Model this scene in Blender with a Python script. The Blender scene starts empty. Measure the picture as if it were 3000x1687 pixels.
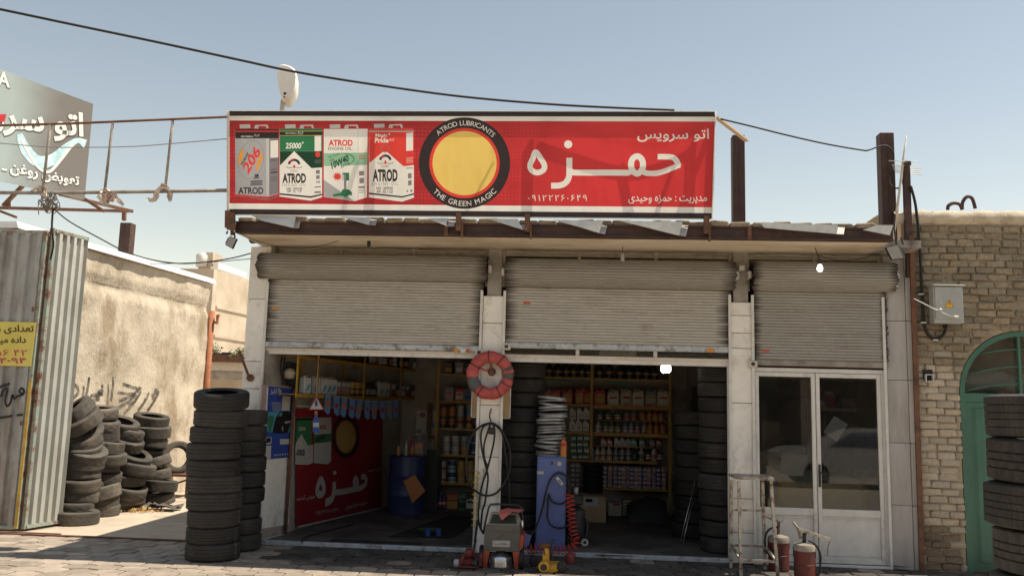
import bpy, bmesh, math, random, unicodedata
from mathutils import Vector, Matrix
random.seed(11)
R = math.radians
SC = bpy.context.scene
COL = SC.collection

# ------------------------------------------------------------------ camera
F_PX, PITCH, ROLL, YAW = 2500.0, R(7.78), R(1.55), R(-4.22)
CAM = Vector((0.0, -10.4, 1.75))
_fw = Vector((math.sin(YAW)*math.cos(PITCH), math.cos(YAW)*math.cos(PITCH), math.sin(PITCH)))
_rt = Vector((math.cos(YAW), -math.sin(YAW), 0.0))
_up = _rt.cross(_fw)
RT = _rt*math.cos(ROLL) + _up*math.sin(ROLL)
UP = -_rt*math.sin(ROLL) + _up*math.cos(ROLL)
FW = _fw
cam_data = bpy.data.cameras.new('camera')
cam_data.sensor_width = 36.0
cam_data.lens = 36.0*F_PX/3000.0
cam_data.clip_start, cam_data.clip_end = 0.05, 3000.0
cam = bpy.data.objects.new('camera', cam_data)
COL.objects.link(cam)
cam.matrix_world = Matrix(((RT.x, UP.x, -FW.x, CAM.x), (RT.y, UP.y, -FW.y, CAM.y), (RT.z, UP.z, -FW.z, CAM.z), (0, 0, 0, 1)))
SC.camera = cam

# ------------------------------------------------------------------ sky, sun, exposure
SUN_DIR = Vector((0.51, 0.055, 1.0)).normalized()          # towards the sun
world = bpy.data.worlds.new('World')
SC.world = world
world.use_nodes = True
wn = world.node_tree.nodes
bg = wn['Background']
sky = wn.new('ShaderNodeTexSky')
sky.sky_type = 'NISHITA'
sky.sun_disc = False
sky.sun_elevation = math.asin(SUN_DIR.z)
sky.sun_rotation = math.atan2(SUN_DIR.x, SUN_DIR.y)
sky.altitude = 4500.0
sky.air_density = 2.0
sky.dust_density = 1.5
sky.ozone_density = 0.0
tint = wn.new('ShaderNodeMix')                       # the warm white balance of the photograph
tint.data_type = 'RGBA'; tint.blend_type = 'MULTIPLY'; tint.inputs[0].default_value = 1.0
tint.inputs[7].default_value = (1.33, 1.03, 0.775, 1.0)
world.node_tree.links.new(sky.outputs[0], tint.inputs[6])
world.node_tree.links.new(tint.outputs[2], bg.inputs[0])
bg.inputs[1].default_value = 0.113
sun_data = bpy.data.lights.new('sun', 'SUN')
sun_data.energy = 5.0
sun_data.angle = R(0.53)
sun_data.color = (1.0, 0.90, 0.75)
sun = bpy.data.objects.new('sun', sun_data)
COL.objects.link(sun)
sun.rotation_euler = SUN_DIR.to_track_quat('Z', 'Y').to_euler()
sun.location = (6, 2, 14)
vs = SC.view_settings
vs.view_transform = 'Standard'
vs.look = 'None'
vs.exposure = 0.55
vs.gamma = 1.0
vs.use_curve_mapping = False
SC.cycles.max_bounces = 8
SC.cycles.diffuse_bounces = 4
SC.cycles.transparent_max_bounces = 12

# ------------------------------------------------------------------ picking points of the place
def ray(px, py):
    return FW*F_PX + RT*(px-1500.0) - UP*(py-843.5)
def P(px, py, Y=0.0):
    """the point of the vertical plane y = Y that the photograph shows at this pixel"""
    d = ray(px, py); return CAM + d*((Y-CAM.y)/d.y)
def G(px, py, z=0.0):
    d = ray(px, py); return CAM + d*((z-CAM.z)/d.z)
def PX(px, py, X):
    d = ray(px, py); return CAM + d*((X-CAM.x)/d.x)
def onplane(px, py, p0, n):
    d = ray(px, py); return CAM + d*((p0-CAM).dot(n)/d.dot(n))

# ------------------------------------------------------------------ materials
MATS = {}
def nt(name):
    m = bpy.data.materials.new(name); m.use_nodes = True
    MATS[name] = m
    return m, m.node_tree.nodes, m.node_tree.links, m.node_tree.nodes['Principled BSDF']
def c4(c):
    return (c[0], c[1], c[2], 1.0)
def pm(name, c1, c2=None, scale=8.0, rough=0.7, metal=0.0, bump=0.0, bscale=None, detail=6.0, lo=0.35, hi=0.65,
       vary=0.0, stretch=(1, 1, 1), dirt=None, dscale=2.0, dlo=0.5, dhi=0.72, spec=0.4, coat=0.0, rvar=0.15):
    """painted / plastered / weathered surface: two-tone noise, optional dirt patches, bump, brightness per object"""
    m, n, l, b = nt(name)
    tc = n.new('ShaderNodeTexCoord')
    mp = n.new('ShaderNodeMapping'); l.new(tc.outputs['Object'], mp.inputs[0]); mp.inputs['Scale'].default_value = stretch
    no = n.new('ShaderNodeTexNoise'); no.inputs['Scale'].default_value = scale; no.inputs['Detail'].default_value = detail
    no.inputs['Roughness'].default_value = 0.62
    l.new(mp.outputs[0], no.inputs[0])
    oi = n.new('ShaderNodeObjectInfo')
    ad = n.new('ShaderNodeVectorMath'); ad.operation = 'MULTIPLY_ADD'
    l.new(oi.outputs['Random'], ad.inputs[0]); ad.inputs[1].default_value = (37.0, 17.0, 29.0); l.new(mp.outputs[0], ad.inputs[2])
    l.new(ad.outputs[0], no.inputs[0])
    cr = n.new('ShaderNodeValToRGB'); cr.color_ramp.elements[0].position = lo; cr.color_ramp.elements[1].position = hi
    cr.color_ramp.elements[0].color = c4(c1); cr.color_ramp.elements[1].color = c4(c2 or c1)
    l.new(no.outputs[0], cr.inputs[0])
    col = cr.outputs[0]
    if dirt:
        dn = n.new('ShaderNodeTexNoise'); dn.inputs['Scale'].default_value = dscale; dn.inputs['Detail'].default_value = 9.0
        dn.inputs['Roughness'].default_value = 0.7
        l.new(ad.outputs[0], dn.inputs[0])
        dr = n.new('ShaderNodeMapRange'); dr.inputs[1].default_value = dlo; dr.inputs[2].default_value = dhi
        l.new(dn.outputs[0], dr.inputs[0])
        mx = n.new('ShaderNodeMix'); mx.data_type = 'RGBA'
        l.new(dr.outputs[0], mx.inputs[0]); l.new(col, mx.inputs[6]); mx.inputs[7].default_value = c4(dirt)
        col = mx.outputs[2]
    if vary:
        hs = n.new('ShaderNodeHueSaturation')
        mr = n.new('ShaderNodeMapRange'); mr.inputs[3].default_value = 1.0-vary; mr.inputs[4].default_value = 1.0+vary
        l.new(oi.outputs['Random'], mr.inputs[0]); l.new(mr.outputs[0], hs.inputs['Value']); l.new(col, hs.inputs['Color'])
        col = hs.outputs[0]
    l.new(col, b.inputs['Base Color'])
    b.inputs['Roughness'].default_value = rough
    if rvar:
        rr = n.new('ShaderNodeMapRange'); rr.inputs[3].default_value = max(0.03, rough-rvar); rr.inputs[4].default_value = min(1.0, rough+rvar)
        l.new(no.outputs[0], rr.inputs[0]); l.new(rr.outputs[0], b.inputs['Roughness'])
    b.inputs['Metallic'].default_value = metal
    b.inputs['Specular IOR Level'].default_value = spec
    b.inputs['Coat Weight'].default_value = coat
    if bump:
        bn = n.new('ShaderNodeTexNoise'); bn.inputs['Scale'].default_value = bscale or scale*4; bn.inputs['Detail'].default_value = 8.0
        bn.inputs['Roughness'].default_value = 0.65
        l.new(ad.outputs[0], bn.inputs[0])
        bp = n.new('ShaderNodeBump'); bp.inputs['Strength'].default_value = min(1.0, bump); bp.inputs['Distance'].default_value = 0.02
        l.new(bn.outputs[0], bp.inputs['Height']); l.new(bp.outputs[0], b.inputs['Normal'])
    return m
def emit(name, c, s):
    m, n, l, b = nt(name)
    b.inputs['Base Color'].default_value = c4(c)
    b.inputs['Emission Color'].default_value = c4(c); b.inputs['Emission Strength'].default_value = s
    return m
def glass(name, tint=(0.8, 0.85, 0.85), rough=0.02, grime=0.12, gcol=(0.35, 0.32, 0.28)):
    """thin window pane: mostly clear, mirror reflection, a film of dust"""
    m, n, l, b = nt(name)
    out = n['Material Output']
    tr = n.new('ShaderNodeBsdfTransparent'); tr.inputs[0].default_value = c4(tint)
    gl = n.new('ShaderNodeBsdfGlossy'); gl.inputs['Roughness'].default_value = rough
    fr = n.new('ShaderNodeFresnel'); fr.inputs[0].default_value = 1.55
    m1 = n.new('ShaderNodeMixShader'); l.new(fr.outputs[0], m1.inputs[0]); l.new(tr.outputs[0], m1.inputs[1]); l.new(gl.outputs[0], m1.inputs[2])
    df = n.new('ShaderNodeBsdfDiffuse'); df.inputs[0].default_value = c4(gcol)
    tc = n.new('ShaderNodeTexCoord'); no = n.new('ShaderNodeTexNoise'); no.inputs['Scale'].default_value = 3.0; no.inputs['Detail'].default_value = 8.0
    l.new(tc.outputs['Object'], no.inputs[0])
    mr = n.new('ShaderNodeMapRange'); mr.inputs[1].default_value = 0.3; mr.inputs[2].default_value = 0.8
    mr.inputs[3].default_value = grime*0.4; mr.inputs[4].default_value = grime*1.6
    l.new(no.outputs[0], mr.inputs[0])
    m2 = n.new('ShaderNodeMixShader'); l.new(mr.outputs[0], m2.inputs[0]); l.new(m1.outputs[0], m2.inputs[1]); l.new(df.outputs[0], m2.inputs[2])
    l.new(m2.outputs[0], out.inputs[0])
    return m
def flexface(name, c, tl=0.5, c2=None, scale=6.0, dots=None, fade=None):
    """translucent printed banner sheet: reflects and lets the light through"""
    m, n, l, b = nt(name)
    out = n['Material Output']
    tc = n.new('ShaderNodeTexCoord'); no = n.new('ShaderNodeTexNoise'); no.inputs['Scale'].default_value = scale; no.inputs['Detail'].default_value = 7.0
    l.new(tc.outputs['Object'], no.inputs[0])
    mx = n.new('ShaderNodeMix'); mx.data_type = 'RGBA'; mx.inputs[6].default_value = c4(c); mx.inputs[7].default_value = c4(c2 or [v*0.86 for v in c])
    l.new(no.outputs[0], mx.inputs[0])
    col = mx.outputs[2]
    if dots:
        vo = n.new('ShaderNodeTexVoronoi'); vo.inputs['Scale'].default_value = dots[0]; vo.inputs['Randomness'].default_value = 0.0
        l.new(tc.outputs['Object'], vo.inputs[0])
        mr = n.new('ShaderNodeMapRange'); mr.inputs[1].default_value = 0.25; mr.inputs[2].default_value = 0.4; mr.inputs[3].default_value = dots[1]; mr.inputs[4].default_value = 0.0
        l.new(vo.outputs[0], mr.inputs[0])
        m3 = n.new('ShaderNodeMix'); m3.data_type = 'RGBA'; l.new(mr.outputs[0], m3.inputs[0]); l.new(col, m3.inputs[6]); m3.inputs[7].default_value = c4(dots[2])
        col = m3.outputs[2]
    if fade:
        sx = n.new('ShaderNodeSeparateXYZ'); l.new(tc.outputs['Object'], sx.inputs[0])
        fr = n.new('ShaderNodeMapRange'); fr.interpolation_type = 'SMOOTHSTEP'; fr.inputs[1].default_value = fade[0]; fr.inputs[2].default_value = fade[1]; l.new(sx.outputs[0], fr.inputs[0])
        m4 = n.new('ShaderNodeMix'); m4.data_type = 'RGBA'; l.new(fr.outputs[0], m4.inputs[0]); l.new(col, m4.inputs[6]); m4.inputs[7].default_value = c4(fade[2])
        col = m4.outputs[2]
    df = n.new('ShaderNodeBsdfDiffuse'); tr = n.new('ShaderNodeBsdfTranslucent')
    wv = n.new('ShaderNodeTexNoise'); wv.inputs['Scale'].default_value = 1.6; wv.inputs['Detail'].default_value = 3.0
    mw = n.new('ShaderNodeMapping'); mw.inputs['Scale'].default_value = (1.0, 1.0, 0.35); l.new(tc.outputs['Object'], mw.inputs[0]); l.new(mw.outputs[0], wv.inputs[0])
    bw_ = n.new('ShaderNodeBump'); bw_.inputs['Strength'].default_value = 0.5; bw_.inputs['Distance'].default_value = 0.12; l.new(wv.outputs[0], bw_.inputs['Height'])
    l.new(bw_.outputs[0], df.inputs['Normal']); l.new(bw_.outputs[0], tr.inputs['Normal'])
    l.new(col, df.inputs[0]); l.new(col, tr.inputs[0])
    ms = n.new('ShaderNodeMixShader'); ms.inputs[0].default_value = tl
    l.new(df.outputs[0], ms.inputs[1]); l.new(tr.outputs[0], ms.inputs[2])
    gl = n.new('ShaderNodeBsdfGlossy'); gl.inputs['Roughness'].default_value = 0.35
    m2 = n.new('ShaderNodeMixShader'); m2.inputs[0].default_value = 0.03
    l.new(ms.outputs[0], m2.inputs[1]); l.new(gl.outputs[0], m2.inputs[2])
    l.new(m2.outputs[0], out.inputs[0])
    return m
def flat(name, c, rough=0.6, spec=0.3):
    return pm(name, [v*0.9 for v in c], c, scale=9.0, rough=rough, spec=spec)

# ------------------------------------------------------------------ mesh helpers
class MB:
    """collects boxes, tubes, prisms ... into one mesh"""
    def __init__(s):
        s.v = []; s.f = []; s.mi = []; s.cur = 0
    def add(s, vs_, fs):
        o = len(s.v); s.v += [Vector(p) for p in vs_]
        for f in fs:
            s.f.append([i+o for i in f]); s.mi.append(s.cur)
        return s
    def mat(s, i):
        s.cur = i; return s
    def box(s, a, b):
        x0, y0, z0 = [min(p, q) for p, q in zip(a, b)]; x1, y1, z1 = [max(p, q) for p, q in zip(a, b)]
        return s.add([(x0, y0, z0), (x1, y0, z0), (x1, y1, z0), (x0, y1, z0), (x0, y0, z1), (x1, y0, z1), (x1, y1, z1), (x0, y1, z1)],
                     [(0, 3, 2, 1), (4, 5, 6, 7), (0, 1, 5, 4), (1, 2, 6, 5), (2, 3, 7, 6), (3, 0, 4, 7)])
    def hexa(s, q):
        """8 corners: bottom ring 0-3, top ring 4-7"""
        return s.add(q, [(0, 3, 2, 1), (4, 5, 6, 7), (0, 1, 5, 4), (1, 2, 6, 5), (2, 3, 7, 6), (3, 0, 4, 7)])
    def rbox(s, a, b, r=0.01):
        """box with chamfered edges"""
        x0, y0, z0 = [min(p, q) for p, q in zip(a, b)]; x1, y1, z1 = [max(p, q) for p, q in zip(a, b)]
        r = min(r, (x1-x0)/2.1, (y1-y0)/2.1, (z1-z0)/2.1)
        vv = []
        for (z, k) in ((z0, r), (z0+r, 0), (z1-r, 0), (z1, r)):
            xa, xb, ya, yb = x0+k, x1-k, y0+k, y1-k
            vv += [(xa+r, ya, z), (xb-r, ya, z), (xb, ya+r, z), (xb, yb-r, z), (xb-r, yb, z), (xa+r, yb, z), (xa, yb-r, z), (xa, ya+r, z)]
        ff = [tuple(range(7, -1, -1)), tuple(range(24, 32))]
        for k in range(3):
            for i in range(8):
                j = (i+1) % 8
                ff.append((k*8+i, k*8+j, k*8+8+j, k*8+8+i))
        return s.add(vv, ff)
    def prism(s, pts, d):
        """planar polygon pts extruded by vector d (the polygon faces away from d)"""
        n = len(pts); d = Vector(d); a = [Vector(p) for p in pts]; b = [p+d for p in a]
        fs = [tuple(range(n)), tuple(range(2*n-1, n-1, -1))]
        for i in range(n):
            j = (i+1) % n
            fs.append((i, i+n, j+n, j))
        return s.add(a+b, fs)
    def poly(s, pts):
        return s.add(pts, [tuple(range(len(pts)))])
    def frame(s, t):
        t = t.normalized(); h = Vector((0, 0, 1)) if abs(t.z) < 0.9 else Vector((1, 0, 0))
        u = t.cross(h).normalized(); return u, u.cross(t).normalized()
    def tube(s, pts, r, n=8, closed=False, caps=True):
        pts = [Vector(p) for p in pts]; m = len(pts); base = len(s.v); vv = []; ff = []
        rr = r if isinstance(r, (list, tuple)) else [r]*m
        u = None
        for i, p in enumerate(pts):
            if closed: t = pts[(i+1) % m]-pts[i-1]
            else: t = pts[min(i+1, m-1)]-pts[max(i-1, 0)]
            if t.length < 1e-9: t = Vector((0, 0, 1))
            t.normalize()
            if u is None: u, w = s.frame(t)
            else:
                u = (u - t*u.dot(t))
                if u.length < 1e-6: u, w = s.frame(t)
                u.normalize(); w = u.cross(t).normalized()
            for k in range(n):
                a = 2*math.pi*k/n
                vv.append(p+u*math.cos(a)*rr[i]+w*math.sin(a)*rr[i])
        for i in range(m if closed else m-1):
            j = (i+1) % m
            for k in range(n):
                q = (k+1) % n
                ff.append((i*n+k, i*n+q, j*n+q, j*n+k))
        if caps and not closed:
            ff.append(tuple(range(n-1, -1, -1))); ff.append(tuple((m-1)*n+k for k in range(n)))
        return s.add(vv, ff)
    def cyl(s, a, b, r, n=12, r2=None):
        return s.tube([a, b], [r, r if r2 is None else r2], n)
    def lathe(s, prof, n=24, c=(0, 0, 0), axis='Z', close=False):
        """prof: list of (r, h)"""
        c = Vector(c); vv = []; ff = []; m = len(prof)
        for i in range(n):
            a = 2*math.pi*i/n; ca, sa = math.cos(a), math.sin(a)
            for (r, h) in prof:
                if axis == 'Z': vv.append(c+Vector((r*ca, r*sa, h)))
                elif axis == 'Y': vv.append(c+Vector((r*ca, h, -r*sa)))
                else: vv.append(c+Vector((h, r*ca, r*sa)))
        for i in range(n):
            j = (i+1) % n
            for k in range(m if close else m-1):
                q = (k+1) % m
                ff.append((i*m+k, j*m+k, j*m+q, i*m+q))
        return s.add(vv, ff)
    def beam(s, a, b, w, h, up=(0, 0, 1)):
        """rectangular bar from a to b"""
        a, b = Vector(a), Vector(b); t = (b-a).normalized(); up = Vector(up)
        u = t.cross(up)
        if u.length < 1e-4: u = t.cross(Vector((1, 0, 0)))
        u.normalize(); w_ = u.cross(t).normalized()
        q = []
        for p in (a, b):
            q += [p-u*w/2-w_*h/2, p+u*w/2-w_*h/2, p+u*w/2+w_*h/2, p-u*w/2+w_*h/2]
        return s.add(q, [(0, 1, 2, 3), (7, 6, 5, 4), (0, 4, 5, 1), (1, 5, 6, 2), (2, 6, 7, 3), (3, 7, 4, 0)])
    def mesh(s, name, mats, smooth=False, origin=None):
        me = bpy.data.meshes.new(name)
        o = Vector(origin) if origin is not None else Vector((0, 0, 0))
        me.from_pydata([p-o for p in s.v], [], s.f)
        if not isinstance(mats, (list, tuple)): mats = [mats]
        for m in mats: me.materials.append(MATS[m] if isinstance(m, str) else m)
        for p, i in zip(me.polygons, s.mi):
            p.material_index = i; p.use_smooth = bool(smooth)
        bm = bmesh.new(); bm.from_mesh(me)
        bmesh.ops.recalc_face_normals(bm, faces=bm.faces[:])
        bm.to_mesh(me); bm.free()
        if smooth and smooth is not True:
            me.set_sharp_from_angle(angle=R(smooth))
        me.update()
        return me
    def build(s, name, mats, parent=None, smooth=False, local=False):
        """one object; the points are world points unless local, the child of an unrotated empty"""
        wp = Vector((0, 0, 0)); p = parent
        while p is not None:
            wp = wp + p.location; p = p.parent
        if parent is None and not local and s.v:
            lo = Vector([min(v[i] for v in s.v) for i in range(3)]); hi = Vector([max(v[i] for v in s.v) for i in range(3)])
            wp = Vector(((lo.x+hi.x)/2, (lo.y+hi.y)/2, lo.z))
        me = s.mesh(name, mats, smooth, None if local else wp)
        ob = bpy.data.objects.new(name, me); COL.objects.link(ob)
        ob.parent = parent
        if parent is None and not local: ob.location = wp
        return ob
def put(name, me, parent=None, loc=(0, 0, 0), rot=(0, 0, 0), scale=(1, 1, 1)):
    o = bpy.data.objects.new(name, me); COL.objects.link(o); o.parent = parent
    o.location = loc; o.rotation_euler = rot; o.scale = scale
    return o
def empty(name, loc=(0, 0, 0), label=None, cat=None, group=None):
    o = bpy.data.objects.new(name, None); COL.objects.link(o); o.location = loc; o.empty_display_size = 0.1
    return tag(o, label, cat, group)
def tag(o, label=None, cat=None, group=None, kind=None):
    if label: o['label'] = label
    if cat: o['category'] = cat
    if group: o['group'] = group
    if kind or label: o['kind'] = kind or 'thing'
    return o
def copy_tree(o, parent=None, label=None, group=None):
    c = o.copy(); COL.objects.link(c); c.parent = parent
    if label: c['label'] = label
    if group: c['group'] = group
    for ch in o.children: copy_tree(ch, c)
    return c
ORD = ['zeroth', 'first', 'second', 'third', 'fourth', 'fifth', 'sixth', 'seventh', 'eighth', 'ninth', 'tenth', 'eleventh', 'twelfth',
       'thirteenth', 'fourteenth', 'fifteenth', 'sixteenth', 'seventeenth', 'eighteenth', 'nineteenth', 'twentieth']
def smooth_path(pts, k=6, closed=False):
    """Catmull-Rom through the points"""
    pts = [Vector(p) for p in pts]; n = len(pts); out = []
    rng = range(n if closed else n-1)
    for i in rng:
        if closed: p0, p1, p2, p3 = pts[i-1], pts[i], pts[(i+1) % n], pts[(i+2) % n]
        else: p0, p1, p2, p3 = pts[max(i-1, 0)], pts[i], pts[i+1], pts[min(i+2, n-1)]
        for j in range(k):
            t = j/k
            out.append(0.5*((2*p1)+(p2-p0)*t+(2*p0-5*p1+4*p2-p3)*t*t+(3*p1-p0-3*p2+p3)*t*t*t))
    if not closed: out.append(pts[-1])
    return out
def ribbon(mb, pts, w, nrm, closed=False):
    """flat stroke of width w (number or list) along 3D points in the plane with normal nrm"""
    pts = [Vector(p) for p in pts]; n = len(pts); nrm = Vector(nrm).normalized(); vv = []; ff = []
    ws = w if isinstance(w, (list, tuple)) else [w]*n
    for i, p in enumerate(pts):
        if closed: t = pts[(i+1) % n]-pts[i-1]
        else: t = pts[min(i+1, n-1)]-pts[max(i-1, 0)]
        t.normalize(); sd = nrm.cross(t).normalized()
        vv += [p-sd*ws[i]/2, p+sd*ws[i]/2]
    for i in range(n if closed else n-1):
        j = (i+1) % n
        ff.append((2*i, 2*i+1, 2*j+1, 2*j))
    return mb.add(vv, ff)

# ------------------------------------------------------------------ lettering (Persian letters take their joined forms)
_forms = {}; _lig = {}
for _c in list(range(0xFB50, 0xFBFF+1))+list(range(0xFE80, 0xFEFC+1)):
    _d = unicodedata.decomposition(chr(_c)).split()
    if len(_d) == 2: _forms.setdefault(chr(int(_d[1], 16)), {}).setdefault(_d[0][1:-1], chr(_c))
    elif len(_d) == 3 and _d[1] == '0644': _lig.setdefault(chr(int(_d[2], 16)), {})[_d[0][1:-1]] = chr(_c)
def fa(s):
    """joined glyph forms in visual order, left to right"""
    s2 = []; i = 0
    while i < len(s):
        if s[i] == '\u0644' and i+1 < len(s) and s[i+1] in _lig: s2.append(s[i:i+2]); i += 2
        else: s2.append(s[i]); i += 1
    def joins_next(c): return c == '\u0640' or (len(c) == 1 and 'initial' in _forms.get(c, {}))
    def joins_prev(c): return c == '\u0640' or len(c) == 2 or 'final' in _forms.get(c, {})
    out = []
    for i, c in enumerate(s2):
        p = i > 0 and joins_next(s2[i-1]) and joins_prev(c)
        q = i+1 < len(s2) and joins_next(c) and joins_prev(s2[i+1])
        k = 'medial' if p and q else 'final' if p else 'initial' if q else 'isolated'
        if len(c) == 2: out.append(_lig[c[1]]['final' if p else 'isolated'])
        else: out.append(_forms.get(c, {}).get(k, c))
    r = ''.join(reversed(out))
    # numbers keep their order
    o2 = ''; i = 0
    while i < len(r):
        j = i
        while j < len(r) and ('\u06f0' <= r[j] <= '\u06f9' or r[j].isdigit()): j += 1
        if j > i: o2 += r[i:j][::-1]; i = j
        else: o2 += r[i]; i += 1
    return o2
def text_pts(s, bold=0.0, shear=0.0, spacing=1.0):
    """outline triangles of a line of lettering, height about 1"""
    if '\u06f6' in s: bold = 0.0          # this digit is drawn unthickened
    c = bpy.data.curves.new('lettering', 'FONT'); c.body = s; c.offset = bold; c.shear = shear; c.space_character = spacing
    c.resolution_u = 3
    o = bpy.data.objects.new('lettering', c)
    me = o.to_mesh()
    v = [Vector(q.co) for q in me.vertices]; f = [tuple(p.vertices) for p in me.polygons]
    o.to_mesh_clear()
    if '\u06f6' in s:                      # its tail is a contour of its own that the fill leaves out
        c.fill_mode = 'NONE'; me = o.to_mesh(); nb = {}
        for e in me.edges:
            a, b = e.vertices; nb.setdefault(a, []).append(b); nb.setdefault(b, []).append(a)
        seen = set()
        for st in nb:
            if st in seen: continue
            loop = [st]; seen.add(st)
            while True:
                nx = [q for q in nb[loop[-1]] if q not in seen]
                if not nx: break
                loop.append(nx[0]); seen.add(nx[0])
            pt = [Vector(me.vertices[i].co) for i in loop]; hh = max(p.y for p in pt)-min(p.y for p in pt); ww = max(p.x for p in pt)-min(p.x for p in pt)
            if abs(hh-.43) < .03 and abs(ww-.37) < .03:
                k = len(v); v += pt; f.append(tuple(range(k, k+len(pt))))
        o.to_mesh_clear()
    bpy.data.objects.remove(o); bpy.data.curves.remove(c)
    return v, f
def text_words(v, f, gap):
    """split the triangles of a line into clusters that stand further than gap apart"""
    iv = sorted((min(v[i].x for i in t), max(v[i].x for i in t)) for t in f); cl = []
    for a, b in iv:
        if cl and a <= cl[-1][1]+gap: cl[-1][1] = max(cl[-1][1], b)
        else: cl.append([a, b])
    return [[t for t in f if a-1e-6 <= min(v[i].x for i in t) <= b] for a, b in cl]
def letter_objs(s, q, bold, name, m, par, gap=0.12):
    """a line of lettering fitted into q, one object for each word"""
    v, f = text_pts(s, bold); x0, x1 = min(p.x for p in v), max(p.x for p in v); y0, y1 = min(p.y for p in v), max(p.y for p in v)
    o, u, w = Vector(q[0]), Vector(q[1])-Vector(q[0]), Vector(q[2])-Vector(q[0])
    for tris in text_words(v, f, gap):
        idx = sorted({i for t in tris for i in t}); mp = {i: k for k, i in enumerate(idx)}
        mb = MB(); mb.add([o+u*((v[i].x-x0)/(x1-x0))+w*((v[i].y-y0)/(y1-y0)) for i in idx], [tuple(mp[i] for i in t) for t in tris]); mb.build(name, m, par)
def lettering(mb, s, q, bold=0.0, shear=0.0, keep=False, spacing=1.0):
    """fit a line of lettering into the quad q = (bottom left, bottom right, top left) of 3D points; keep = do not stretch the width"""
    v, f = text_pts(s, bold, shear, spacing)
    if not v: return mb
    x0, x1 = min(p.x for p in v), max(p.x for p in v); y0, y1 = min(p.y for p in v), max(p.y for p in v)
    o, u, w = Vector(q[0]), Vector(q[1])-Vector(q[0]), Vector(q[2])-Vector(q[0])
    if keep:
        k = w.length/max(y1-y0, 1e-6); uu = u.normalized()*k
        return mb.add([o+uu*(p.x-x0)+w*((p.y-y0)/max(y1-y0, 1e-6)) for p in v], f)
    return mb.add([o+u*((p.x-x0)/max(x1-x0, 1e-6))+w*((p.y-y0)/max(y1-y0, 1e-6)) for p in v], f)
# ------------------------------------------------------------------ materials of the place
pm('paver', (0.28, 0.23, 0.18), (0.37, 0.31, 0.25), scale=5, rough=0.9, bump=0.5, bscale=70, vary=0.16, dirt=(0.20, 0.165, 0.135), dscale=3.2)
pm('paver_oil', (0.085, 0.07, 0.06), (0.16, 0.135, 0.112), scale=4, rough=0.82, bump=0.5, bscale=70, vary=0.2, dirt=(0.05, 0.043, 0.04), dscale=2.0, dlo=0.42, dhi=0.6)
pm('ground_dust', (0.37, 0.31, 0.245), (0.46, 0.385, 0.31), scale=3, rough=0.95, bump=0.4, bscale=50)
pm('yard_concrete', (0.40, 0.33, 0.255), (0.52, 0.435, 0.34), scale=1.6, rough=0.95, bump=0.5, bscale=30, dirt=(0.30, 0.24, 0.18), dscale=0.9)
pm('asphalt', (0.34, 0.295, 0.24), (0.42, 0.365, 0.30), scale=4, rough=0.95, bump=0.4, bscale=60)
pm('white_stone', (0.70, 0.665, 0.605), (0.79, 0.755, 0.695), scale=2.5, rough=0.55, dirt=(0.40, 0.35, 0.29), dscale=3.4, dlo=0.53, dhi=0.74, vary=0.06, bump=0.1, bscale=40)
pm('stained_stone', (0.40, 0.375, 0.355), (0.50, 0.475, 0.45), scale=2.0, rough=0.6, dirt=(0.27, 0.235, 0.20), dscale=1.8, dlo=0.48, dhi=0.75, vary=0.04, stretch=(2.2, 2.2, 0.35))
pm('raw_concrete', (0.30, 0.27, 0.235), (0.42, 0.385, 0.34), scale=6, rough=0.9, bump=0.5, bscale=40, dirt=(0.12, 0.095, 0.075), dscale=3, dlo=0.5, dhi=0.7)
pm('soffit_plaster', (0.60, 0.52, 0.40), (0.68, 0.60, 0.475), scale=3, rough=0.9, dirt=(0.44, 0.355, 0.255), dscale=1.1, dlo=0.48, dhi=0.62, bump=0.15, bscale=14, stretch=(0.5, 1, 1))
pm('cream_paint', (0.56, 0.50, 0.41), (0.63, 0.57, 0.47), scale=4, rough=0.7, dirt=(0.36, 0.29, 0.215), dscale=4)
pm('red_oxide_steel', (0.045, 0.022, 0.017), (0.072, 0.036, 0.028), scale=5, rough=0.62, dirt=(0.12, 0.062, 0.042), dscale=6, dlo=0.55, dhi=0.8, bump=0.1)
pm('rusty_steel', (0.11, 0.05, 0.028), (0.19, 0.09, 0.05), scale=12, rough=0.8, dirt=(0.06, 0.04, 0.033), dscale=7, bump=0.25)
pm('galvanised', (0.52, 0.51, 0.48), (0.64, 0.63, 0.60), scale=9, rough=0.5, metal=0.25, dirt=(0.36, 0.32, 0.27), dscale=5, dlo=0.55, dhi=0.75)
pm('rubble_brick', (0.20, 0.15, 0.105), (0.33, 0.26, 0.185), scale=8, rough=0.95, bump=0.6, bscale=30, vary=0.25, dirt=(0.17, 0.12, 0.085), dscale=5)
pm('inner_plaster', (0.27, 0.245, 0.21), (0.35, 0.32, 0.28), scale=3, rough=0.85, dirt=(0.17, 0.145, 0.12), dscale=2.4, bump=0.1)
pm('pink_stone', (0.34, 0.25, 0.22), (0.43, 0.33, 0.29), scale=14, rough=0.5, dirt=(0.25, 0.19, 0.165), dscale=5)
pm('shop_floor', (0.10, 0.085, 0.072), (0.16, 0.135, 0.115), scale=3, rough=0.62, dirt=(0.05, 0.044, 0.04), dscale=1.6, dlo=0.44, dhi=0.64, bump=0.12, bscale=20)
pm('white_frame', (0.58, 0.56, 0.525), (0.66, 0.64, 0.60), scale=6, rough=0.45, dirt=(0.36, 0.32, 0.275), dscale=5, dlo=0.56, dhi=0.78)
pm('blue_white_steel', (0.36, 0.385, 0.40), (0.48, 0.50, 0.51), scale=7, rough=0.5, dirt=(0.14, 0.12, 0.105), dscale=9, dlo=0.5, dhi=0.66)
pm('dark_hollow', (0.018, 0.015, 0.014), (0.03, 0.026, 0.023), scale=3, rough=0.9)
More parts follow.
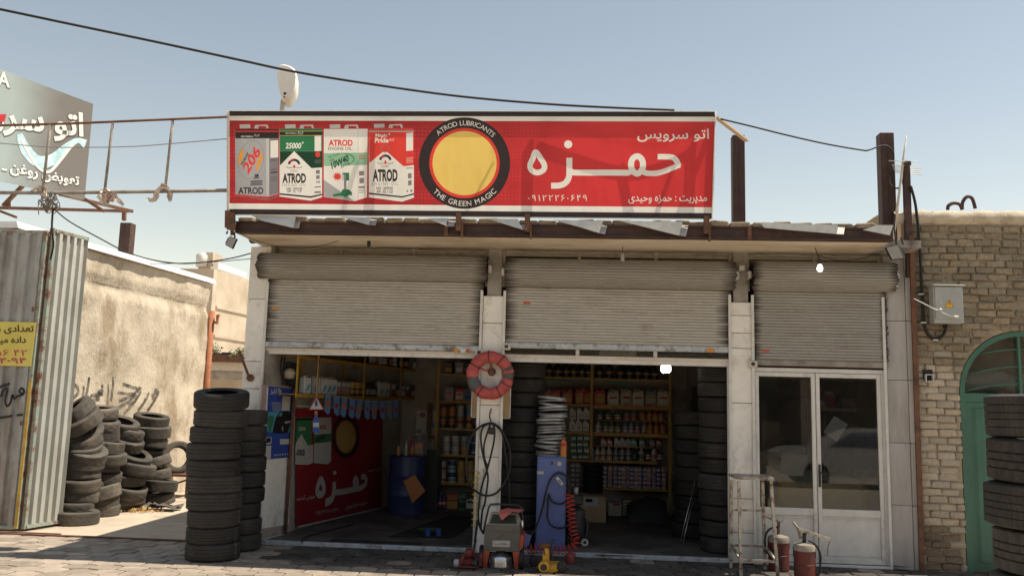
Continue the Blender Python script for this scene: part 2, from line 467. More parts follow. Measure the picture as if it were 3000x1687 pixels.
glass('pane_dark', (0.30, 0.29, 0.28), grime=0.10)
glass('pane_clear', (0.80, 0.81, 0.79), rough=0.0, grime=0.022)
pm('black_rubber', (0.015, 0.014, 0.0135), (0.026, 0.024, 0.022), scale=8, rough=0.6, spec=0.3)
pm('lamp_black', (0.02, 0.02, 0.022), (0.035, 0.034, 0.035), scale=8, rough=0.5)
pm('lamp_glass', (0.24, 0.225, 0.20), (0.30, 0.28, 0.25), scale=5, rough=0.15, spec=0.6)

def spill(name, col, scale, lo, hi, amt, zs=1.0):
    """oil spots and rubbed-in dirt that run on from piece to piece"""
    m = MATS[name]; n, l = m.node_tree.nodes, m.node_tree.links; b = n['Principled BSDF']
    ge = n.new('ShaderNodeNewGeometry'); mp = n.new('ShaderNodeMapping'); mp.inputs['Scale'].default_value = (1, 1, zs); l.new(ge.outputs['Position'], mp.inputs[0])
    no = n.new('ShaderNodeTexNoise'); no.inputs['Scale'].default_value = scale; no.inputs['Detail'].default_value = 9; no.inputs['Roughness'].default_value = .68; l.new(mp.outputs[0], no.inputs[0])
    mr = n.new('ShaderNodeMapRange'); mr.inputs[1].default_value = lo; mr.inputs[2].default_value = hi; mr.inputs[4].default_value = amt; l.new(no.outputs[0], mr.inputs[0])
    mx = n.new('ShaderNodeMix'); mx.data_type = 'RGBA'; l.new(mr.outputs[0], mx.inputs[0]); mx.inputs[7].default_value = c4(col)
    l.new(b.inputs['Base Color'].links[0].from_socket, mx.inputs[6]); l.new(mx.outputs[2], b.inputs['Base Color'])
spill('paver', (0.10, 0.082, 0.068), 1.7, .56, .70, .75)
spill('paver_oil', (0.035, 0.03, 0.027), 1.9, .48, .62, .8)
spill('shop_floor', (0.03, 0.026, 0.024), 1.2, .48, .62, .8)
spill('white_stone', (0.34, 0.29, 0.235), 4.0, .56, .74, .6, .35)
spill('white_frame', (0.30, 0.25, 0.20), 3.0, .58, .76, .55, .3)
spill('yard_concrete', (0.24, 0.19, 0.14), .9, .55, .70, .6)
def shutter_mat(name, dark):
    """grey galvanised shutter, brown grease rubbed in towards both ends and rust bands: weathering with its own shape"""
    m, n, l, b = nt(name)
    tc = n.new('ShaderNodeTexCoord'); ge = n.new('ShaderNodeSeparateXYZ'); l.new(tc.outputs['Generated'], ge.inputs[0])
    oi = n.new('ShaderNodeObjectInfo')
    mp = n.new('ShaderNodeMapping'); mp.inputs['Scale'].default_value = (1.4, 1, 9); 
    ad = n.new('ShaderNodeVectorMath'); ad.operation = 'MULTIPLY_ADD'
    l.new(oi.outputs['Random'], ad.inputs[0]); ad.inputs[1].default_value = (31, 7, 53); l.new(tc.outputs['Object'], ad.inputs[2])
    l.new(ad.outputs[0], mp.inputs[0])
    no = n.new('ShaderNodeTexNoise'); no.inputs['Scale'].default_value = 2.2; no.inputs['Detail'].default_value = 8; no.inputs['Roughness'].default_value = 0.7
    l.new(mp.outputs[0], no.inputs[0])
    cr = n.new('ShaderNodeValToRGB'); e = cr.color_ramp.elements
    e[0].position = 0.2; e[0].color = (0.36*dark, 0.335*dark, 0.295*dark, 1); e[1].position = 0.75; e[1].color = (0.49*dark, 0.465*dark, 0.42*dark, 1)
    l.new(no.outputs[0], cr.inputs[0])
    # distance from the nearer end of the slat, with ragged fingers
    m1 = n.new('ShaderNodeMath'); m1.operation = 'SUBTRACT'; l.new(ge.outputs[0], m1.inputs[0]); m1.inputs[1].default_value = 0.5
    m2 = n.new('ShaderNodeMath'); m2.operation = 'ABSOLUTE'; l.new(m1.outputs[0], m2.inputs[0])
    m3 = n.new('ShaderNodeMath'); m3.operation = 'MULTIPLY_ADD'; l.new(no.outputs[0], m3.inputs[0]); m3.inputs[1].default_value = 0.05; l.new(m2.outputs[0], m3.inputs[2])
    ra = n.new('ShaderNodeMath'); ra.operation = 'MULTIPLY_ADD'; l.new(oi.outputs['Random'], ra.inputs[0]); ra.inputs[1].default_value = 0.022; l.new(m3.outputs[0], ra.inputs[2])
    mr = n.new('ShaderNodeMapRange'); mr.inputs[1].default_value = 0.478; mr.inputs[2].default_value = 0.535; l.new(ra.outputs[0], mr.inputs[0])
    mx = n.new('ShaderNodeMix'); mx.data_type = 'RGBA'; l.new(mr.outputs[0], mx.inputs[0]); l.new(cr.outputs[0], mx.inputs[6]); mx.inputs[7].default_value = (0.05, 0.038, 0.03, 1)
    # rust
    n2 = n.new('ShaderNodeTexNoise'); n2.inputs['Scale'].default_value = 1.1; n2.inputs['Detail'].default_value = 10; n2.inputs['Roughness'].default_value = 0.75; l.new(ad.outputs[0], n2.inputs[0])
    r2 = n.new('ShaderNodeMapRange'); r2.inputs[1].default_value = 0.54; r2.inputs[2].default_value = 0.78; r2.inputs[4].default_value = 0.75; l.new(n2.outputs[0], r2.inputs[0])
    x2 = n.new('ShaderNodeMix'); x2.data_type = 'RGBA'; l.new(r2.outputs[0], x2.inputs[0]); l.new(mx.outputs[2], x2.inputs[6]); x2.inputs[7].default_value = (0.17, 0.105, 0.06, 1)
    l.new(x2.outputs[2], b.inputs['Base Color'])
    b.inputs['Roughness'].default_value = 0.5; b.inputs['Metallic'].default_value = 0.15; b.inputs['Specular IOR Level'].default_value = 0.4
    return m
shutter_mat('shutter_grey', 1.0)
shutter_mat('shutter_brown', 0.74)
shutter_mat('shutter_roll', 0.66)

# ------------------------------------------------------------------ ground
mb = MB(); mb.poly([(-600, -600, -0.035), (600, -600, -0.035), (600, 900, -0.035), (-600, 900, -0.035)])
tag(mb.build('ground', 'ground_dust', local=True), kind='structure')
mb = MB(); mb.poly([(-60, -14.5, -0.03), (60, -14.5, -0.03), (60, -3.4, -0.03), (-60, -3.4, -0.03)])
tag(mb.build('road', 'asphalt', local=True), kind='structure')
mb = MB(); mb.poly([(-8.2, 0.06, 0.0), (-3.95, 0.06, 0.0), (-2.4, 8, 0.0), (-1, 19, 0.0), (-8.2, 19, 0)])
tag(mb.build('yard_ground', 'yard_concrete', local=True), kind='structure')
pave = MB(); pave.poly([(-14, -3.4, -0.022), (9, -3.4, -0.022), (9, 0.06, -0.022), (-14, 0.06, -0.022)])
pave = tag(pave.build('pavement', 'ground_dust', local=True), kind='structure')
mb = MB(); mb.rbox((-14, -3.55, -0.03), (9, -3.402, 0.09), 0.02)
tag(mb.build('kerb', 'yard_concrete', local=True), kind='structure')
# pavers: long hexagons laid in rows, nearest first
pw, pd, tip, gap = 0.285, 0.225, 0.05, 0.007
def paver_mesh(name, m):
    mb = MB(); a = pw/2-gap; h = pd/2-gap
    def ring(k, z): return [(-a+k, -h+tip/2+k*.5, z), (0, -h-tip/2+k, z), (a-k, -h+tip/2+k*.5, z), (a-k, h-tip/2-k*.5, z), (0, h+tip/2-k, z), (-a+k, h-tip/2-k*.5, z)]
    v = ring(0, -0.02)+ring(0, -0.004)+ring(0.006, 0.0)
    fs = [(12, 13, 14, 15, 16, 17)]
    for k in (0, 6):
        for i in range(6):
            j = (i+1) % 6; fs.append((k+i, k+j, k+6+j, k+6+i))
    mb.add(v, fs); return mb.mesh(name, m)
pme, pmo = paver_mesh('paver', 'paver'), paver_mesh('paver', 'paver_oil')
rng = random.Random(5)
rest = MB(); cnt = 0
for row in range(13):
    y = -0.12-row*pd
    for i in range(52):
        x = -8.0+i*pw+(pw/2 if row % 2 else 0)
        if x > 5.4: continue
        d = ray(0, 0); q = Vector((x, y, 0))-CAM
        qx = 1500+F_PX*q.dot(RT)/q.dot(FW); qy = 843.5-F_PX*q.dot(UP)/q.dot(FW)
        if not (-40 < qx < 3040) or qy > 1720: continue
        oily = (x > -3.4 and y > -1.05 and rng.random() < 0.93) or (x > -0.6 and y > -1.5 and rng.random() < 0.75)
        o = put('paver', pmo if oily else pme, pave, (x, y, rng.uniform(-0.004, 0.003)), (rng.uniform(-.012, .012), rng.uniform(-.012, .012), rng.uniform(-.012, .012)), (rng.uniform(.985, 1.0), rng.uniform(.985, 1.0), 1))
        cnt += 1
print('pavers', cnt)

# ------------------------------------------------------------------ the shop building
shop = empty('shop_building', (0, 2, 0), 'single storey workshop with three bays, white stone pillars and brown steel roof edge', 'shop')
ZS = 3.66           # soffit
YC = -0.85          # front of the canopy
LW0 = Vector((-3.80, 0.02, 0)); LWD = Vector((0.194, 0.981, 0)); LWN = Vector((0.981, -0.194, 0))    # inner face of the left wall
YB = 4.35           # back wall
def lw(t, z, off=0.0):
    return LW0+LWD*t+LWN*off+Vector((0, 0, z))
XR = 3.95
def part(name, m, mb, smooth=False, parent=None):
    return mb.build(name, m, parent or shop, smooth)
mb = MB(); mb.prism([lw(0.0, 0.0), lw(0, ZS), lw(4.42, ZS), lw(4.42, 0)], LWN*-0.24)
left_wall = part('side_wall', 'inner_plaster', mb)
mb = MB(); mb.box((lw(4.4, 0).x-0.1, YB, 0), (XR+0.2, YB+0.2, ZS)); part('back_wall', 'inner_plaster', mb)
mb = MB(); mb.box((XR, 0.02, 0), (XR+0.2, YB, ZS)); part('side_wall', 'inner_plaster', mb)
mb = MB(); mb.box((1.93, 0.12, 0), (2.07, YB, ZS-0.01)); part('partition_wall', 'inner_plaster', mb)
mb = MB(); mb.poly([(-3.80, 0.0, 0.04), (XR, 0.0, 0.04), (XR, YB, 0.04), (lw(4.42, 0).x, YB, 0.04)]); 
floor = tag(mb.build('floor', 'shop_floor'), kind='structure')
# canopy and roof
xl, xr = P(688, 680, YC).x, P(2618, 705, YC).x
mb = MB(); mb.box((xl, YC+0.102, ZS), (xr, 0.2, ZS+0.05)); part('soffit', 'soffit_plaster', mb)
mb = MB(); mb.box((xr+.003, -0.42, ZS+.004), (3.98, 0.2, ZS+0.09)); part('canopy_sun_block', 'raw_concrete', mb)  # slab added past the beam end to keep sun off the right roll
mb = MB(); mb.box((xl+0.05, YC+0.15, ZS+0.06), (xr, YB+0.25, ZS+0.16)); part('roof_slab', 'raw_concrete', mb)
mb = MB()
mb.box((xl, YC-0.012, ZS-0.004), (xr, YC+0.10, ZS+0.012)); mb.box((xl, YC+0.012, ZS+0.012), (xr, YC+0.027, ZS+0.118)); mb.box((xl, YC-0.012, ZS+0.118), (xr, YC+0.10, ZS+0.13))
part('fascia_beam', 'red_oxide_steel', mb)
for px in (1195+110, 2193):
    q = P(px, 690, YC); mb = MB(); mb.box((q.x-0.012, YC-0.02, ZS-0.01), (q.x+0.03, YC+0.03, ZS+0.14)); part('beam_splice', 'rusty_steel', mb)
# rubble bricks along the roof edge
rb = MB(); rb.rbox((-0.1, -0.05, 0), (0.1, 0.05, 0.062), 0.012); rbm = rb.mesh('brick', 'rubble_brick')
x = xl+0.12; rng = random.Random(3)
while x < xr-0.1:
    s = rng.uniform(0.85, 1.15)
    put('brick', rbm, shop, (x-shop.location.x, YC+0.045+rng.uniform(-.012, .012)-shop.location.y, ZS+0.131+rng.uniform(-0.002, .006)), (rng.uniform(-.05, .05), rng.uniform(-.05, .05), rng.uniform(-.06, .06)), (s, 1, rng.uniform(.8, 1.12)))
    x += 0.2*s+rng.uniform(0.008, 0.03)
mb = MB(); mb.box((xl+0.03, YC+0.10, ZS+0.131), (xr, YC+0.3, ZS+0.185)); part('roof_rubble', 'rubble_brick', mb)
# bent sheets of galvanised flashing hanging over the edge
def sheet(pts, fold, name='flashing_sheet'):
    """pts: pixels of the pale face; fold: pixels of the turned-back grey end"""
    Y0 = YC-0.10
    a = [P(x, y, Y0+0.05*(y < 645)) for x, y in pts]
    mb = MB(); mb.prism(a, (0, 0.004, 0.001))
    o = part(name, 'galvanised', mb)
    if fold:
        b = [P(x, y, Y0+(0.006 if i in (0, len(fold)-1) else 0.13)) for i, (x, y) in enumerate(fold)]
        mb = MB(); mb.prism(b, (0.003, 0.004, 0)); part('end_fold', 'stained_stone', mb, parent=o)
def k6(*p): return [(640+a/2.995, 600+b/2.995) for a, b in p]
def k7(*p): return [(1400+a/2.786, 600+b/2.786) for a, b in p]
def k8(*p): return [(2100+a/2.229, 350+b/2.229) for a, b in p]
sheet(k6((285, 92), (680, 100), (660, 204), (385, 142)), k6((662, 204), (682, 100), (722, 112), (704, 205)))
sheet(k6((1060, 104), (1335, 112), (1320, 178)), k6((1320, 178), (1337, 112), (1392, 118), (1378, 180)))
sheet(k6((1830, 118), (2018, 118), (2000, 170), (2010, 190)), k6((2010, 190), (2020, 118), (2088, 126), (2066, 190)))
sheet(k7((70, 112), (322, 118), (370, 205)), k7((362, 205), (342, 150), (400, 170), (402, 190)))
sheet(k7((610, 122), (1022, 132), (990, 232), (850, 188)), k7((990, 232), (1024, 132), (1062, 142), (1036, 240)))
sheet(k7((1145, 128), (1672, 138), (1642, 252)), k7((1642, 252), (1674, 138), (1722, 150), (1696, 258)))
sheet(k8((288, 678), (300, 672), (792, 690), (782, 748), (310, 708)), k8((782, 748), (794, 690), (838, 692), (828, 750)))
sheet(k8((955, 722), (1050, 690), (1152, 690), (1130, 756)), None)

# pillars: a concrete core, clad with slabs of white stone
def pillar(x0, x1, x2, x3, ztop, joints, mat='white_stone', core='raw_concrete', dx=0.0):
    """core x0..x1 full height, cladding x2..x3 up to ztop, cut at the joint heights"""
    mb = MB(); mb.box((x0, 0.03, 0), (x1, 0.2, ZS)); pl = part('pillar', core, mb)
    zs = [0.0]+joints+[ztop]
    for a, b in zip(zs[:-1], zs[1:]):
        mb = MB(); mb.rbox((x2, 0.0, a+0.003), (x3, 0.22, b-0.003), 0.005); part('stone_panel', mat, mb, parent=pl)
    return pl
def zz(px, py): return P(px, py, 0).z
pillar(-4.07, -3.87, -4.10, -3.84, ZS-0.006, [0.62, 1.23, 1.86, zz(700, 1140)+.35, 2.98])
pillar(-1.075, -0.90, -1.118, -0.862, zz(1440, 866), [0.55, 1.12, 1.74, zz(1440, 946)])
pillar(1.925, 2.10, 1.885, 2.135, zz(2170, 885), [zz(2170, 1560), zz(2170, 1460), zz(2170, 1180), zz(2170, 1020), zz(2170, 975), zz(2170, 924)])
for px, x in ((0, -3.848), (0, -1.137), (0, -0.853), (0, 1.872), (0, 2.143), (0, 3.672)):
    mb = MB(); mb.rbox((x-0.017, -0.022, 0.0), (x+0.017, -0.003, 3.14 if x > -3.5 else 3.2), 0.004); part('shutter_guide', 'white_frame', mb)
# right end pillar: front strip, canted recessed panel, outer strip
mb = MB(); mb.box((3.70, 0.06, 0), (4.05, 0.25, ZS)); rp = part('pillar', 'raw_concrete', mb)
zs = [0, 0.72, 1.43, 2.16, 2.86, ZS-0.01]
for a, b in zip(zs[:-1], zs[1:]):
    mb = MB(); mb.hexa([(3.715, 0.05, a+.003), (3.925, -0.012, a+.003), (3.925, 0.058, a+.003), (3.715, 0.058, a+.003),
                        (3.715, 0.05, b-.003), (3.925, -0.012, b-.003), (3.925, 0.058, b-.003), (3.715, 0.058, b-.003)]); part('stone_panel', 'stained_stone', mb, parent=rp)
    mb = MB(); mb.rbox((3.932, -0.03, a+.003), (4.045, 0.055, b-.003), 0.006); part('stone_panel', 'stained_stone', mb, parent=rp)

# lintel band with dark transom lights above the shutters
def lintel(x0, x1, cuts):
    mb = MB(); mb.box((x0, 0.13, zz(1000, 738)), (x1, 0.18, ZS)); li = part('lintel', 'cream_paint', mb)
    for c in [x0+0.015]+cuts+[x1-0.015]:
        mb = MB(); mb.box((c-0.018, 0.10, 3.2), (c+0.018, 0.128, ZS)); part('mullion', 'cream_paint', mb, parent=li)
    xs = [x0]+cuts+[x1]
    for a, b in zip(xs[:-1], xs[1:]):
        mb = MB(); mb.box((a+0.02, 0.14, 3.2), (b-0.02, 0.15, zz(1000, 738)-.002)); part('pane', 'pane_dark', mb, parent=li)
    mb = MB(); mb.box((x0, 0.3, 2.4), (x1, 0.32, ZS)); part('lintel_backing', 'dark_hollow', mb, parent=li)
bx = lambda px: P(px, 745, 0.1).x
lintel(-3.85, -1.08, [bx(999), bx(1212)])
lintel(-0.90, 1.92, [bx(1698), bx(1922)])
lintel(2.10, 3.70, [bx(2385)])
# plaster runs where the soffit meets the lintel
rng = random.Random(8)
for (a, b) in ((-3.8, -1.1), (-0.88, 1.9), (2.12, 3.68)):
    pts = []; x = a
    while x < b:
        pts.append((x, 0.115+rng.uniform(-.004, .004), ZS-0.008+rng.uniform(-.012, .006))); x += 0.06
    mb = MB(); mb.tube(pts, [rng.uniform(0.006, 0.02) for _ in pts], 6); part('plaster_bead', 'soffit_plaster', mb, True)
# door frames: white head rails and jambs of bays one and two
def headrail(x0, x1, z0, z1, y=0.03):
    mb = MB(); mb.rbox((x0, y, z0), (x1, y+0.06, z1), 0.008); o = part('head_rail', 'white_frame', mb)
    mb = MB(); mb.box((x0, y-0.012, z0+(z1-z0)*.55), (x1, y-.001, z1)); part('rail_lip', 'cream_paint', mb, parent=o)
headrail(-3.83, -1.12, zz(1100, 1043), zz(1100, 1025))
headrail(-0.86, 1.885, zz(1800, 1066), zz(1800, 1044))
for (x, z1) in ((-3.825, 2.36), (1.868, 2.36)):
    mb = MB(); mb.rbox((x-0.02, 0.035, 0.04), (x+0.022, 0.085, z1), 0.005); part('door_jamb', 'white_frame', mb)
# transom strip of bay two
mb = MB(); mb.box((-0.86, 0.06, zz(1800, 1046)), (1.885, 0.065, zz(1800, 1005))); part('transom_pane', 'pane_clear', mb)
for px in (1692, 1921):
    x = P(px, 1035).x; mb = MB(); mb.box((x-.022, 0.045, zz(1800, 1044)+.002), (x+.022, 0.058, zz(1800, 1004))); part('transom_mullion', 'white_frame', mb)
mb = MB(); a = P(1756, 1040).x; b = P(1865, 1040).x; mb.box((a, 0.09, zz(1800, 1044)), (b, 0.095, zz(1800, 1002))); part('transom_card', 'cream_paint', mb)
mb = MB(); mb.box((-0.86, 0.31, 2.44), (1.93, 0.33, ZS)); part('inner_bulkhead', 'raw_concrete', mb)
mb = MB(); mb.box((-3.8, 0.33, 2.44), (-1.0, 0.35, ZS)); part('inner_bulkhead', 'raw_concrete', mb)
# thresholds
mb = MB(); mb.rbox((-3.80, -0.03, 0.0), (-1.12, 0.045, 0.052), 0.008); part('threshold', 'blue_white_steel', mb)
mb = MB(); mb.rbox((-0.86, -0.03, 0.0), (1.885, 0.045, 0.052), 0.008); part('threshold', 'blue_white_steel', mb)
# ceiling inside
mb = MB(); mb.box((-3.8, 0.36, ZS-0.045), (XR, YB, ZS-0.012)); part('ceiling', 'inner_plaster', mb)

# ------------------------------------------------------------------ roller shutters
def slat_mesh(x0, x1, h, m):
    """one curved interlocking slat, hung from its top edge"""
    mb = MB(); prof = []
    for k in range(6):
        t = k/5.0; prof.append((-0.002-math.sin(math.pi*(0.12+0.76*t))*0.010, -t*h*0.80))
    prof = prof+[(0.004, -h*0.83), (0.004, -h-0.002), (0.008, -h-0.002), (0.008, 0.0)]
    n = len(prof); v = [(x0, a, b) for a, b in prof]+[(x1, a, b) for a, b in prof]
    fs = [(i, (i+1) % n, n+(i+1) % n, n+i) for i in range(n)]+[tuple(range(n)), tuple(range(2*n-1, n-1, -1))]
    mb.add(v, fs); return mb.mesh('slat', m, 40)
def shutter(px0, px1, rx0, rx1, ztop, zroll, zbot, label, m, bar='blue_white_steel', stick=None):
    x0, x1 = P(px0, 900).x, P(px1, 900).x; r0, r1 = P(rx0, 790, -.1).x, P(rx1, 790, -.1).x
    root = empty('roller_shutter', ((x0+x1)/2, 0.0, zbot), label, 'shutter', 'roller shutters of the shop')
    L = root.location; h = 0.0355
    me = slat_mesh(x0-L.x, x1-L.x, h, m); z = zbot+0.075; rng = random.Random(int(px0))
    while z < zroll+0.05:
        put('slat', me, root, (rng.uniform(-.012, .012), 0.008+rng.uniform(-.002, .002), z+h-L.z)); z += h
    rad = (ztop-zroll)/2; cz = (ztop+zroll)/2; cy = 0.115-rad
    mr = slat_mesh(r0-L.x, r1-L.x, h, 'shutter_roll')
    nsl = int(round(2*math.pi*rad/h)); 
    for i in range(nsl):
        a = 2*math.pi*i/nsl
        # the slat's top edge on the circle, turned to lie along it; front faces the street
        put('slat', mr, root, (rng.uniform(-.02, .02), cy-math.cos(a)*rad, cz+math.sin(a)*rad-L.z), (-a, 0, 0))
    mb = MB(); mb.cyl((r0+.01, cy, cz), (r1-.01, cy, cz), rad-0.012, 24); mb.build('roll_core', 'dark_hollow', root, 40)
    mb = MB(); mb.cyl((r0-0.05, cy, cz), (r1+0.05, cy, cz), 0.028, 10); mb.build('axle', 'rusty_steel', root, 40)
    for x in (r0-0.035, r1+0.035):
        mb = MB(); mb.rbox((x-.02, cy-0.045, cz-.045), (x+.02, cy+0.20, cz+.045), 0.006); mb.build('axle_bracket', 'white_frame', root)
    mb = MB(); mb.rbox((x0, -0.012, zbot), (x1, 0.035, zbot+0.074), 0.012); b = mb.build('bottom_bar', bar, root)
    if stick:
        for (sx, w, mm) in stick:
            q = P(sx[0], sx[1], -0.014); mb = MB(); mb.box((q.x, -0.0165, q.z-.022), (q.x+w, -0.0135, q.z+.022)); mb.build('sticker', mm, b)
    return root
pm('orange_label', (0.50, 0.20, 0.03), (0.62, 0.27, 0.04), scale=30, rough=0.6)
pm('red_label', (0.45, 0.06, 0.03), (0.55, 0.10, 0.05), scale=30, rough=0.6)
pm('grey_bar', (0.20, 0.17, 0.14), (0.32, 0.285, 0.245), scale=5, rough=0.6, dirt=(0.07, 0.05, 0.04), dscale=4)
s1 = shutter(779, 1414, 757, 1426, zz(1100, 750), zz(1100, 820), zz(1100, 1024)+.0, 'left roller shutter, grey slats with an orange tag, half raised over the banner bay', 'shutter_grey', stick=[((1330, 1026), 0.05, 'orange_label'), ((1350, 1027), 0.06, 'galvanised'), ((1366, 1027), .04, 'red_label')])
s2 = shutter(1479, 2140, 1482, 2152, zz(1800, 766), zz(1800, 843), zz(1800, 1026), 'middle roller shutter, grey slats with a red tag, half raised over the oil shelves', 'shutter_grey', stick=[((2070, 1026), 0.09, 'orange_label')])
s3 = shutter(2210, 2598, 2206, 2622, zz(2400, 772), zz(2400, 850), zz(2400, 1074), 'right roller shutter, browner narrow one half raised over the glazed doors', 'shutter_brown', 'grey_bar')
for s, px, py, mm in ((s1, 797, 903, 'orange_label'), (s2, 1533, 887, 'red_label'), (s3, 2232, 1028, 'red_label')):
    q = P(px, py, -0.006); mb = MB(); mb.box((q.x, -0.0075, q.z-.013), (q.x+.085, -0.0045, q.z+.013)); mb.build('tag', mm, s)

# ------------------------------------------------------------------ glazed office doors of bay three
def gdoor():
    zt, zb = zz(2400, 1084), 0.035
    root = empty('glazed_doors', ((2.14+3.67)/2, 0.06, 0), 'white framed double doors with large panes and white lower panels', 'door')
    xm = P(2394, 1300).x; zm0, zm1 = zz(2400, 1512), zz(2400, 1490)
    mb = MB(); y0 = 0.03
    mb.rbox((2.142, y0, zt-0.03), (3.675, y0+.06, zt+.02), .004); mb.rbox((2.142, y0, 0), (2.165, y0+.06, zt-.031), .004); mb.rbox((3.63, y0, 0), (3.675, y0+.06, zt-.031), .004)
    mb.build('door_frame', 'white_frame', root)
    for (a, b, hinge) in ((2.168, xm-0.004, 1), (xm+0.004, 3.627, -1)):
        mb = MB(); w = 0.045
        mb.rbox((a, y0-.01, zb), (a+w, y0+.04, zt-.033), .005); mb.rbox((b-w, y0-.01, zb), (b, y0+.04, zt-.033), .005)
        mb.rbox((a+w, y0-.008, zt-.085), (b-w, y0+.038, zt-.034), .005); mb.rbox((a+w, y0-.008, zm0), (b-w, y0+.038, zm1), .005); mb.rbox((a+w, y0-.008, zb), (b-w, y0+.038, zb+.07), .005)
        lf = mb.build('door_leaf', 'white_frame', root)
        mb = MB(); mb.box((a+w, y0+.012, zm1), (b-w, y0+.017, zt-.086)); mb.build('pane', 'pane_clear', lf)
        mb = MB(); mb.box((a+w, y0+.010, zb+.071), (b-w, y0+.022, zm0-.001)); mb.build('lower_panel', 'white_frame', lf)
        mb = MB(); mb.rbox((a+w+.02, y0-.001, zb+.09), (b-w-.02, y0+.0095, zb+.1), .002); mb.rbox((a+w+.02, y0-.001, zm0-.03), (b-w-.02, y0+.0095, zm0-.02), .002); mb.build('panel_bead', 'white_frame', lf)
    q = P(2402, 1393, 0); mb = MB(); mb.rbox((xm+0.012, y0-.022, q.z-.13), (xm+0.04, y0-.0105, q.z+.13), .004); h = mb.build('lock_plate', 'lamp_black', root)
    mb = MB(); mb.tube([(xm+.026, y0-.012, q.z+.03), (xm+.026, y0-.05, q.z+.03), (xm+.10, y0-.055, q.z+.03)], .008, 8); mb.build('lever', 'lamp_black', h, True)
    mb = MB(); mb.rbox((2.14, -0.02, 0), (3.69, 0.1, 0.033), .006); mb.build('sill', 'white_frame', root)
gdoor()
# ------------------------------------------------------------------ the long red sign
flexface('flex_white', (0.93, 0.90, 0.83), 0.55)
flexface('print_white', (0.90, 0.86, 0.78), 0.55)
flexface('flex_black', (0.030, 0.022, 0.026), 0.35, (0.045, 0.032, 0.034))
flexface('flex_red', (0.74, 0.055, 0.055), 0.55, (0.62, 0.042, 0.046), scale=1.3)
flexface('flex_red_dots', (0.47, 0.03, 0.036), 0.55, (0.39, 0.026, 0.03), scale=1.3, dots=(24.0, 0.6, (0.70, 0.06, 0.06)), fade=(-0.3, 1.5, (0.65, 0.042, 0.046)))
flexface('flex_yellow', (0.86, 0.62, 0.17), 0.55, (0.80, 0.54, 0.13))
flexface('flex_bright_red', (0.80, 0.06, 0.045), 0.55)
flexface('flex_green', (0.03, 0.20, 0.085), 0.55)
flexface('flex_dark_green', (0.012, 0.055, 0.03), 0.55)
flexface('flex_mid_green', (0.30, 0.56, 0.36), 0.55)
flexface('flex_grey', (0.42, 0.42, 0.43), 0.55)
flexface('flex_dark_grey', (0.25, 0.23, 0.25), 0.55)
flexface('flex_silver', (0.60, 0.58, 0.55), 0.55)
flexface('flex_orange', (0.80, 0.36, 0.06), 0.55)
flexface('flex_navy', (0.035, 0.03, 0.06), 0.55)
YT, YBm = -1.13, -0.92
sTL, sTR, sBL, sBR = P(664, 324, YT), P(2099, 326, YT), P(664, 630, YBm), P(2089, 643, YBm)
sN = (sTR-sTL).cross(sBL-sTL).normalized()
if sN.y > 0: sN = -sN
sign = empty('shop_sign', (sBL+sBR)/2, 'long red sign with oil tins, round badge and white Persian lettering', 'sign')
def SB(fx, fy, off=0.0):
    return (sTL*(1-fx)+sTR*fx)*(1-fy)+(sBL*(1-fx)+sBR*fx)*fy+sN*off
def SP(px, py, off=0.0):
    return onplane(px, py, sTL+sN*off, sN)
def sh(name, m, pts, off, parent=None):
    mb = MB(); mb.poly([SP(x, y, off) for x, y in pts]); return mb.build(name, m, parent or sign)
def band(name, m, y0, y1, off, x0=0.006, x1=0.997):
    mb = MB(); mb.poly([SB(x0, y0, off), SB(x1, y0, off), SB(x1, y1, off), SB(x0, y1, off)]); return mb.build(name, m, sign)
band('face', 'flex_white', 0.0, 1.0, 0.0, 0, 1)
band('stripe', 'flex_black', 0.006, 0.052, 0.003)
band('stripe', 'flex_black', 0.942, 0.992, 0.003)
band('red_panel', 'flex_red_dots', 0.096, 0.888, 0.003)
mb = MB()
for a, b in (((.003, .012), (.997, .012)), ((.997, .03), (.997, .97)), ((.997, .988), (.003, .988)), ((.003, .97), (.003, .03))):
    mb.beam(SB(*a, -0.018), SB(*b, -0.018), 0.03, 0.03, sN)
mb.build('edge_frame', 'galvanised', sign)
# steel lattice behind the face: its shadow shows through the sheet
mb = MB()
for fy in (0.02, 0.97): mb.beam(SB(0.01, fy, -0.045), SB(0.99, fy, -0.045), 0.04, 0.03, sN)
for fx in (0.02, 0.335, 0.66, 0.985): mb.beam(SB(fx, 0.03, -0.085), SB(fx, 0.98, -0.085), 0.04, 0.04, sN)
for a, b in (((0.60, 0.1), (0.50, 0.97)), ((0.86, 0.1), (0.90, 0.95)), ((0.965, 0.1), (0.905, 0.95)), ((0.32, 0.1), (0.27, 0.95))):
    mb.beam(SB(a[0], a[1], -0.12), SB(b[0], b[1], -0.12), 0.03, 0.03, sN)
mb.build('lattice', 'red_oxide_steel', sign)
mb = MB(); mb.tube(smooth_path([SB(0.67, 0.10, -0.07), SB(0.75, 0.22, -0.07), SB(0.83, 0.32, -0.07), SB(0.90, 0.31, -0.07), SB(0.98, 0.14, -0.07)]), 0.018, 6); mb.build('lattice_cable', 'black_rubber', sign, True)
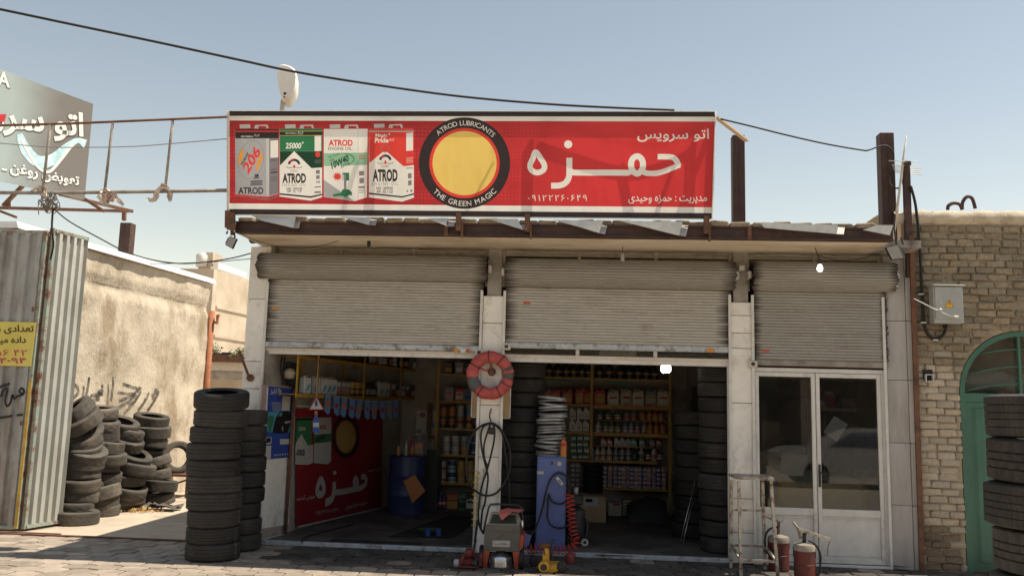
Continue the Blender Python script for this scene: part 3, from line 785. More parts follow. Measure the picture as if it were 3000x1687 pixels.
def word(name, m, s, box, off, k, bold=0.0, shear=0.0, rot=None, parent=None, spacing=1.0, split=None):
    """lettering stretched into a pixel box (x0, y0, x1, y1); k maps crop pixels to photograph pixels; rot = four... three corners instead"""
    if rot: a, b, c = [k(*q) for q in rot]
    else:
        x0, y0, x1, y1 = box; a, b, c = k(x0, y1), k(x1, y1), k(x0, y0)
    v, f = text_pts(s, bold, shear, spacing); x0, x1 = min(p.x for p in v), max(p.x for p in v); y0, y1 = min(p.y for p in v), max(p.y for p in v)
    o, u, w = SP(*a, off), SP(*b, off)-SP(*a, off), SP(*c, off)-SP(*a, off)
    for tris in (text_words(v, f, split) if split is not None else [f]):
        mb = MB(); idx = sorted({i for t in tris for i in t}); mp_ = {i: k for k, i in enumerate(idx)}
        mb.add([o+u*((v[i].x-x0)/(x1-x0))+w*((v[i].y-y0)/(y1-y0)) for i in idx], [tuple(mp_[i] for i in t) for t in tris]); mb.build(name, m, parent or sign)
q4 = lambda x, y: (640+x/4.025, 300+y/4.025)
q5 = lambda x, y: (1200+x/2.740, 310+y/2.740)
def tin(name, pts, m):
    return sh(name, m, [q4(*p) for p in pts], 0.006)
def on(par, name, m, pts, off=0.009):
    return sh(name, m, [q4(*p) for p in pts], off, par)
def top_of(t, x, y, w=520):
    on(t, 'cap', 'flex_silver', [(x, y), (x+125, y-4), (x+128, y+42), (x+4, y+46)])
    on(t, 'handle', 'flex_silver', [(x+170, y+46), (x+185, y+4), (x+330, y), (x+345, y+42), (x+320, y+44), (x+310, y+18), (x+225, y+18), (x+222, y+48)])
def ell(cx, cy, rx, ry, a0=0, n=36, rot=0.0):
    return [(cx+rx*math.cos(t)*math.cos(rot)-ry*math.sin(t)*math.sin(rot), cy+rx*math.cos(t)*math.sin(rot)+ry*math.sin(t)*math.cos(rot)) for t in [2*math.pi*i/n for i in range(n)]]
def star(cx, cy, r0, r1, n=12):
    return [(cx+(r0 if i % 2 else r1)*math.cos(math.pi*i/n), cy+(r0 if i % 2 else r1)*math.sin(math.pi*i/n)*0.9) for i in range(2*n)]
def bars(par, pts, m='flex_navy', off=0.009):
    for (x0, y0, x1, y1) in pts: on(par, 'small_print', m, [(x0, y0), (x1, y0-4), (x1, y1-4), (x0, y1)], off)
# tin one
t = tin('oil_tin_print', [(193, 318), (705, 316), (705, 1108), (580, 1146), (197, 1105)], 'flex_grey')
on(t, 'top_band', 'flex_black', [(193, 318), (705, 316), (703, 425), (195, 425)]); on(t, 'top_line', 'flex_bright_red', [(193, 335), (703, 333), (703, 349), (193, 351)], 0.012)
on(t, 'tin_side', 'flex_dark_grey', [(596, 426), (703, 426), (705, 1072), (596, 1098)]); on(t, 'edge_glint', 'flex_silver', [(560, 427), (595, 427), (592, 1098), (560, 1095)])
on(t, 'foot_line', 'flex_bright_red', [(197, 1082), (580, 1112), (705, 1076), (705, 1090), (580, 1126), (197, 1097)], 0.012)
on(t, 'foot_line', 'flex_black', [(197, 1098), (580, 1127), (705, 1091), (705, 1102), (580, 1140), (197, 1104)], 0.012)
on(t, 'side_label', 'print_white', [(608, 452), (700, 446), (700, 648), (608, 655)], 0.012); top_of(t, 245, 262)
mb = MB(); ribbon(mb, [SP(*q4(*p), 0.009) for p in ell(378, 675, 150, 225, rot=R(12))], 0.004, sN, True); mb.build('ring', 'flex_dark_grey', t)
on(t, 'flame', 'flex_orange', ell(262, 640, 24, 90, rot=R(14))); on(t, 'flame', 'flex_orange', ell(480, 700, 22, 110, rot=R(20)))
word('digits', 'flex_bright_red', '206', None, 0.014, q4, 0.03, rot=((345, 855), (500, 590), (272, 760)), parent=t)
word('lettering', 'flex_black', 'WAVE', None, 0.014, q4, 0.02, rot=((275, 758), (360, 620), (252, 720)), parent=t)
word('lettering', 'flex_black', 'ATROD', (228, 1000, 525, 1082), 0.014, q4, 0.03, parent=t)
word('lettering', 'print_white', 'NEW FORMULA', (262, 392, 405, 412), 0.014, q4, 0.01, parent=t); word('lettering', 'print_white', 'PLUS', (415, 375, 478, 402), 0.014, q4, 0.0, 0.2, parent=t)
bars(t, [(410, 890, 480, 902), (425, 848, 470, 884), (375, 925, 515, 940), (375, 950, 515, 964), (372, 972, 515, 982), (615, 670, 690, 676), (615, 690, 690, 694), (615, 790, 690, 796), (612, 820, 690, 834), (615, 880, 690, 884), (615, 900, 690, 904), (615, 920, 690, 924)], 'flex_navy')
# tin two
t = tin('oil_tin_print', [(718, 312), (1222, 310), (1220, 1118), (1085, 1160), (718, 1110)], 'print_white')
on(t, 'green_field', 'flex_green', [(718, 312), (1222, 310), (1222, 575), (890, 576), (720, 576)]); on(t, 'dark_field', 'flex_dark_green', [(720, 577), (889, 577), (721, 745)]); on(t, 'dark_field', 'flex_dark_green', [(891, 577), (1222, 576), (1220, 768), (1095, 776)])
on(t, 'top_band', 'flex_black', [(718, 346), (1222, 344), (1222, 384), (718, 386)], 0.012); top_of(t, 780, 262)
for yy in (338, 390): on(t, 'gold_line', 'flex_yellow', [(718, yy), (1222, yy-2), (1222, yy+3), (718, yy+5)], 0.012)
on(t, 'side_label', 'print_white', [(1130, 394), (1208, 388), (1208, 572), (1130, 576)], 0.012); on(t, 'red_dot', 'flex_bright_red', ell(1168, 614, 30, 32), 0.012)
word('digits', 'print_white', '25000', (785, 476, 972, 545), 0.014, q4, 0.03, 0.15, parent=t); word('digits', 'print_white', '+', (977, 462, 1002, 488), 0.014, q4, 0.03, parent=t)
word('lettering', 'print_white', 'NEW FORMULA', (785, 356, 918, 374), 0.014, q4, 0.01, parent=t); word('lettering', 'print_white', 'PLUS', (930, 342, 995, 380), 0.014, q4, 0.0, 0.2, parent=t)
def emblem(t, cx, cy):
    mb = MB(); ribbon(mb, [SP(*q4(cx+62*math.cos(a), cy+62*math.sin(a)), 0.012) for a in [R(190+i*16) for i in range(11)]], 0.028, sN); mb.build('emblem_arc', 'flex_navy', t)
    mb = MB(); ribbon(mb, [SP(*q4(cx+66*math.cos(a), cy+66*math.sin(a)), 0.014) for a in [R(215+i*9) for i in range(6)]], 0.014, sN); mb.build('emblem_arc', 'flex_bright_red', t)
    mb = MB(); ribbon(mb, [SP(*q4(cx+a, cy+b), 0.012) for a, b in ((-95, 20), (-60, 34), (0, 22), (60, 34), (98, 20))], 0.008, sN); mb.build('emblem_wing', 'flex_dark_grey', t)
    on(t, 'emblem_heart', 'flex_bright_red', ell(cx, cy+16, 12, 24), 0.015)
emblem(t, 888, 740)
word('lettering', 'flex_dark_grey', 'Classic', (845, 792, 930, 818), 0.012, q4, 0.0, 0.35, parent=t)
word('lettering', 'flex_black', 'ATROD', (750, 836, 1028, 952), 0.012, q4, 0.045, parent=t); word('lettering', 'flex_dark_grey', 'ENGINE OIL', (746, 958, 1028, 992), 0.012, q4, 0.0, spacing=1.5, parent=t)
word('lettering', 'flex_navy', 'SAE : 20W/50', (798, 1004, 985, 1034), 0.012, q4, 0.02, parent=t); word('lettering', 'flex_navy', 'API : SL / CF', (804, 1036, 976, 1064), 0.012, q4, 0.02, parent=t)
on(t, 'foot_line', 'flex_navy', [(718, 1070), (1085, 1106), (1220, 1076), (1220, 1094), (1085, 1126), (718, 1090)], 0.012)
bars(t, [(1130, 680, 1205, 684), (1130, 695, 1205, 699), (1130, 710, 1205, 714)], 'flex_dark_grey', 0.012)
bars(t, [(1146, 800, 1192, 845), (1148, 862, 1190, 905), (1150, 930, 1164, 955), (1172, 928, 1192, 952), (1128, 992, 1205, 1006), (1128, 1050, 1205, 1072)], 'flex_dark_grey', 0.012)
# tin three
t = tin('oil_tin_print', [(1240, 314), (1757, 312), (1750, 1120), (1605, 1165), (1240, 1115)], 'print_white')
on(t, 'green_haze', 'flex_mid_green', [(1240, 600), (1755, 592), (1753, 735), (1240, 752)]); top_of(t, 1308, 262)
word('lettering', 'flex_bright_red', 'ATROD', (1295, 440, 1580, 515), 0.012, q4, 0.04, parent=t); word('lettering', 'flex_black', 'ENGINE OIL', (1290, 526, 1570, 562), 0.012, q4, 0.0, parent=t)
mb = MB(); ribbon(mb, [SP(*q4(1460+135*math.cos(a), 668+68*math.sin(a)), 0.012) for a in [R(-120+i*14) for i in range(15)]], [0.002+0.010*math.sin(math.pi*i/14) for i in range(15)], sN); mb.build('swoosh', 'flex_green', t)
word('lettering', 'flex_dark_green', '10W40', None, 0.014, q4, 0.035, 0.1, rot=((1335, 790), (1540, 690), (1315, 712)), parent=t)
word('lettering', 'flex_dark_green', 'Hi-Tech', None, 0.014, q4, 0.0, rot=((1300, 662), (1420, 620), (1292, 632)), parent=t); word('lettering', 'flex_dark_green', 'SAE', None, 0.014, q4, 0.01, rot=((1312, 700), (1362, 684), (1306, 674)), parent=t)
word('lettering', 'flex_dark_green', 'API:SL', None, 0.014, q4, 0.01, rot=((1440, 778), (1556, 730), (1432, 745)), parent=t)
on(t, 'starburst', 'flex_bright_red', star(1400, 874, 34, 62)); on(t, 'grey_corner', 'flex_grey', [(1240, 912), (1480, 1080), (1600, 1162), (1240, 1113)])
on(t, 'piston_rod', 'flex_dark_grey', [(1476, 850), (1506, 850), (1504, 1050), (1478, 1050)], 0.012); on(t, 'piston_head', 'flex_green', [(1458, 830), (1538, 828), (1538, 920), (1500, 925), (1500, 850), (1458, 852)], 0.014); on(t, 'piston_head', 'flex_silver', [(1454, 856), (1474, 855), (1474, 918), (1454, 918)], 0.014)
on(t, 'crank', 'flex_green', [(1345, 1085), (1440, 1065), (1460, 1025), (1530, 1025), (1570, 1060), (1572, 1100), (1540, 1090), (1500, 1118), (1440, 1100), (1350, 1112)], 0.014)
on(t, 'tin_side', 'flex_silver', [(1640, 314), (1646, 314), (1646, 1150), (1640, 1152)], 0.012); word('lettering', 'flex_bright_red', 'ATROD', (1650, 616, 1722, 652), 0.014, q4, 0.03, parent=t)
bars(t, [(1650, 660, 1720, 672), (1650, 706, 1725, 710), (1650, 724, 1725, 728), (1650, 742, 1725, 746), (1655, 810, 1712, 865), (1658, 892, 1712, 955), (1648, 990, 1725, 1014), (1648, 1034, 1725, 1044), (1648, 1060, 1725, 1068)], 'flex_dark_grey', 0.014)
# tin four
t = tin('oil_tin_print', [(1772, 312), (2303, 308), (2303, 1125), (2165, 1172), (1772, 1120)], 'print_white')
on(t, 'red_field', 'flex_bright_red', [(1772, 350), (2303, 346), (2303, 740), (2180, 755), (1962, 562), (1776, 718)]); on(t, 'top_band', 'flex_bright_red', [(1772, 312), (2303, 308), (2303, 330), (1772, 334)]); top_of(t, 1830, 256)
for yy in (337,): on(t, 'dark_line', 'flex_black', [(1772, yy), (2303, yy-4), (2303, yy+3), (1772, yy+7)], 0.010)
word('lettering', 'print_white', 'Magic', (1846, 368, 1988, 418), 0.012, q4, 0.035, 0.1, parent=t); word('lettering', 'print_white', '+', (1998, 362, 2024, 388), 0.012, q4, 0.02, parent=t)
word('lettering', 'print_white', 'Pride', (1838, 418, 2002, 476), 0.012, q4, 0.035, 0.1, parent=t); word('lettering', 'print_white', 'PLUS', (2010, 425, 2070, 455), 0.012, q4, 0.0, 0.25, parent=t)
on(t, 'starburst', 'flex_dark_grey', star(1960, 545, 42, 62), 0.012); on(t, 'starburst', 'flex_bright_red', star(1960, 545, 36, 56), 0.014)
on(t, 'side_label', 'print_white', [(2212, 362), (2292, 356), (2292, 566), (2212, 572)], 0.012); on(t, 'seal', 'flex_red', ell(2252, 612, 30, 32), 0.012)
emblem(t, 1965, 690); word('digits', 'flex_dark_grey', '12000', (1912, 738, 2008, 768), 0.012, q4, 0.0, 0.2, parent=t)
word('lettering', 'flex_black', 'ATROD', (1816, 788, 2110, 934), 0.012, q4, 0.045, parent=t); word('lettering', 'flex_dark_grey', 'ENGINE OIL', (1806, 938, 2116, 980), 0.012, q4, 0.0, spacing=1.5, parent=t)
word('lettering', 'flex_navy', 'SAE : 20W/50', (1858, 996, 2055, 1030), 0.012, q4, 0.02, parent=t); word('lettering', 'flex_navy', 'API : SG / CD', (1858, 1036, 2055, 1070), 0.012, q4, 0.02, parent=t)
on(t, 'foot_line', 'flex_navy', [(1772, 1064), (2165, 1106), (2303, 1070), (2303, 1088), (2165, 1124), (1772, 1084)], 0.012)
bars(t, [(2210, 772, 2292, 782), (2232, 838, 2275, 900), (2234, 922, 2276, 980), (2218, 1035, 2234, 1060), (2262, 1030, 2284, 1056)], 'flex_dark_grey', 0.012); bars(t, [(2212, 655, 2290, 659), (2212, 672, 2290, 676), (2212, 690, 2290, 694), (2212, 708, 2290, 712)], 'print_white', 0.012)
# round badge (the cartoon figure inside it is left out)
bc = (1360.6, 478.0)
def disc(name, m, r, off):
    mb = MB(); mb.poly([SP(bc[0]+r*math.cos(a), bc[1]+r*math.sin(a), off) for a in [2*math.pi*i/64 for i in range(64)]]); return mb.build(name, m, sign)
badge = disc('badge', 'flex_black', 134, 0.006)
disc('badge_ring', 'flex_bright_red', 103, 0.009); disc('badge_field', 'flex_yellow', 94, 0.012)
def arc_text(s, a0, a1, r, h, inward):
    """letters set one by one along a circle round the badge centre"""
    mb = MB(); adv = []
    for ch in s:
        if ch == ' ': adv.append((None, 0.38)); continue
        v, f = text_pts(ch, 0.0); w = max(p.x for p in v)-min(p.x for p in v); adv.append(((v, f, min(p.x for p in v), w), w+0.12))
    tot = sum(a for _, a in adv); pos = 0.0
    for g, a in adv:
        if g:
            v, f, x0, w = g; th = R(a0+(a1-a0)*(pos+w/2)/tot); pos += a
            er = (math.cos(th), -math.sin(th)); et = (-math.sin(th)*(-1 if not inward else 1), -math.cos(th)*(-1 if not inward else 1))
            et = (math.sin(th), math.cos(th)) if not inward else (-math.sin(th), -math.cos(th))
            up = er if not inward else (-er[0], -er[1])
            pts = []
            for p in v:
                xx = (p.x-x0-w/2)*h/0.73; yy = (p.y-0.36)*h/0.73
                pts.append(SP(bc[0]+er[0]*r+et[0]*xx+up[0]*yy, bc[1]+er[1]*r+et[1]*xx+up[1]*yy, 0.012))
            mb.add(pts, f)
        else: pos += a
    return mb.build('badge_lettering', 'print_white', badge)
arc_text('ATROD LUBRICANTS', 133, 42, 118, 15, False)
arc_text('THE GREEN MAGIC', 222, 320, 118, 16, True)
# big white name, drawn stroke by stroke
def stroke(mb, pts, w, off, k=5, closed=False, kk=q5):
    ribbon(mb, smooth_path([SP(*kk(*p), off) for p in pts], k, closed), w, sN, closed)
u5 = (SP(*q5(100, 400))-SP(*q5(0, 400))).length/100.0
mb = MB()
stroke(mb, [(1012, 372), (1052, 424), (1082, 478), (1072, 518), (1026, 537), (982, 520), (966, 480), (988, 424)], 43*u5, 0.006, 6, True)
mb.poly([SP(*q5(*p), 0.0075) for p in ((984, 378), (1012, 349), (1040, 392), (1004, 402))])
mb.build('big_letter', 'print_white', sign)
mb = MB(); mb.poly([SP(*q5(*p), 0.006) for p in ell(1273, 310, 33, 32)]); mb.build('big_letter_dot', 'print_white', sign)
mb = MB(); stroke(mb, [(1282, 418), (1282, 470), (1282, 530), (1276, 580), (1248, 622), (1200, 640), (1136, 642)], 46*u5, 0.006)
stroke(mb, [(1288, 520), (1310, 535), (1400, 537), (1600, 537), (1760, 538)], 46*u5, 0.0075)
stroke(mb, [(1874, 470), (1866, 512), (1830, 545), (1790, 520), (1778, 470), (1792, 425), (1830, 405), (1864, 430)], 46*u5, 0.009, 6, True)
stroke(mb, [(1745, 540), (1775, 530), (1795, 505)], 40*u5, 0.0105)
stroke(mb, [(1862, 508), (1885, 535), (1930, 543), (2000, 538), (2080, 512), (2172, 474)], [42*u5]*16+[40*u5]*10, 0.0105)
stroke(mb, [(1992, 409), (2060, 409), (2110, 414), (2140, 436), (2162, 482)], 42*u5, 0.012)
mb.build('big_lettering', 'print_white', sign)
word('lettering', 'print_white', fa('اتو سرویس'), (1828, 186, 2404, 290), 0.006, q5, 0.012, split=0.12)
word('lettering', 'print_white', fa('مدیریت : حمزه وحیدی'), (1756, 718, 2388, 786), 0.006, q5, 0.010, split=0.12)
word('digit', 'print_white', '۰۹۱۲۲۲۶۰۶۴۹', (950, 716, 1424, 764), 0.006, q5, 0.016, spacing=1.25, split=0.005)
# the print is one sheet: keep of every layer only what no later layer covers
def flatten_print():
    from mathutils.geometry import delaunay_2d_cdt
    obs = [o for o in sign.children_recursive if o.type == 'MESH' and o.data.materials[0].name.startswith(('flex_', 'print_'))]
    bpy.context.view_layer.update()
    ux = (sTR-sTL).normalized(); uy = sN.cross(ux).normalized()
    vs2, fs, own, eds = [], [], [], []
    for k, o in enumerate(obs):
        mw = o.matrix_world; base = len(vs2); pts = [mw @ v.co for v in o.data.vertices]
        vs2 += [Vector(((p-sTL).dot(ux), (p-sTL).dot(uy))) for p in pts]
        cnt = {}
        for f in o.data.polygons:
            for ek in f.edge_keys: cnt[ek] = cnt.get(ek, 0)+1
        eds += [(base+a, base+b) for (a, b), c in cnt.items() if c == 1]
        for f in o.data.polygons:
            idx = [base+i for i in f.vertices]
            ar = sum(vs2[a].x*vs2[b].y-vs2[b].x*vs2[a].y for a, b in zip(idx, idx[1:]+idx[:1]))
            if abs(ar) < 1e-9: continue
            fs.append(idx if ar > 0 else idx[::-1]); own.append((sum((pts[i].__sub__(sTL)).dot(sN) for i in f.vertices)/len(f.vertices), k))
    import numpy as np
    v, e, f, ov, oe, of = delaunay_2d_cdt(vs2, eds, [], 0, 1e-5, False)
    tri = [[] for _ in obs]
    cen = np.array([[sum(v[i].x for i in t)/len(t), sum(v[i].y for i in t)/len(t)] for t in f]); top = np.full(len(f), -1)
    for j in sorted(range(len(fs)), key=lambda q: own[q]):
        pg = np.array([[vs2[i].x, vs2[i].y] for i in fs[j]]); lo, hi = pg.min(0), pg.max(0)
        c = np.nonzero((cen[:, 0] >= lo[0]) & (cen[:, 0] <= hi[0]) & (cen[:, 1] >= lo[1]) & (cen[:, 1] <= hi[1]))[0]
        if not len(c): continue
        ins = np.zeros(len(c), bool); x_, y_ = cen[c, 0], cen[c, 1]
        for (ax, ay), (bx_, by) in zip(pg, np.roll(pg, -1, 0)):
            if ay != by: ins ^= ((ay > y_) != (by > y_)) & (x_ < (bx_-ax)*(y_-ay)/(by-ay)+ax)
        top[c[ins]] = own[j][1]
    for poly, k in zip(f, top):
        if k >= 0: tri[k].append(poly)
    for o, ts in zip(obs, tri):
        idx = sorted({i for t in ts for i in t}); mp = {i: j for j, i in enumerate(idx)}; org = o.matrix_world.translation
        me = bpy.data.meshes.new(o.name); me.from_pydata([sTL+ux*v[i].x+uy*v[i].y-org for i in idx], [], [tuple(mp[i] for i in t) for t in ts]); me.materials.append(o.data.materials[0]); o.data = me
        if not ts: bpy.data.objects.remove(o)
    print('sign sheet', len(vs2), len(f))
flatten_print()
# props that carry the sign on the beam
for px in (672, 1345, 1546, 2068):
    a = P(px, 640, -0.88); mb = MB(); mb.beam((a.x, -0.90, 3.70), (a.x, -0.93, 3.90), 0.06, 0.05); mb.beam((a.x+.04, -0.86, 3.62), (a.x+.04, -0.90, 3.80), 0.02, 0.06); mb.build('prop', 'rusty_steel', sign)
mb = MB(); a = P(672, 640, -0.9); mb.prism([P(x, y, -0.95) for x, y in ((660, 622), (687, 622), (688, 675), (664, 672))], (0, 0.03, 0)); mb.build('bracket_plate', 'rusty_steel', sign)

# ------------------------------------------------------------------ white lamp head behind the sign
pm('white_plastic', (0.70, 0.67, 0.62), (0.76, 0.73, 0.68), scale=5, rough=0.45)
pm('rusty_white', (0.52, 0.45, 0.36), (0.62, 0.56, 0.47), scale=14, rough=0.6, dirt=(0.22, 0.11, 0.06), dscale=9)
kl = lambda x, y: (760+x/8.05, 160+y/8.05)
Yl = -0.75
lamp = empty('street_lamp', P(828, 322, Yl)-Vector((0, 0, 0.3)), 'white oval lamp head on a short pole behind the sign', 'lamp')
out = smooth_path([P(*kl(*p), Yl) for p in ((418, 450), (440, 330), (485, 262), (560, 236), (700, 270), (820, 342), (882, 450), (890, 570), (870, 790), (800, 950), (690, 1062), (560, 1040), (500, 960), (455, 800), (425, 600))], 3, True)
bv = (P(*kl(340, 640), Yl)-P(*kl(425, 600), Yl))+Vector((0, 0.22, -0.03))
cc = sum(out, Vector())/len(out)
mb = MB(); n = len(out)
rings = [[cc+(p-cc)*0.90+Vector((0, -0.025, 0)) for p in out], out, [cc+(p-cc)*1.0+bv*0.75 for p in out], [cc+(p-cc)*0.8+bv for p in out]]
vv = [p for r in rings for p in r]; ff = [tuple(range(n)), tuple(range(4*n-1, 3*n-1, -1))]
for k in range(3):
    for i in range(n): ff.append((k*n+i, k*n+(i+1) % n, (k+1)*n+(i+1) % n, (k+1)*n+i))
mb.add(vv, ff); mb.build('lamp_head', 'white_plastic', lamp, 50)
mb = MB(); mb.cyl(P(*kl(565, 1060), Yl+.1), P(*kl(480, 1420), Yl+.1)-Vector((0, 0, .25)), 0.028, 12); mb.build('pole', 'rusty_white', lamp, True)
mb = MB(); mb.cyl(P(*kl(605, 925), Yl-.03), P(*kl(605, 925), Yl+.02), 0.018, 10); mb.cyl(P(*kl(583, 1005), Yl-.03), P(*kl(583, 1005), Yl+.02), 0.010, 10); mb.build('screw', 'lamp_black', lamp)

# ------------------------------------------------------------------ roof columns, empty frame at the left of the sign, rags
def steel_column(px0, px1, pyt, pyb, Y, label, lean=0):
    a, b = P(px0, pyt, Y), P(px1, pyt, Y); w = b.x-a.x
    mb = MB(); xm = (a.x+b.x)/2; z0 = P(px0, pyb, Y).z
    mb.rbox((xm-w/2, Y, z0), (xm+w/2, Y+w*.9, a.z), .006); mb.box((xm-.004, Y-.003, z0), (xm+.004, Y-.0005, a.z-.01))
    return tag(mb.build('steel_column', 'red_oxide_steel'), label, 'column', 'cut steel columns on the roofs')
steel_column(2146, 2182, 395, 668, 0.05, 'brown steel column stub on the roof just right of the red sign')
steel_column(2578, 2619, 388, 720, 0.05, 'tall brown steel column on the roof beside the antenna')
fr = empty('sign_frame', P(300, 560, -0.95), 'bare pipe frame stretching left from the red sign', 'frame')
a, b = P(-260, 375, -1.12), P(664, 343, -1.12); mb = MB(); mb.tube([a, a.lerp(b, .5)+Vector((0, 0, -0.015)), b], 0.015, 8); mb.build('top_pipe', 'rusty_steel', fr, True)
a, b = P(-260, 563, -0.95), P(664, 558, -0.95); mb = MB(); mb.tube([a, a.lerp(b, .45)+Vector((0, 0, -0.02)), b], 0.022, 8); mb.build('bottom_pipe', 'grey_bar', fr, True)
for (x0, y0, x1, y1) in ((148, 365, 125, 556), (330, 362, 307, 556), (506, 353, 484, 552), (-60, 372, -84, 560)):
    mb = MB(); mb.cyl(P(x0, y0, -1.12), P(x1, y1, -0.95), 0.016, 8); mb.build('upright', 'grey_bar', fr, True)
pm('rag', (0.55, 0.45, 0.37), (0.68, 0.60, 0.52), scale=9, rough=0.9, dirt=(0.38, 0.17, 0.11), dscale=7, bump=0.3, bscale=30)
def rag(pts, label, Y=-0.96):
    """torn cloth knotted round the pipe: creased strips hanging in tails"""
    mb = MB(); rng = random.Random(len(pts)*7+int(pts[0][0][0]))
    for tail in pts:
        path = smooth_path([P(x, y, Y+rng.uniform(-.02, .02)) for x, y, _ in tail], 5); n = len(path); K = 7; vv = []
        ph = rng.uniform(0, 6)
        for i, p in enumerate(path):
            t = i/(n-1)*(len(tail)-1); k = min(int(t), len(tail)-2); w = (tail[k][2]*(1-(t-k))+tail[k+1][2]*(t-k))*1.25
            tg = (path[min(i+1, n-1)]-path[max(i-1, 0)]).normalized(); sd = tg.cross(Vector((0, 1, 0))); sd = sd.normalized() if sd.length > .1 else Vector((1, 0, 0)); a = .7*math.sin(ph+i*.35); sd = sd*math.cos(a)+Vector((0, 1, 0))*math.sin(a); nr = sd.cross(tg).normalized()
            for j in range(K): vv.append(p+sd*(j/(K-1)-.5)*2*w*rng.uniform(.85, 1.1)+nr*(w*.45*math.sin(j*1.9+i*.6+ph)+rng.uniform(-.006, .006)))
        mb.add(vv, [(i*K+j, i*K+K+j, i*K+K+j+1, i*K+j+1) for i in range(n-1) for j in range(K-1)])
    return tag(mb.build('rag', 'rag', smooth=60), label, 'rag', 'rags tied to the pipe')
rag([[(300, 556, .05), (305, 575, .06), (312, 595, .04), (318, 603, .015)], [(305, 560, .04), (330, 570, .035), (340, 580, .02), (350, 590, .02), (362, 602, .018)], [(322, 590, .03), (330, 578, .045), (328, 560, .03)]], 'pale rag with two tails tied to the pipe, nearer the billboard')
rag([[(452, 566, .02), (470, 552, .045), (488, 550, .035), (497, 572, .03), (498, 590, .015)], [(458, 560, .03), (455, 582, .025), (440, 586, .018), (432, 580, .012)]], 'torn pale rag tied to the pipe, nearer the red sign')
rag([[(90, 558, .015), (115, 552, .03), (140, 556, .025)], [(128, 562, .03), (140, 585, .03), (150, 600, .02)]], 'frayed pale rag and knot on the pipe in front of the billboard')
# ------------------------------------------------------------------ left: gate, yard wall, billboard, far building
def corr_mat(name, c1, c2, d):
    return pm(name, c1, c2, scale=3, rough=0.5, metal=0.15, dirt=d, dscale=2.2, dlo=0.5, dhi=0.75, stretch=(1, 1, 0.5))
corr_mat('gate_sheet', (0.27, 0.265, 0.255), (0.40, 0.395, 0.375), (0.17, 0.12, 0.085))
corr_mat('gate_sheet_pale', (0.40, 0.405, 0.37), (0.52, 0.52, 0.48), (0.36, 0.33, 0.28))
pm('gate_frame', (0.25, 0.30, 0.25), (0.38, 0.41, 0.35), scale=5, rough=0.55, dirt=(0.15, 0.06, 0.03), dscale=5, dlo=0.46, dhi=0.62)
pm('yellow_paint', (0.48, 0.30, 0.04), (0.60, 0.40, 0.07), scale=10, rough=0.6, dirt=(0.25, 0.15, 0.05), dscale=6)
def corrugated(mb, o, u, nrm, L, z0, z1, pitch=0.17, depth=0.035, first=0.0):
    """trapezoid-ribbed sheet: o + u*s, standing ribs towards nrm"""
    s = first; prof = [(0, 0)]
    while s < L:
        for ds, dep in ((pitch*.30, 0), (pitch*.42, depth), (pitch*.78, depth), (pitch*.90, 0)):
            if s+ds < L: prof.append((s+ds, dep))
        s += pitch
    prof.append((L, 0))
    n = len(prof); v = [o+u*a+nrm*b+Vector((0, 0, z0)) for a, b in prof]+[o+u*a+nrm*b+Vector((0, 0, z1)) for a, b in prof]
    v2 = [p-nrm*0.004 for p in v]
    mb.add(v+v2, [(i, i+1, n+i+1, n+i) for i in range(n-1)]+[(2*n+i, 3*n+i, 3*n+i+1, 2*n+i+1) for i in range(n-1)])
YG = 0.25
gx = P(100, 1100, YG).x; gz = P(147, 676, YG).z
gate = empty('corrugated_gate', (gx, YG, 0), 'tall grey corrugated gate leaf standing closed at the left edge', 'gate')
mb = MB(); corrugated(mb, Vector((gx-1.9, YG, 0)), Vector((1, 0, 0)), Vector((0, -1, 0)), 1.86, 0.06, gz-.04); mb.build('ribbed_sheet', 'gate_sheet', gate)
mb = MB(); mb.rbox((gx-1.95, YG-.03, gz-.05), (gx, YG+.03, gz), .006); mb.rbox((gx-.05, YG-.035, 0.03), (gx, YG+.03, gz-.051), .006); mb.rbox((gx-1.95, YG-.03, 0.02), (gx-.051, YG+.03, .07), .006); mb.build('frame', 'gate_frame', gate)
q0, q1 = P(93, 1115, YG-.04).z, 0.04
mb = MB(); mb.box((gx-.035, YG-.042, q1), (gx+.004, YG-.036, q0)); mb.build('yellow_strip', 'yellow_paint', gate)
for py in (905, 1240):
    q = P(105, py, YG-.05); mb = MB(); mb.rbox((gx-.09, YG-.06, q.z-.03), (gx-.06, YG-.036, q.z+.03), .005); mb.build('bolt', 'rusty_steel', gate)
# open leaf, turned into the yard
hz = gz+0.0; e1 = G(174, 1527, 0.05); h0 = Vector((gx+0.06, YG+.02, 0)); ud = Vector((e1.x-h0.x, e1.y-h0.y, 0)); Lf = ud.length; ud.normalize(); un = Vector((ud.y, -ud.x, 0))
leaf = empty('open_gate_leaf', h0, 'pale corrugated gate leaf swung open into the yard, lit by the sun', 'gate')
zt = PX(161, 690, h0.x).z if False else gz+0.02
mb = MB(); corrugated(mb, h0, ud, un, Lf, 0.07, zt-.03, pitch=Lf/4.6, depth=0.045, first=Lf*.02); mb.build('ribbed_sheet', 'gate_sheet_pale', leaf)
mb = MB(); up = Vector((0, 0, 1))
mb.beam(h0+up*(zt-.02)+un*.02, h0+ud*Lf+up*(zt-.02)+un*.02, .05, .045); mb.beam(h0+up*.055+un*.02, h0+ud*Lf+up*.055+un*.02, .05, .04); mb.beam(h0+ud*Lf+up*.03, h0+ud*Lf+up*zt, .03, .05, un); mb.beam(h0+up*.03, h0+up*zt, .04, .05, un)
mb.build('frame', 'gate_frame', leaf)
mb = MB(); mb.beam((gx+.03, YG+.03, 0), (gx+.03, YG+.03, zt+.02), .035, .05); tag(mb.build('gate_post', 'rusty_steel'), 'thin rusty post between the two gate leaves', 'post')
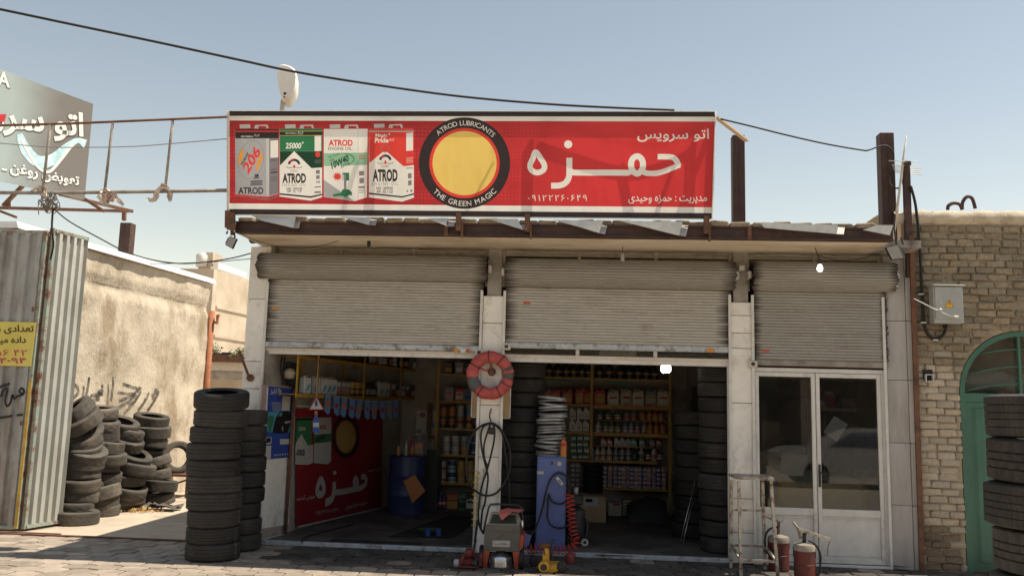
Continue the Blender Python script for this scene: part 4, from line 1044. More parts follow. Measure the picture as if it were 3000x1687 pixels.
mb = MB(); mb.rbox((-9, -0.02, -.02), (-4.1, 0.03, 0.018), .004); mb.rbox((-9, 0.06, -.02), (-6.3, 0.10, 0.022), .004); tag(mb.build('gate_rail', 'rusty_steel'), 'dark steel floor rail running along the gate opening', 'rail')

# notice on the gate
pm('notice_yellow', (0.60, 0.50, 0.10), (0.68, 0.57, 0.14), scale=3, rough=0.5)
flat('ink_black', (0.02, 0.018, 0.018)); flat('ink_magenta', (0.48, 0.03, 0.10)); flat('ink_white', (0.74, 0.73, 0.70)); flat('ink_red', (0.55, 0.03, 0.03)); flat('ink_blue', (0.03, 0.06, 0.26)); flat('ink_green', (0.04, 0.22, 0.06))
Yn = YG-0.05
def quadpx(c, Y): return [P(x, y, Y) for x, y in c]
mb = MB(); mb.prism(quadpx([(-90, 940), (106, 944), (90, 1073), (-105, 1068)], Yn), (0, 0.006, 0))
nb = tag(mb.build('notice_board', 'notice_yellow'), 'yellow notice with black Persian words and magenta numbers on the gate', 'notice')
def nword(s, m, x0, y0, x1, y1, bold=.02, Y=Yn-.003, par=nb):
    letter_objs(s, (P(x0, y1, Y), P(x1, y1, Y), P(x0, y0, Y)), bold, 'lettering', m, par)
nword(fa('تعدادی مغازه'), 'ink_black', -62, 952, 99, 978); nword(fa('داده میشود'), 'ink_black', -50, 985, 76, 1010)
nword('۶۵۶ ۴۲', 'ink_magenta', -35, 1024, 80, 1042); nword('۵۴۰۹۴', 'ink_magenta', -25, 1048, 77, 1064)
# spray paint on the gate
mb = MB(); kg = lambda x, y: (x/3.62, 880+y/3.62)
for pts in ([(-60, 985), (10, 1010), (30, 960), (60, 930), (75, 960), (55, 1060), (75, 1120), (110, 1080), (130, 1000), (150, 1040), (190, 1010), (235, 1000), (255, 960), (225, 930), (205, 965), (240, 990)], [(-20, 925), (40, 900), (105, 880)], [(-30, 1245), (60, 1235), (130, 1220)], [(175, 1215), (240, 1210)]):
    ribbon(mb, smooth_path([P(*kg(*p), YG-.042) for p in pts], 4), 0.028, (0, -1, 0))
mb.build('spray_paint', 'ink_black', gate)

# yard wall
pm('mud_plaster', (0.44, 0.375, 0.285), (0.61, 0.53, 0.415), scale=3.0, rough=0.95, bump=1.0, bscale=22, dirt=(0.33, 0.26, 0.18), dscale=1.25, dlo=0.48, dhi=0.60, lo=0.3, hi=0.7, detail=10, stretch=(1, 1, 0.55))
pm('roof_sheet_white', (0.74, 0.73, 0.72), (0.80, 0.79, 0.78), scale=4, rough=0.6)
wd = ray(1876, 1169); wd = Vector((wd.x, wd.y, 0)).normalized(); wp = Vector((-7.42, 1.2, 0)); wnr = Vector((wd.y, -wd.x, 0))
def YW_(px, py, off=0.0): return onplane(px, py, wp+wnr*off, wnr)
A, B = YW_(243, 728), YW_(617, 832)
print('yard wall top', A, B, (B-A).length)
LW = (Vector((B.x, B.y, 0))-wp).dot(wd); zA = A.z; zB = B.z
mb = MB(); nu, nv = 70, 44; rng = random.Random(4)
from mathutils import noise as mnoise
vv = []
for j in range(nv+1):
    for i in range(nu+1):
        s = -0.9+(LW+0.9)*i/nu; t = j/nv
        z = (zA+(zB-zA)*max(0, s)/LW)*t
        p = wp+wd*s+Vector((0, 0, z)); d = mnoise.fractal(p*1.7, 1.0, 2.0, 4)*0.035+mnoise.noise(p*9)*0.008
        if 0.86 < t < 0.90: d -= 0.05
        vv.append(p+wnr*d)
ff = [(j*(nu+1)+i, j*(nu+1)+i+1, (j+1)*(nu+1)+i+1, (j+1)*(nu+1)+i) for j in range(nv) for i in range(nu)]
k0 = len(vv)
vv += [wp+wd*-.9-wnr*.35, wp+wd*LW-wnr*.35, wp+wd*LW-wnr*.35+Vector((0, 0, zB)), wp+wd*-.9-wnr*.35+Vector((0, 0, zA))]
c00, c10, c01, c11 = 0, nu, nv*(nu+1), nv*(nu+1)+nu
ff += [(k0, k0+3, k0+2, k0+1)]
ff += [tuple([k0+1, k0+2]+[j*(nu+1)+nu for j in range(nv, -1, -1)]), tuple([k0+3, k0]+[j*(nu+1) for j in range(nv+1)]), tuple([k0+2, k0+3]+[nv*(nu+1)+i for i in range(nu+1)])]
mb.add(vv, ff)
ywall = tag(mb.build('yard_wall', 'mud_plaster', smooth=50), 'tall mud plastered yard wall in full sun with sprayed writing', 'wall')
mb = MB(); up = Vector((0, 0, 1))
a0 = wp+wd*-0.9+up*(zA+.01); b0 = wp+wd*(LW+.1)+up*(zB+.01)
mb.hexa([a0+wnr*.07, b0+wnr*.07, b0-wnr*3.2, a0-wnr*3.2, a0+wnr*.03+up*.09, b0+wnr*.02+up*.10, b0-wnr*3.2+up*.12, a0-wnr*3.2+up*.12])
mb.build('coping', 'roof_sheet_white', ywall)
# sprayed writing on the wall
ks = lambda x, y: (x/2.469, 1100+y/2.469)
mb = MB()
for pts in ([(500, 62), (548, 72), (568, 112), (545, 150), (500, 160)], [(645, 12), (636, 80), (615, 176)], [(733, 70), (740, 78), (733, 84)], [(748, 118), (728, 108), (722, 128), (745, 132), (700, 140), (662, 148), (648, 185), (624, 216)], [(818, 8), (815, 100), (801, 186)],
            [(888, 60), (950, 84), (988, 98), (960, 142), (858, 186)], [(1022, 98), (1000, 92), (996, 115), (1016, 118), (1000, 150), (975, 182), (928, 220)], [(1078, 122), (1052, 180), (998, 252)], [(1140, 100), (1122, 108), (1128, 130), (1150, 122), (1112, 190), (1064, 256)]):
    ribbon(mb, smooth_path([YW_(*ks(*p), 0.06) for p in pts], 4), 0.06, wnr)
m, n, l, b = nt('spray_black')
out_ = n['Material Output']; tc = n.new('ShaderNodeTexCoord'); no = n.new('ShaderNodeTexNoise'); no.inputs['Scale'].default_value = 16; no.inputs['Detail'].default_value = 8; l.new(tc.outputs['Object'], no.inputs[0])
mr = n.new('ShaderNodeMapRange'); mr.inputs[1].default_value = .35; mr.inputs[2].default_value = .7; mr.inputs[3].default_value = .95; mr.inputs[4].default_value = .45; l.new(no.outputs[0], mr.inputs[0])
b.inputs['Base Color'].default_value = (0.03, 0.026, 0.022, 1); b.inputs['Roughness'].default_value = .9; l.new(mr.outputs[0], b.inputs['Alpha'])
mb.build('spray_paint', 'spray_black', ywall)
# rust pipe at the wall's far end
pm('rust_orange', (0.30, 0.105, 0.045), (0.40, 0.16, 0.075), scale=8, rough=0.8)
e = wp+wd*(LW+0.06)+wnr*.04
pt, pb = YW_(612, 910), YW_(588, 1210)
pipe = empty('rust_pipe', (pt.x, pt.y, 0), 'orange rusty pipe with a bent bracket at the end of the yard wall', 'pipe')
mb = MB(); mb.cyl((e.x, e.y, 0), (e.x, e.y, pt.z), .06, 10); mb.build('pipe', 'rust_orange', pipe, True)
kq = lambda x, y: (480+x/3.62, 720+y/3.62)
Ye = e.y; mb = MB(); mb.tube([P(*kq(492, 795), Ye), P(*kq(565, 818), Ye), P(*kq(572, 738), Ye), P(*kq(588, 740), Ye)], .035, 8); mb.build('bracket', 'rust_orange', pipe)

# steel column and billboard standing over the wall
Yb = e.y*0.0+4.2
steel_column(352, 384, 652, 790, 4.6, 'brown steel column rising behind the yard wall, under the billboard')
kb = lambda x, y: (x/2.635, 150+y/2.635)
kc = lambda x, y: (100+x/6.5875, 540+y/6.5875)
flat('board_grey', (0.27, 0.245, 0.225), 0.45)
m, n, l, b = nt('board_print')
tc = n.new('ShaderNodeTexCoord'); sp = n.new('ShaderNodeSeparateXYZ'); l.new(tc.outputs['Generated'], sp.inputs[0])
gr = n.new('ShaderNodeTexNoise'); gr.inputs['Scale'].default_value = 3; l.new(tc.outputs['Generated'], gr.inputs[0])
ma = n.new('ShaderNodeMath'); ma.operation = 'MULTIPLY_ADD'; ma.inputs[1].default_value = 0.22; l.new(gr.outputs[0], ma.inputs[0]); l.new(sp.outputs[0], ma.inputs[2])
cr = n.new('ShaderNodeValToRGB'); es = cr.color_ramp.elements; es[0].position = 0.62; es[0].color = (0.30, 0.36, 0.355, 1); es[1].position = 0.93; es[1].color = (0.155, 0.14, 0.128, 1)
l.new(ma.outputs[0], cr.inputs[0]); l.new(cr.outputs[0], b.inputs['Base Color']); b.inputs['Roughness'].default_value = 0.45
rt_, lt_ = P(273, 305, 3.4), None
bn_ = None
pR0, pR1 = P(273, 305, 3.4), P(248, 584, 3.4)
pL0, pL1 = P(0, 206, 1.8), P(0, 526, 1.8)
print('board', pR0, pR1, pL0, pL1)
bu = Vector((pL0.x-pR0.x, pL0.y-pR0.y, 0)); bu.normalize(); bnr = Vector((-bu.y, bu.x, 0)); bnr = bnr if bnr.dot(CAM-pR0) > 0 else -bnr
def BP(px, py, off=0.0): return onplane(px, py, pR0+bnr*off, bnr)
board = empty('billboard', (pR0.x, pR0.y, pR1.z), 'grey and blue billboard with white outlined Persian lettering on steel brackets', 'billboard')
mb = MB(); cs = [BP(273, 305), BP(248, 584), BP(-260, 470), BP(-260, 105)]; mb.prism(cs, -bnr*.06); mb.build('panel', 'board_print', board)
def bword(s, m, x0, y0, x1, y1, off, dy, bold=.02, skew=0.0):
    letter_objs(s, (BP(*kb(x0, y1-dy), off), BP(*kb(x1, y1), off), BP(*kb(x0, y0-dy), off)), bold, 'lettering', m, board)
flat('board_white', (0.72, 0.71, 0.68), 0.4); flat('board_shadow', (0.13, 0.115, 0.105), 0.5); flat('board_red', (0.45, 0.03, 0.035), 0.4); pm('board_blue', (0.30, 0.50, 0.56), (0.62, 0.76, 0.78), scale=7, rough=0.4)
for (s, m, o, d) in ((fa('اتو سرویس'), 'board_shadow', .006, 8), (fa('اتو سرویس'), 'board_white', .012, 0)):
    bword(s, m, -560, 430+d, 645+d, 720+d, o, 130, 0.03)
for (s, m, o, d) in ((fa('تعویض روغن ـ بالانس'), 'board_shadow', .006, 4), (fa('تعویض روغن ـ بالانس'), 'board_white', .012, 0)):
    bword(s, m, -330, 945+d, 612+d, 1062+d, o, 185, 0.03)
for (m, o, d) in (('board_shadow', .006, 5), ('board_white', .012, 0)): bword('YAMAHA'[-1:] if False else 'A', m, -20, 170+d, 78+d, 285+d, o, 20, 0.03)
mb = MB(); mb.poly([BP(*kb(*p), .014) for p in ((-60, 490), (50, 488), (35, 545), (-60, 560))]); mb.build('red_mark', 'board_red', board)
mb = MB(); ribbon(mb, smooth_path([BP(*kb(*p), .004) for p in ((150, 640), (200, 760), (290, 850), (400, 840), (520, 740), (600, 690), (660, 720))], 5), [.10, .12, .14, .16, .18, .20, .2, .2, .2, .2, .2, .2, .2, .2, .18, .18, .17, .16, .15, .14, .13, .12, .11, .10, .09, .08, .10, .12, .14, .16, .18], bnr); mb.build('water_swirl', 'board_blue', board)
mb = MB(); ribbon(mb, smooth_path([BP(*kb(*p), .008) for p in ((165, 680), (225, 790), (300, 900), (380, 930), (460, 850), (560, 720))], 5), .05, bnr); mb.build('water_swirl', 'board_white', board)
mb = MB()
Ys = 3.5
mb.beam(P(*kc(480, 190), 3.3), P(*kc(1905, 525), 4.3), .05, .05); mb.beam(P(*kc(980, 285), Ys), P(*kc(1345, 520), Ys), .055, .05); mb.beam(P(-200, 604, 3.4), P(*kc(1830, 520), 4.5), .05, .05)
mb.beam(P(*kb(180, 1035), 3.0), P(*kb(25, 1195), 3.0), .06, .05); mb.beam(P(*kb(65, 1150), 3.0), P(*kb(65, 1200), 3.0), .05, .05); mb.beam(P(*kb(0, 1235), 2.6), P(*kb(125, 1282), 2.6), .05, .04); mb.beam(P(*kc(1740, 505), 4.55), P(*kc(1735, 700), 4.55), .06, .06)
mb.build('support_bars', 'rusty_steel', board)

# far building and shed at the end of the yard
pm('far_brick', (0.42, 0.35, 0.265), (0.55, 0.47, 0.37), scale=1.2, rough=0.95, dirt=(0.34, 0.275, 0.205), dscale=0.5, bump=0.3, bscale=3)
Yf = 22.0
c0 = P(627, 788, Yf); cl = P(505, 795, Yf); cr_ = P(735, 812, Yf+9)
far = empty('far_building', (c0.x, Yf, 0), 'plain sunlit brick block far behind the yard with rooftop clutter', 'building')
zt_ = c0.z
mb = MB(); mb.prism([(cl.x-1, Yf, 0), (c0.x, Yf, 0), (c0.x, Yf, zt_), (cl.x-1, Yf, zt_)], (0, .35, 0)); mb.build('front_wall', 'far_brick', far)
mb = MB(); mb.prism([(c0.x, Yf+.36, 0), (c0.x+1.5, Yf+15, 0), (c0.x+1.5, Yf+15, zt_), (c0.x, Yf+.36, zt_)], (-.3, 0, 0)); mb.build('side_wall', 'far_brick', far)
mb = MB(); mb.prism([(cl.x-1, Yf+.36, zt_-.3), (c0.x-.31, Yf+.36, zt_-.3), (c0.x+1.1, Yf+15, zt_-.3), (cl.x-1, Yf+15, zt_-.3)], (0, 0, .2)); mb.build('roof', 'far_brick', far)
for k, zc in enumerate((0.62, 0.45, 0.30)):
    mb = MB(); mb.beam((c0.x+.02, Yf+.4, zt_*zc+1.1), (c0.x+1.53, Yf+15, zt_*zc+1.1), .08, .10); mb.build('brick_course', 'far_brick', far)
a, b = P(580, 790, Yf+3), P(620, 756, Yf+3)
mb = MB(); mb.box((a.x, Yf+3, a.z-.3), (b.x, Yf+4, b.z-.25)); mb.box((b.x-.25, Yf+3, b.z-.25), (b.x+.05, Yf+4, b.z+.25)); mb.build('roof_hut', 'far_brick', far)
mb = MB(); mb.lathe([(0, 0), (.22, 0), (.24, .5), (.1, .62), (0, .62)], 12, (P(596, 770, Yf+3).x, Yf+2.8, a.z+.1)); mb.build('water_tank', 'galvanised', far, True)
mb = MB(); mb.beam(P(632, 778, Yf+2), P(715, 806, Yf+9), .2, .25); mb.build('parapet', 'roof_sheet_white', far)
# shed
Ysd = 14.0
shed = empty('shed', (P(660, 1100, Ysd).x, Ysd, 0), 'low shed with rusty corrugated eave and pale band at the back of the yard', 'shed')
def sbox(name, m, x0, y0, x1, y1, Y, d=.2):
    a, b = P(x0, y1, Y), P(x1, y0, Y); mb = MB(); mb.box((a.x, Y, a.z), (b.x, Y+d, b.z)); return mb.build(name, m, shed)
pm('shed_tan', (0.42, 0.32, 0.21), (0.50, 0.40, 0.27), scale=2, rough=0.9)
sbox('eave_sheet', 'rusty_steel', 590, 1040, 735, 1058, Ysd-.5, .6); sbox('pale_band', 'cream_paint', 590, 1062, 735, 1083, Ysd-.25); sbox('dark_band', 'raw_concrete', 590, 1083, 735, 1110, Ysd); 
a, b = P(590, 1110, Ysd), P(735, 1110, Ysd); mb = MB(); mb.box((a.x, Ysd, 0), (b.x, Ysd+.2, a.z)); mb.build('wall', 'shed_tan', shed)
sbox('roof_box', 'lamp_black', 648, 1032, 680, 1042, Ysd-.3); sbox('roof_box', 'lamp_black', 625, 1034, 645, 1042, Ysd-.3)
# weeds on the shed roof
pm('leaf_green', (0.055, 0.085, 0.025), (0.12, 0.155, 0.05), scale=30, rough=0.7, vary=0.2)
def bush(name, px0, px1, pyt, pyb, Y, n, label, seed):
    rng = random.Random(seed); a, b = P(px0, pyb, Y), P(px1, pyt, Y)
    root = empty(name, ((a.x+b.x)/2, Y, a.z), label, 'plant'); mb = MB()
    st = MB()
    for i in range(7):
        t = rng.random(); p0 = Vector((a.x+(b.x-a.x)*rng.uniform(.3, .7), Y, a.z)); p1 = Vector((a.x+(b.x-a.x)*t, Y+rng.uniform(-.3, .3), a.z+(b.z-a.z)*rng.uniform(.4, 1))); st.cyl(p0, p1, .012, 5, .004)
        for k in range(n//7):
            q = p0.lerp(p1, rng.uniform(.25, 1.05))+Vector((rng.gauss(0, .09), rng.gauss(0, .09), rng.gauss(0, .06))); s = rng.uniform(.03, .07)
            d = Vector((rng.gauss(0, 1), rng.gauss(0, 1), rng.gauss(0, 1))).normalized(); e_ = d.orthogonal().normalized()
            mb.add([q, q+d*s*.5+e_*s*.35, q+d*s, q+d*s*.5-e_*s*.35], [(0, 1, 2, 3)])
    st.build('stem', 'shed_tan', root); mb.build('foliage', 'leaf_green', root)
bush('weeds', 598, 640, 1003, 1045, Ysd-.2, 420, 'green weeds growing on the shed roof beside the rusty pipe', 2)
bush('weeds', 688, 722, 1020, 1052, Ysd-.2, 260, 'small green weeds on the shed roof close to the shop pillar', 3)

# rusty hook bar sticking out of the left pillar
kq2 = kq
mb = MB(); mb.cyl(P(*kq(905, 1395), -.02), P(*kq(800, 1115), -.25), .016, 8); mb.lathe([(0, 0), (.045, 0), (.045, .03), (0, .03)], 14, P(*kq(912, 1398), -.03), 'Y'); mb.beam(P(*kq(815, 1190), -.21), P(*kq(858, 1192), -.21), .02, .015)
tag(mb.build('flag_bracket', 'rusty_steel', smooth=40), 'rusty bar bracket leaning from the left stone pillar', 'bracket')
# ------------------------------------------------------------------ right: brick house with green arched door
pm('old_brick', (0.27, 0.215, 0.145), (0.38, 0.315, 0.225), scale=9, rough=0.95, bump=0.8, bscale=34, vary=0.22, dirt=(0.17, 0.115, 0.065), dscale=6, dlo=0.5, dhi=0.7)
pm('pale_brick', (0.45, 0.38, 0.285), (0.57, 0.495, 0.385), scale=9, rough=0.95, bump=0.8, bscale=34, vary=0.14, dirt=(0.28, 0.205, 0.13), dscale=6, dlo=0.55, dhi=0.75)
pm('brown_brick', (0.19, 0.135, 0.09), (0.29, 0.215, 0.15), scale=9, rough=0.95, bump=0.8, bscale=34, vary=0.2)
pm('mortar', (0.27, 0.215, 0.15), (0.38, 0.31, 0.225), scale=7, rough=1.0, bump=0.8, bscale=30)
pm('green_paint', (0.045, 0.125, 0.085), (0.06, 0.155, 0.108), scale=3, rough=0.42, dirt=(0.05, 0.11, 0.08), dscale=2)
YR = -0.03
xL = P(2690, 1100, YR).x; xE = 6.6; zT = P(2850, 622, YR).z
arc_c = P(3005, 1150, YR); rad = arc_c.x-P(2816, 1150, YR).x; zsp = P(2816, 1150, YR).z
house = empty('brick_house', (xL+0.6, YR, 0), 'old yellow brick house with mud roof edge at the right', 'house')
def in_door(x, z, m=0.0):
    dx = abs(x-arc_c.x)
    if z <= zsp: return dx < rad+m
    return (dx*dx+(z-zsp)**2) < (rad+m)**2
mb = MB()
# wall behind the bricks, cut round the arch
pts = [(xL-.02, 0), (arc_c.x-rad-.02, 0), (arc_c.x-rad-.02, zsp)]
arcp = [(arc_c.x-(rad+.02)*math.cos(a), zsp+(rad+.02)*math.sin(a)) for a in [math.pi*i/20 for i in range(1, 20)]]
right_pts = [(arc_c.x+rad+.02, zsp), (arc_c.x+rad+.02, 0), (xE, 0), (xE, zT), (xL-.02, zT)]
poly = [Vector((x, YR+.014, z)) for x, z in pts+arcp+right_pts]
mb.prism(poly, (0, .3, 0)); mb.build('wall', 'mortar', house)
mb = MB(); mb.box((xL-.02, YR+.34, 0), (xE, 3.5, zT-.05)); mb.build('house_body', 'dark_hollow', house) if False else None
bm0 = MB(); bm0.rbox((-.5, 0, -.5), (.5, .09, .5), .10)
def bricklump(seed, m):
    """brick with knocked corners, unit length, height .36"""
    rng = random.Random(seed); b = MB(); L, D, H, r = 1.0, .32, .33, .05
    b.rbox((-L/2, 0, -H/2), (L/2, D, H/2), r)
    b.v = [p+Vector((rng.gauss(0, .018), rng.gauss(0, .022), rng.gauss(0, .018))) for p in b.v]
    return b.mesh('brick', m, 45)
BR = {k: [bricklump(i+j*10, k) for i in range(5)] for j, k in enumerate(('old_brick', 'pale_brick', 'brown_brick'))}
rng = random.Random(21); course = 0.0835; z = 0.05; row = 0; cntb = 0
vis_max = P(3010, 800, YR).x
while z < zT-.14:
    x = xL-.01-(0.11 if row % 2 else 0)+rng.uniform(-.02, .02)
    while x < vis_max+.1:
        L = 0.205*rng.uniform(.93, 1.04)
        if rng.random() < .12: L *= .55
        xa, xb = x, x+L
        if xa < xL-.01: xa = xL-.01
        ok = xb-xa > .05 and not any(in_door(q, z+dz, .01) for q in (xa, (xa+xb)/2, xb) for dz in (-.035, .035))
        if ok and rng.random() > .012:
            t = z+0.03*math.sin(x*3)
            kd = 'brown_brick' if t < .42+rng.uniform(-.1, .1) else 'pale_brick' if t < 2.38+rng.uniform(-.15, .15) else 'old_brick'
            o = put('brick', rng.choice(BR[kd]), house, ((xa+xb)/2-house.location.x, YR-.010+rng.uniform(-.012, .012)-house.location.y, z+rng.uniform(-.007, .007)), (rng.uniform(-.03, .03), rng.gauss(0, .028), rng.gauss(0, .03)), ((xb-xa)*.975, .2, .226*rng.uniform(.93, 1.04)))
            cntb += 1
        elif not ok and xb-xa > .05 and not in_door(xa+.03, z, .01) and not in_door(xa+.06, z+.035, .01):
            # cut brick beside the arch
            xe = xa
            while xe < xb and not in_door(xe+.01, z+.035, .012) and not in_door(xe+.01, z-.035, .012): xe += .01
            if xe-xa > .04:
                kd = 'pale_brick' if z < 2.38 else 'old_brick'
                put('brick', rng.choice(BR[kd]), house, ((xa+xe)/2-house.location.x, YR-.012-house.location.y, z), (0, rng.gauss(0, .01), 0), ((xe-xa)*.96, .2, .205)); cntb += 1
        x += L+rng.uniform(.003, .012)
    z += course; row += 1
print('bricks', cntb)
# mud roof edge
mb = MB(); n = 26; vv = []; rng = random.Random(2)
for i in range(n):
    x = xL-.2+(xE-xL+.2)*i/(n-1); d = rng.uniform(-.02, .03)
    for (y, zz_) in ((YR+.02, zT-.15), (YR-.05+d, zT-.10+rng.uniform(-.015, .015)), (YR-.045+d, zT-.03+rng.uniform(-.02, .02)), (YR+.02+d, zT+.02+rng.uniform(-.012, .012)), (YR+.6, zT+.09), (YR+3, zT+.05)): vv.append((x, y, zz_))
mb.add(vv, [(i*6+k, i*6+k+1, i*6+7+k, i*6+6+k) for i in range(n-1) for k in range(5)]); mb.build('mud_roof', 'mud_plaster', house, 60)
# square hole with a steel tube end
q = P(2718, 1105, YR); mb = MB(); mb.box((q.x-.06, YR-.018, q.z-.03), (q.x+.05, YR-.012, q.z+.09)); hole = mb.build('wall_hole', 'dark_hollow', house)
mb = MB()
for (a, b, c, d) in ((-.045, -.045, .045, -.035), (-.045, .035, .045, .045), (-.045, -.034, -.035, .034), (.035, -.034, .045, .034)): mb.box((q.x+a, YR-.06, q.z-.01+b), (q.x+c, YR-.0185, q.z-.01+d))
mb.build('tube_end', 'galvanised', hole)

# green door
door = empty('green_door', (arc_c.x, YR+.06, 0), 'green steel door under an arched fanlight in the brick house', 'door')
mb = MB(); Yd = YR+.02
ins = [Vector((arc_c.x-(rad-.05)*math.cos(a), Yd, zsp+(rad-.05)*math.sin(a))) for a in [math.pi*i/24 for i in range(25)]]
outs = [Vector((arc_c.x-(rad+.008)*math.cos(a), Yd, zsp+(rad+.008)*math.sin(a))) for a in [math.pi*i/24 for i in range(25)]]
for i in range(24):
    mb.prism([ins[i], outs[i], outs[i+1], ins[i+1]], (0, .08, 0))
mb.build('arch_frame', 'green_paint', door)
mb = MB()
mb.box((arc_c.x-rad-.008, Yd, 0), (arc_c.x-rad+.06, Yd+.08, zsp-.001)); mb.box((arc_c.x+rad-.06, Yd, 0), (arc_c.x+rad+.008, Yd+.08, zsp-.001))
mb.box((arc_c.x-rad+.061, Yd+.004, zsp-.1), (arc_c.x+rad-.061, Yd+.07, zsp-.0)); mb.build('frame', 'green_paint', door)
for sx in (-1, 1):
    mb = MB(); a, b = (arc_c.x-rad+.064, arc_c.x-.004) if sx < 0 else (arc_c.x+.004, arc_c.x+rad-.064)
    mb.box((a, Yd+.02, .02), (b, Yd+.05, zsp-.103)); lf = mb.build('door_leaf', 'green_paint', door)
    for k in range(3):
        xa = a+.06+k*(b-a-.06)/3
        mb = MB(); mb.hexa([(xa, Yd+.02, .12), (xa+.05, Yd-.004, .12), (xa+.13, Yd-.004, .12), (xa+.18, Yd+.02, .12), (xa, Yd+.02, zsp-.18), (xa+.05, Yd-.004, zsp-.18), (xa+.13, Yd-.004, zsp-.18), (xa+.18, Yd+.02, zsp-.18)]) if False else mb.prism([(xa, Yd+.019, .12), (xa+.035, Yd-.002, .12), (xa+.12, Yd-.002, .12), (xa+.155, Yd+.019, .12)], (0, 0, zsp-.30)); mb.build('pressed_rib', 'green_paint', lf)
mb = MB()
mb.beam((P(2985, 1000, Yd).x, Yd+.02, zsp), (P(2985, 1000, Yd).x, Yd+.02, zsp+rad-.05), .035, .03); mb.build('fan_bar', 'green_paint', door)
for k, (h0_, sag) in enumerate(((.30, .13), (.50, .13), (.13, .10))):
    pts = []
    for i in range(13):
        t = i/12; x = arc_c.x-rad+.03+(2*rad-.06)*t; z_ = zsp+h0_-.12+sag*4*t*(1-t)*1.1
        if (x-arc_c.x)**2+(z_-zsp)**2 < (rad-.02)**2: pts.append((x, Yd+.03, z_))
    mb = MB(); mb.tube(pts, .010, 6); mb.build('fan_bar', 'green_paint', door, True)
mb = MB(); mb.prism([Vector((p.x, Yd+.055, p.z)) for p in ins], (0, .004, 0)); mb.build('fan_pane', 'pane_clear', door)
pm('plastic_bag', (0.55, 0.54, 0.52), (0.72, 0.71, 0.69), scale=5, rough=0.5, bump=0.6, bscale=8)
for i, (px, py, r, lab) in enumerate(((2850, 1120, .16, 'left'), (2905, 1115, .17, 'middle'), (2975, 1125, .15, 'right'))):
    q = P(px, py, Yd+.28); mb = MB(); rng = random.Random(i); nn = 14
    vv = []; 
    for a in range(nn):
        for b in range(7):
            th, ph = 2*math.pi*a/nn, math.pi*b/6; rr = r*(1+rng.uniform(-.13, .13))
            vv.append((q.x+rr*math.sin(ph)*math.cos(th)*1.25, q.y+rr*.6*math.sin(ph)*math.sin(th), q.z+rr*math.cos(ph)*.85))
    mb.add(vv, [(a*7+b, ((a+1) % nn)*7+b, ((a+1) % nn)*7+b+1, a*7+b+1) for a in range(nn) for b in range(6)])
    tag(mb.build('plastic_bag', 'plastic_bag', smooth=True), '%s crumpled white bag behind the fanlight of the green door' % lab, 'bag', 'bags behind the fanlight')
mb = MB(); mb.box((arc_c.x-rad, Yd+.06, zsp-.10), (arc_c.x+rad, Yd+.6, zsp-.05)); mb.build('ledge', 'raw_concrete', door)
mb = MB(); mb.box((arc_c.x-rad-.1, Yd+.62, 0), (arc_c.x+rad+.1, Yd+.64, zT-.2)); mb.box((arc_c.x-rad-.1, Yd+.3, zsp+rad+.03), (arc_c.x+rad+.1, Yd+.62, zsp+rad+.06)); mb.build('passage_wall', 'raw_concrete', house)

# electricity cabinet
pm('cabinet_grey', (0.34, 0.345, 0.325), (0.40, 0.405, 0.385), scale=4, rough=0.45)
a, b = P(2740, 945, YR-.19), P(2822, 838, YR-.19)
box = empty('electric_cabinet', ((a.x+b.x)/2, YR-.1, a.z), 'grey electricity cabinet with yellow warning triangle on the brick wall', 'cabinet')
mb = MB(); mb.rbox((a.x, YR-.17, a.z), (b.x, YR-.03, b.z), .006); mb.build('body', 'cabinet_grey', box)
mb = MB(); mb.rbox((a.x+.012, YR-.188, a.z+.045), (b.x-.008, YR-.172, b.z-.012), .004); dr = mb.build('cabinet_door', 'cabinet_grey', box)
mb = MB(); mb.rbox((a.x-.012, YR-.21, b.z+.001), (b.x+.014, YR-.02, b.z+.012), .003); mb.build('rain_lid', 'cabinet_grey', box)
kd_ = lambda x, y: (2680+x/3.8125, 800+y/3.8125)
ty = YR-.1885
def tri(s): 
    c = [kd_(383, 292), kd_(440, 384), kd_(332, 384)]; g = (sum(p[0] for p in c)/3, sum(p[1] for p in c)/3+1.5)
    return [(g[0]+(p[0]-g[0])*s, g[1]+(p[1]-g[1])*s) for p in c]
mb = MB(); mb.poly([P(*p, ty-.001) for p in tri(1.0)]); mb.build('sign_edge', 'ink_black', dr)
flat('warn_yellow', (0.72, 0.42, 0.03)); mb = MB(); mb.poly([P(*p, ty-.003) for p in tri(.90)]); mb.build('sign_field', 'warn_yellow', dr)
mb = MB(); mb.poly([P(*kd_(*p), ty-.005) for p in ((388, 312), (378, 340), (386, 341), (380, 372), (396, 334), (388, 333), (394, 312))]); mb.build('bolt_mark', 'ink_red', dr)
q = P(*kd_(292, 328), ty); mb = MB(); mb.lathe([(0, -.008), (.014, -.006), (.015, .0)], 12, q, 'Y'); mb.build('lock', 'galvanised', dr, True)
# conduit down the wall, looping into the cabinet
ck = [P(2668, 545, YR-.08), P(2682, 600, YR-.06), P(2692, 690, YR-.05)]+[P(x, y, YR-.045) for x, y in ((2697, 770), (2701, 860), (2706, 930), (2712, 965), (2724, 985), (2740, 995), (2756, 988), (2768, 972), (2773, 950), (2774, 940))]
mb = MB(); mb.tube(smooth_path(ck, 5), .017, 8); cd = tag(mb.build('power_cable', 'black_rubber', smooth=True), 'thick black cable running down the brick wall into the grey cabinet', 'cable')
for x, y in ((2697, 862), (2705, 945), (2740, 996)):
    q = P(x, y, YR-.05); mb = MB(); mb.rbox((q.x-.03, YR-.07, q.z-.008), (q.x+.03, YR-.02, q.z+.008), .003); mb.build('clip', 'galvanised', cd)
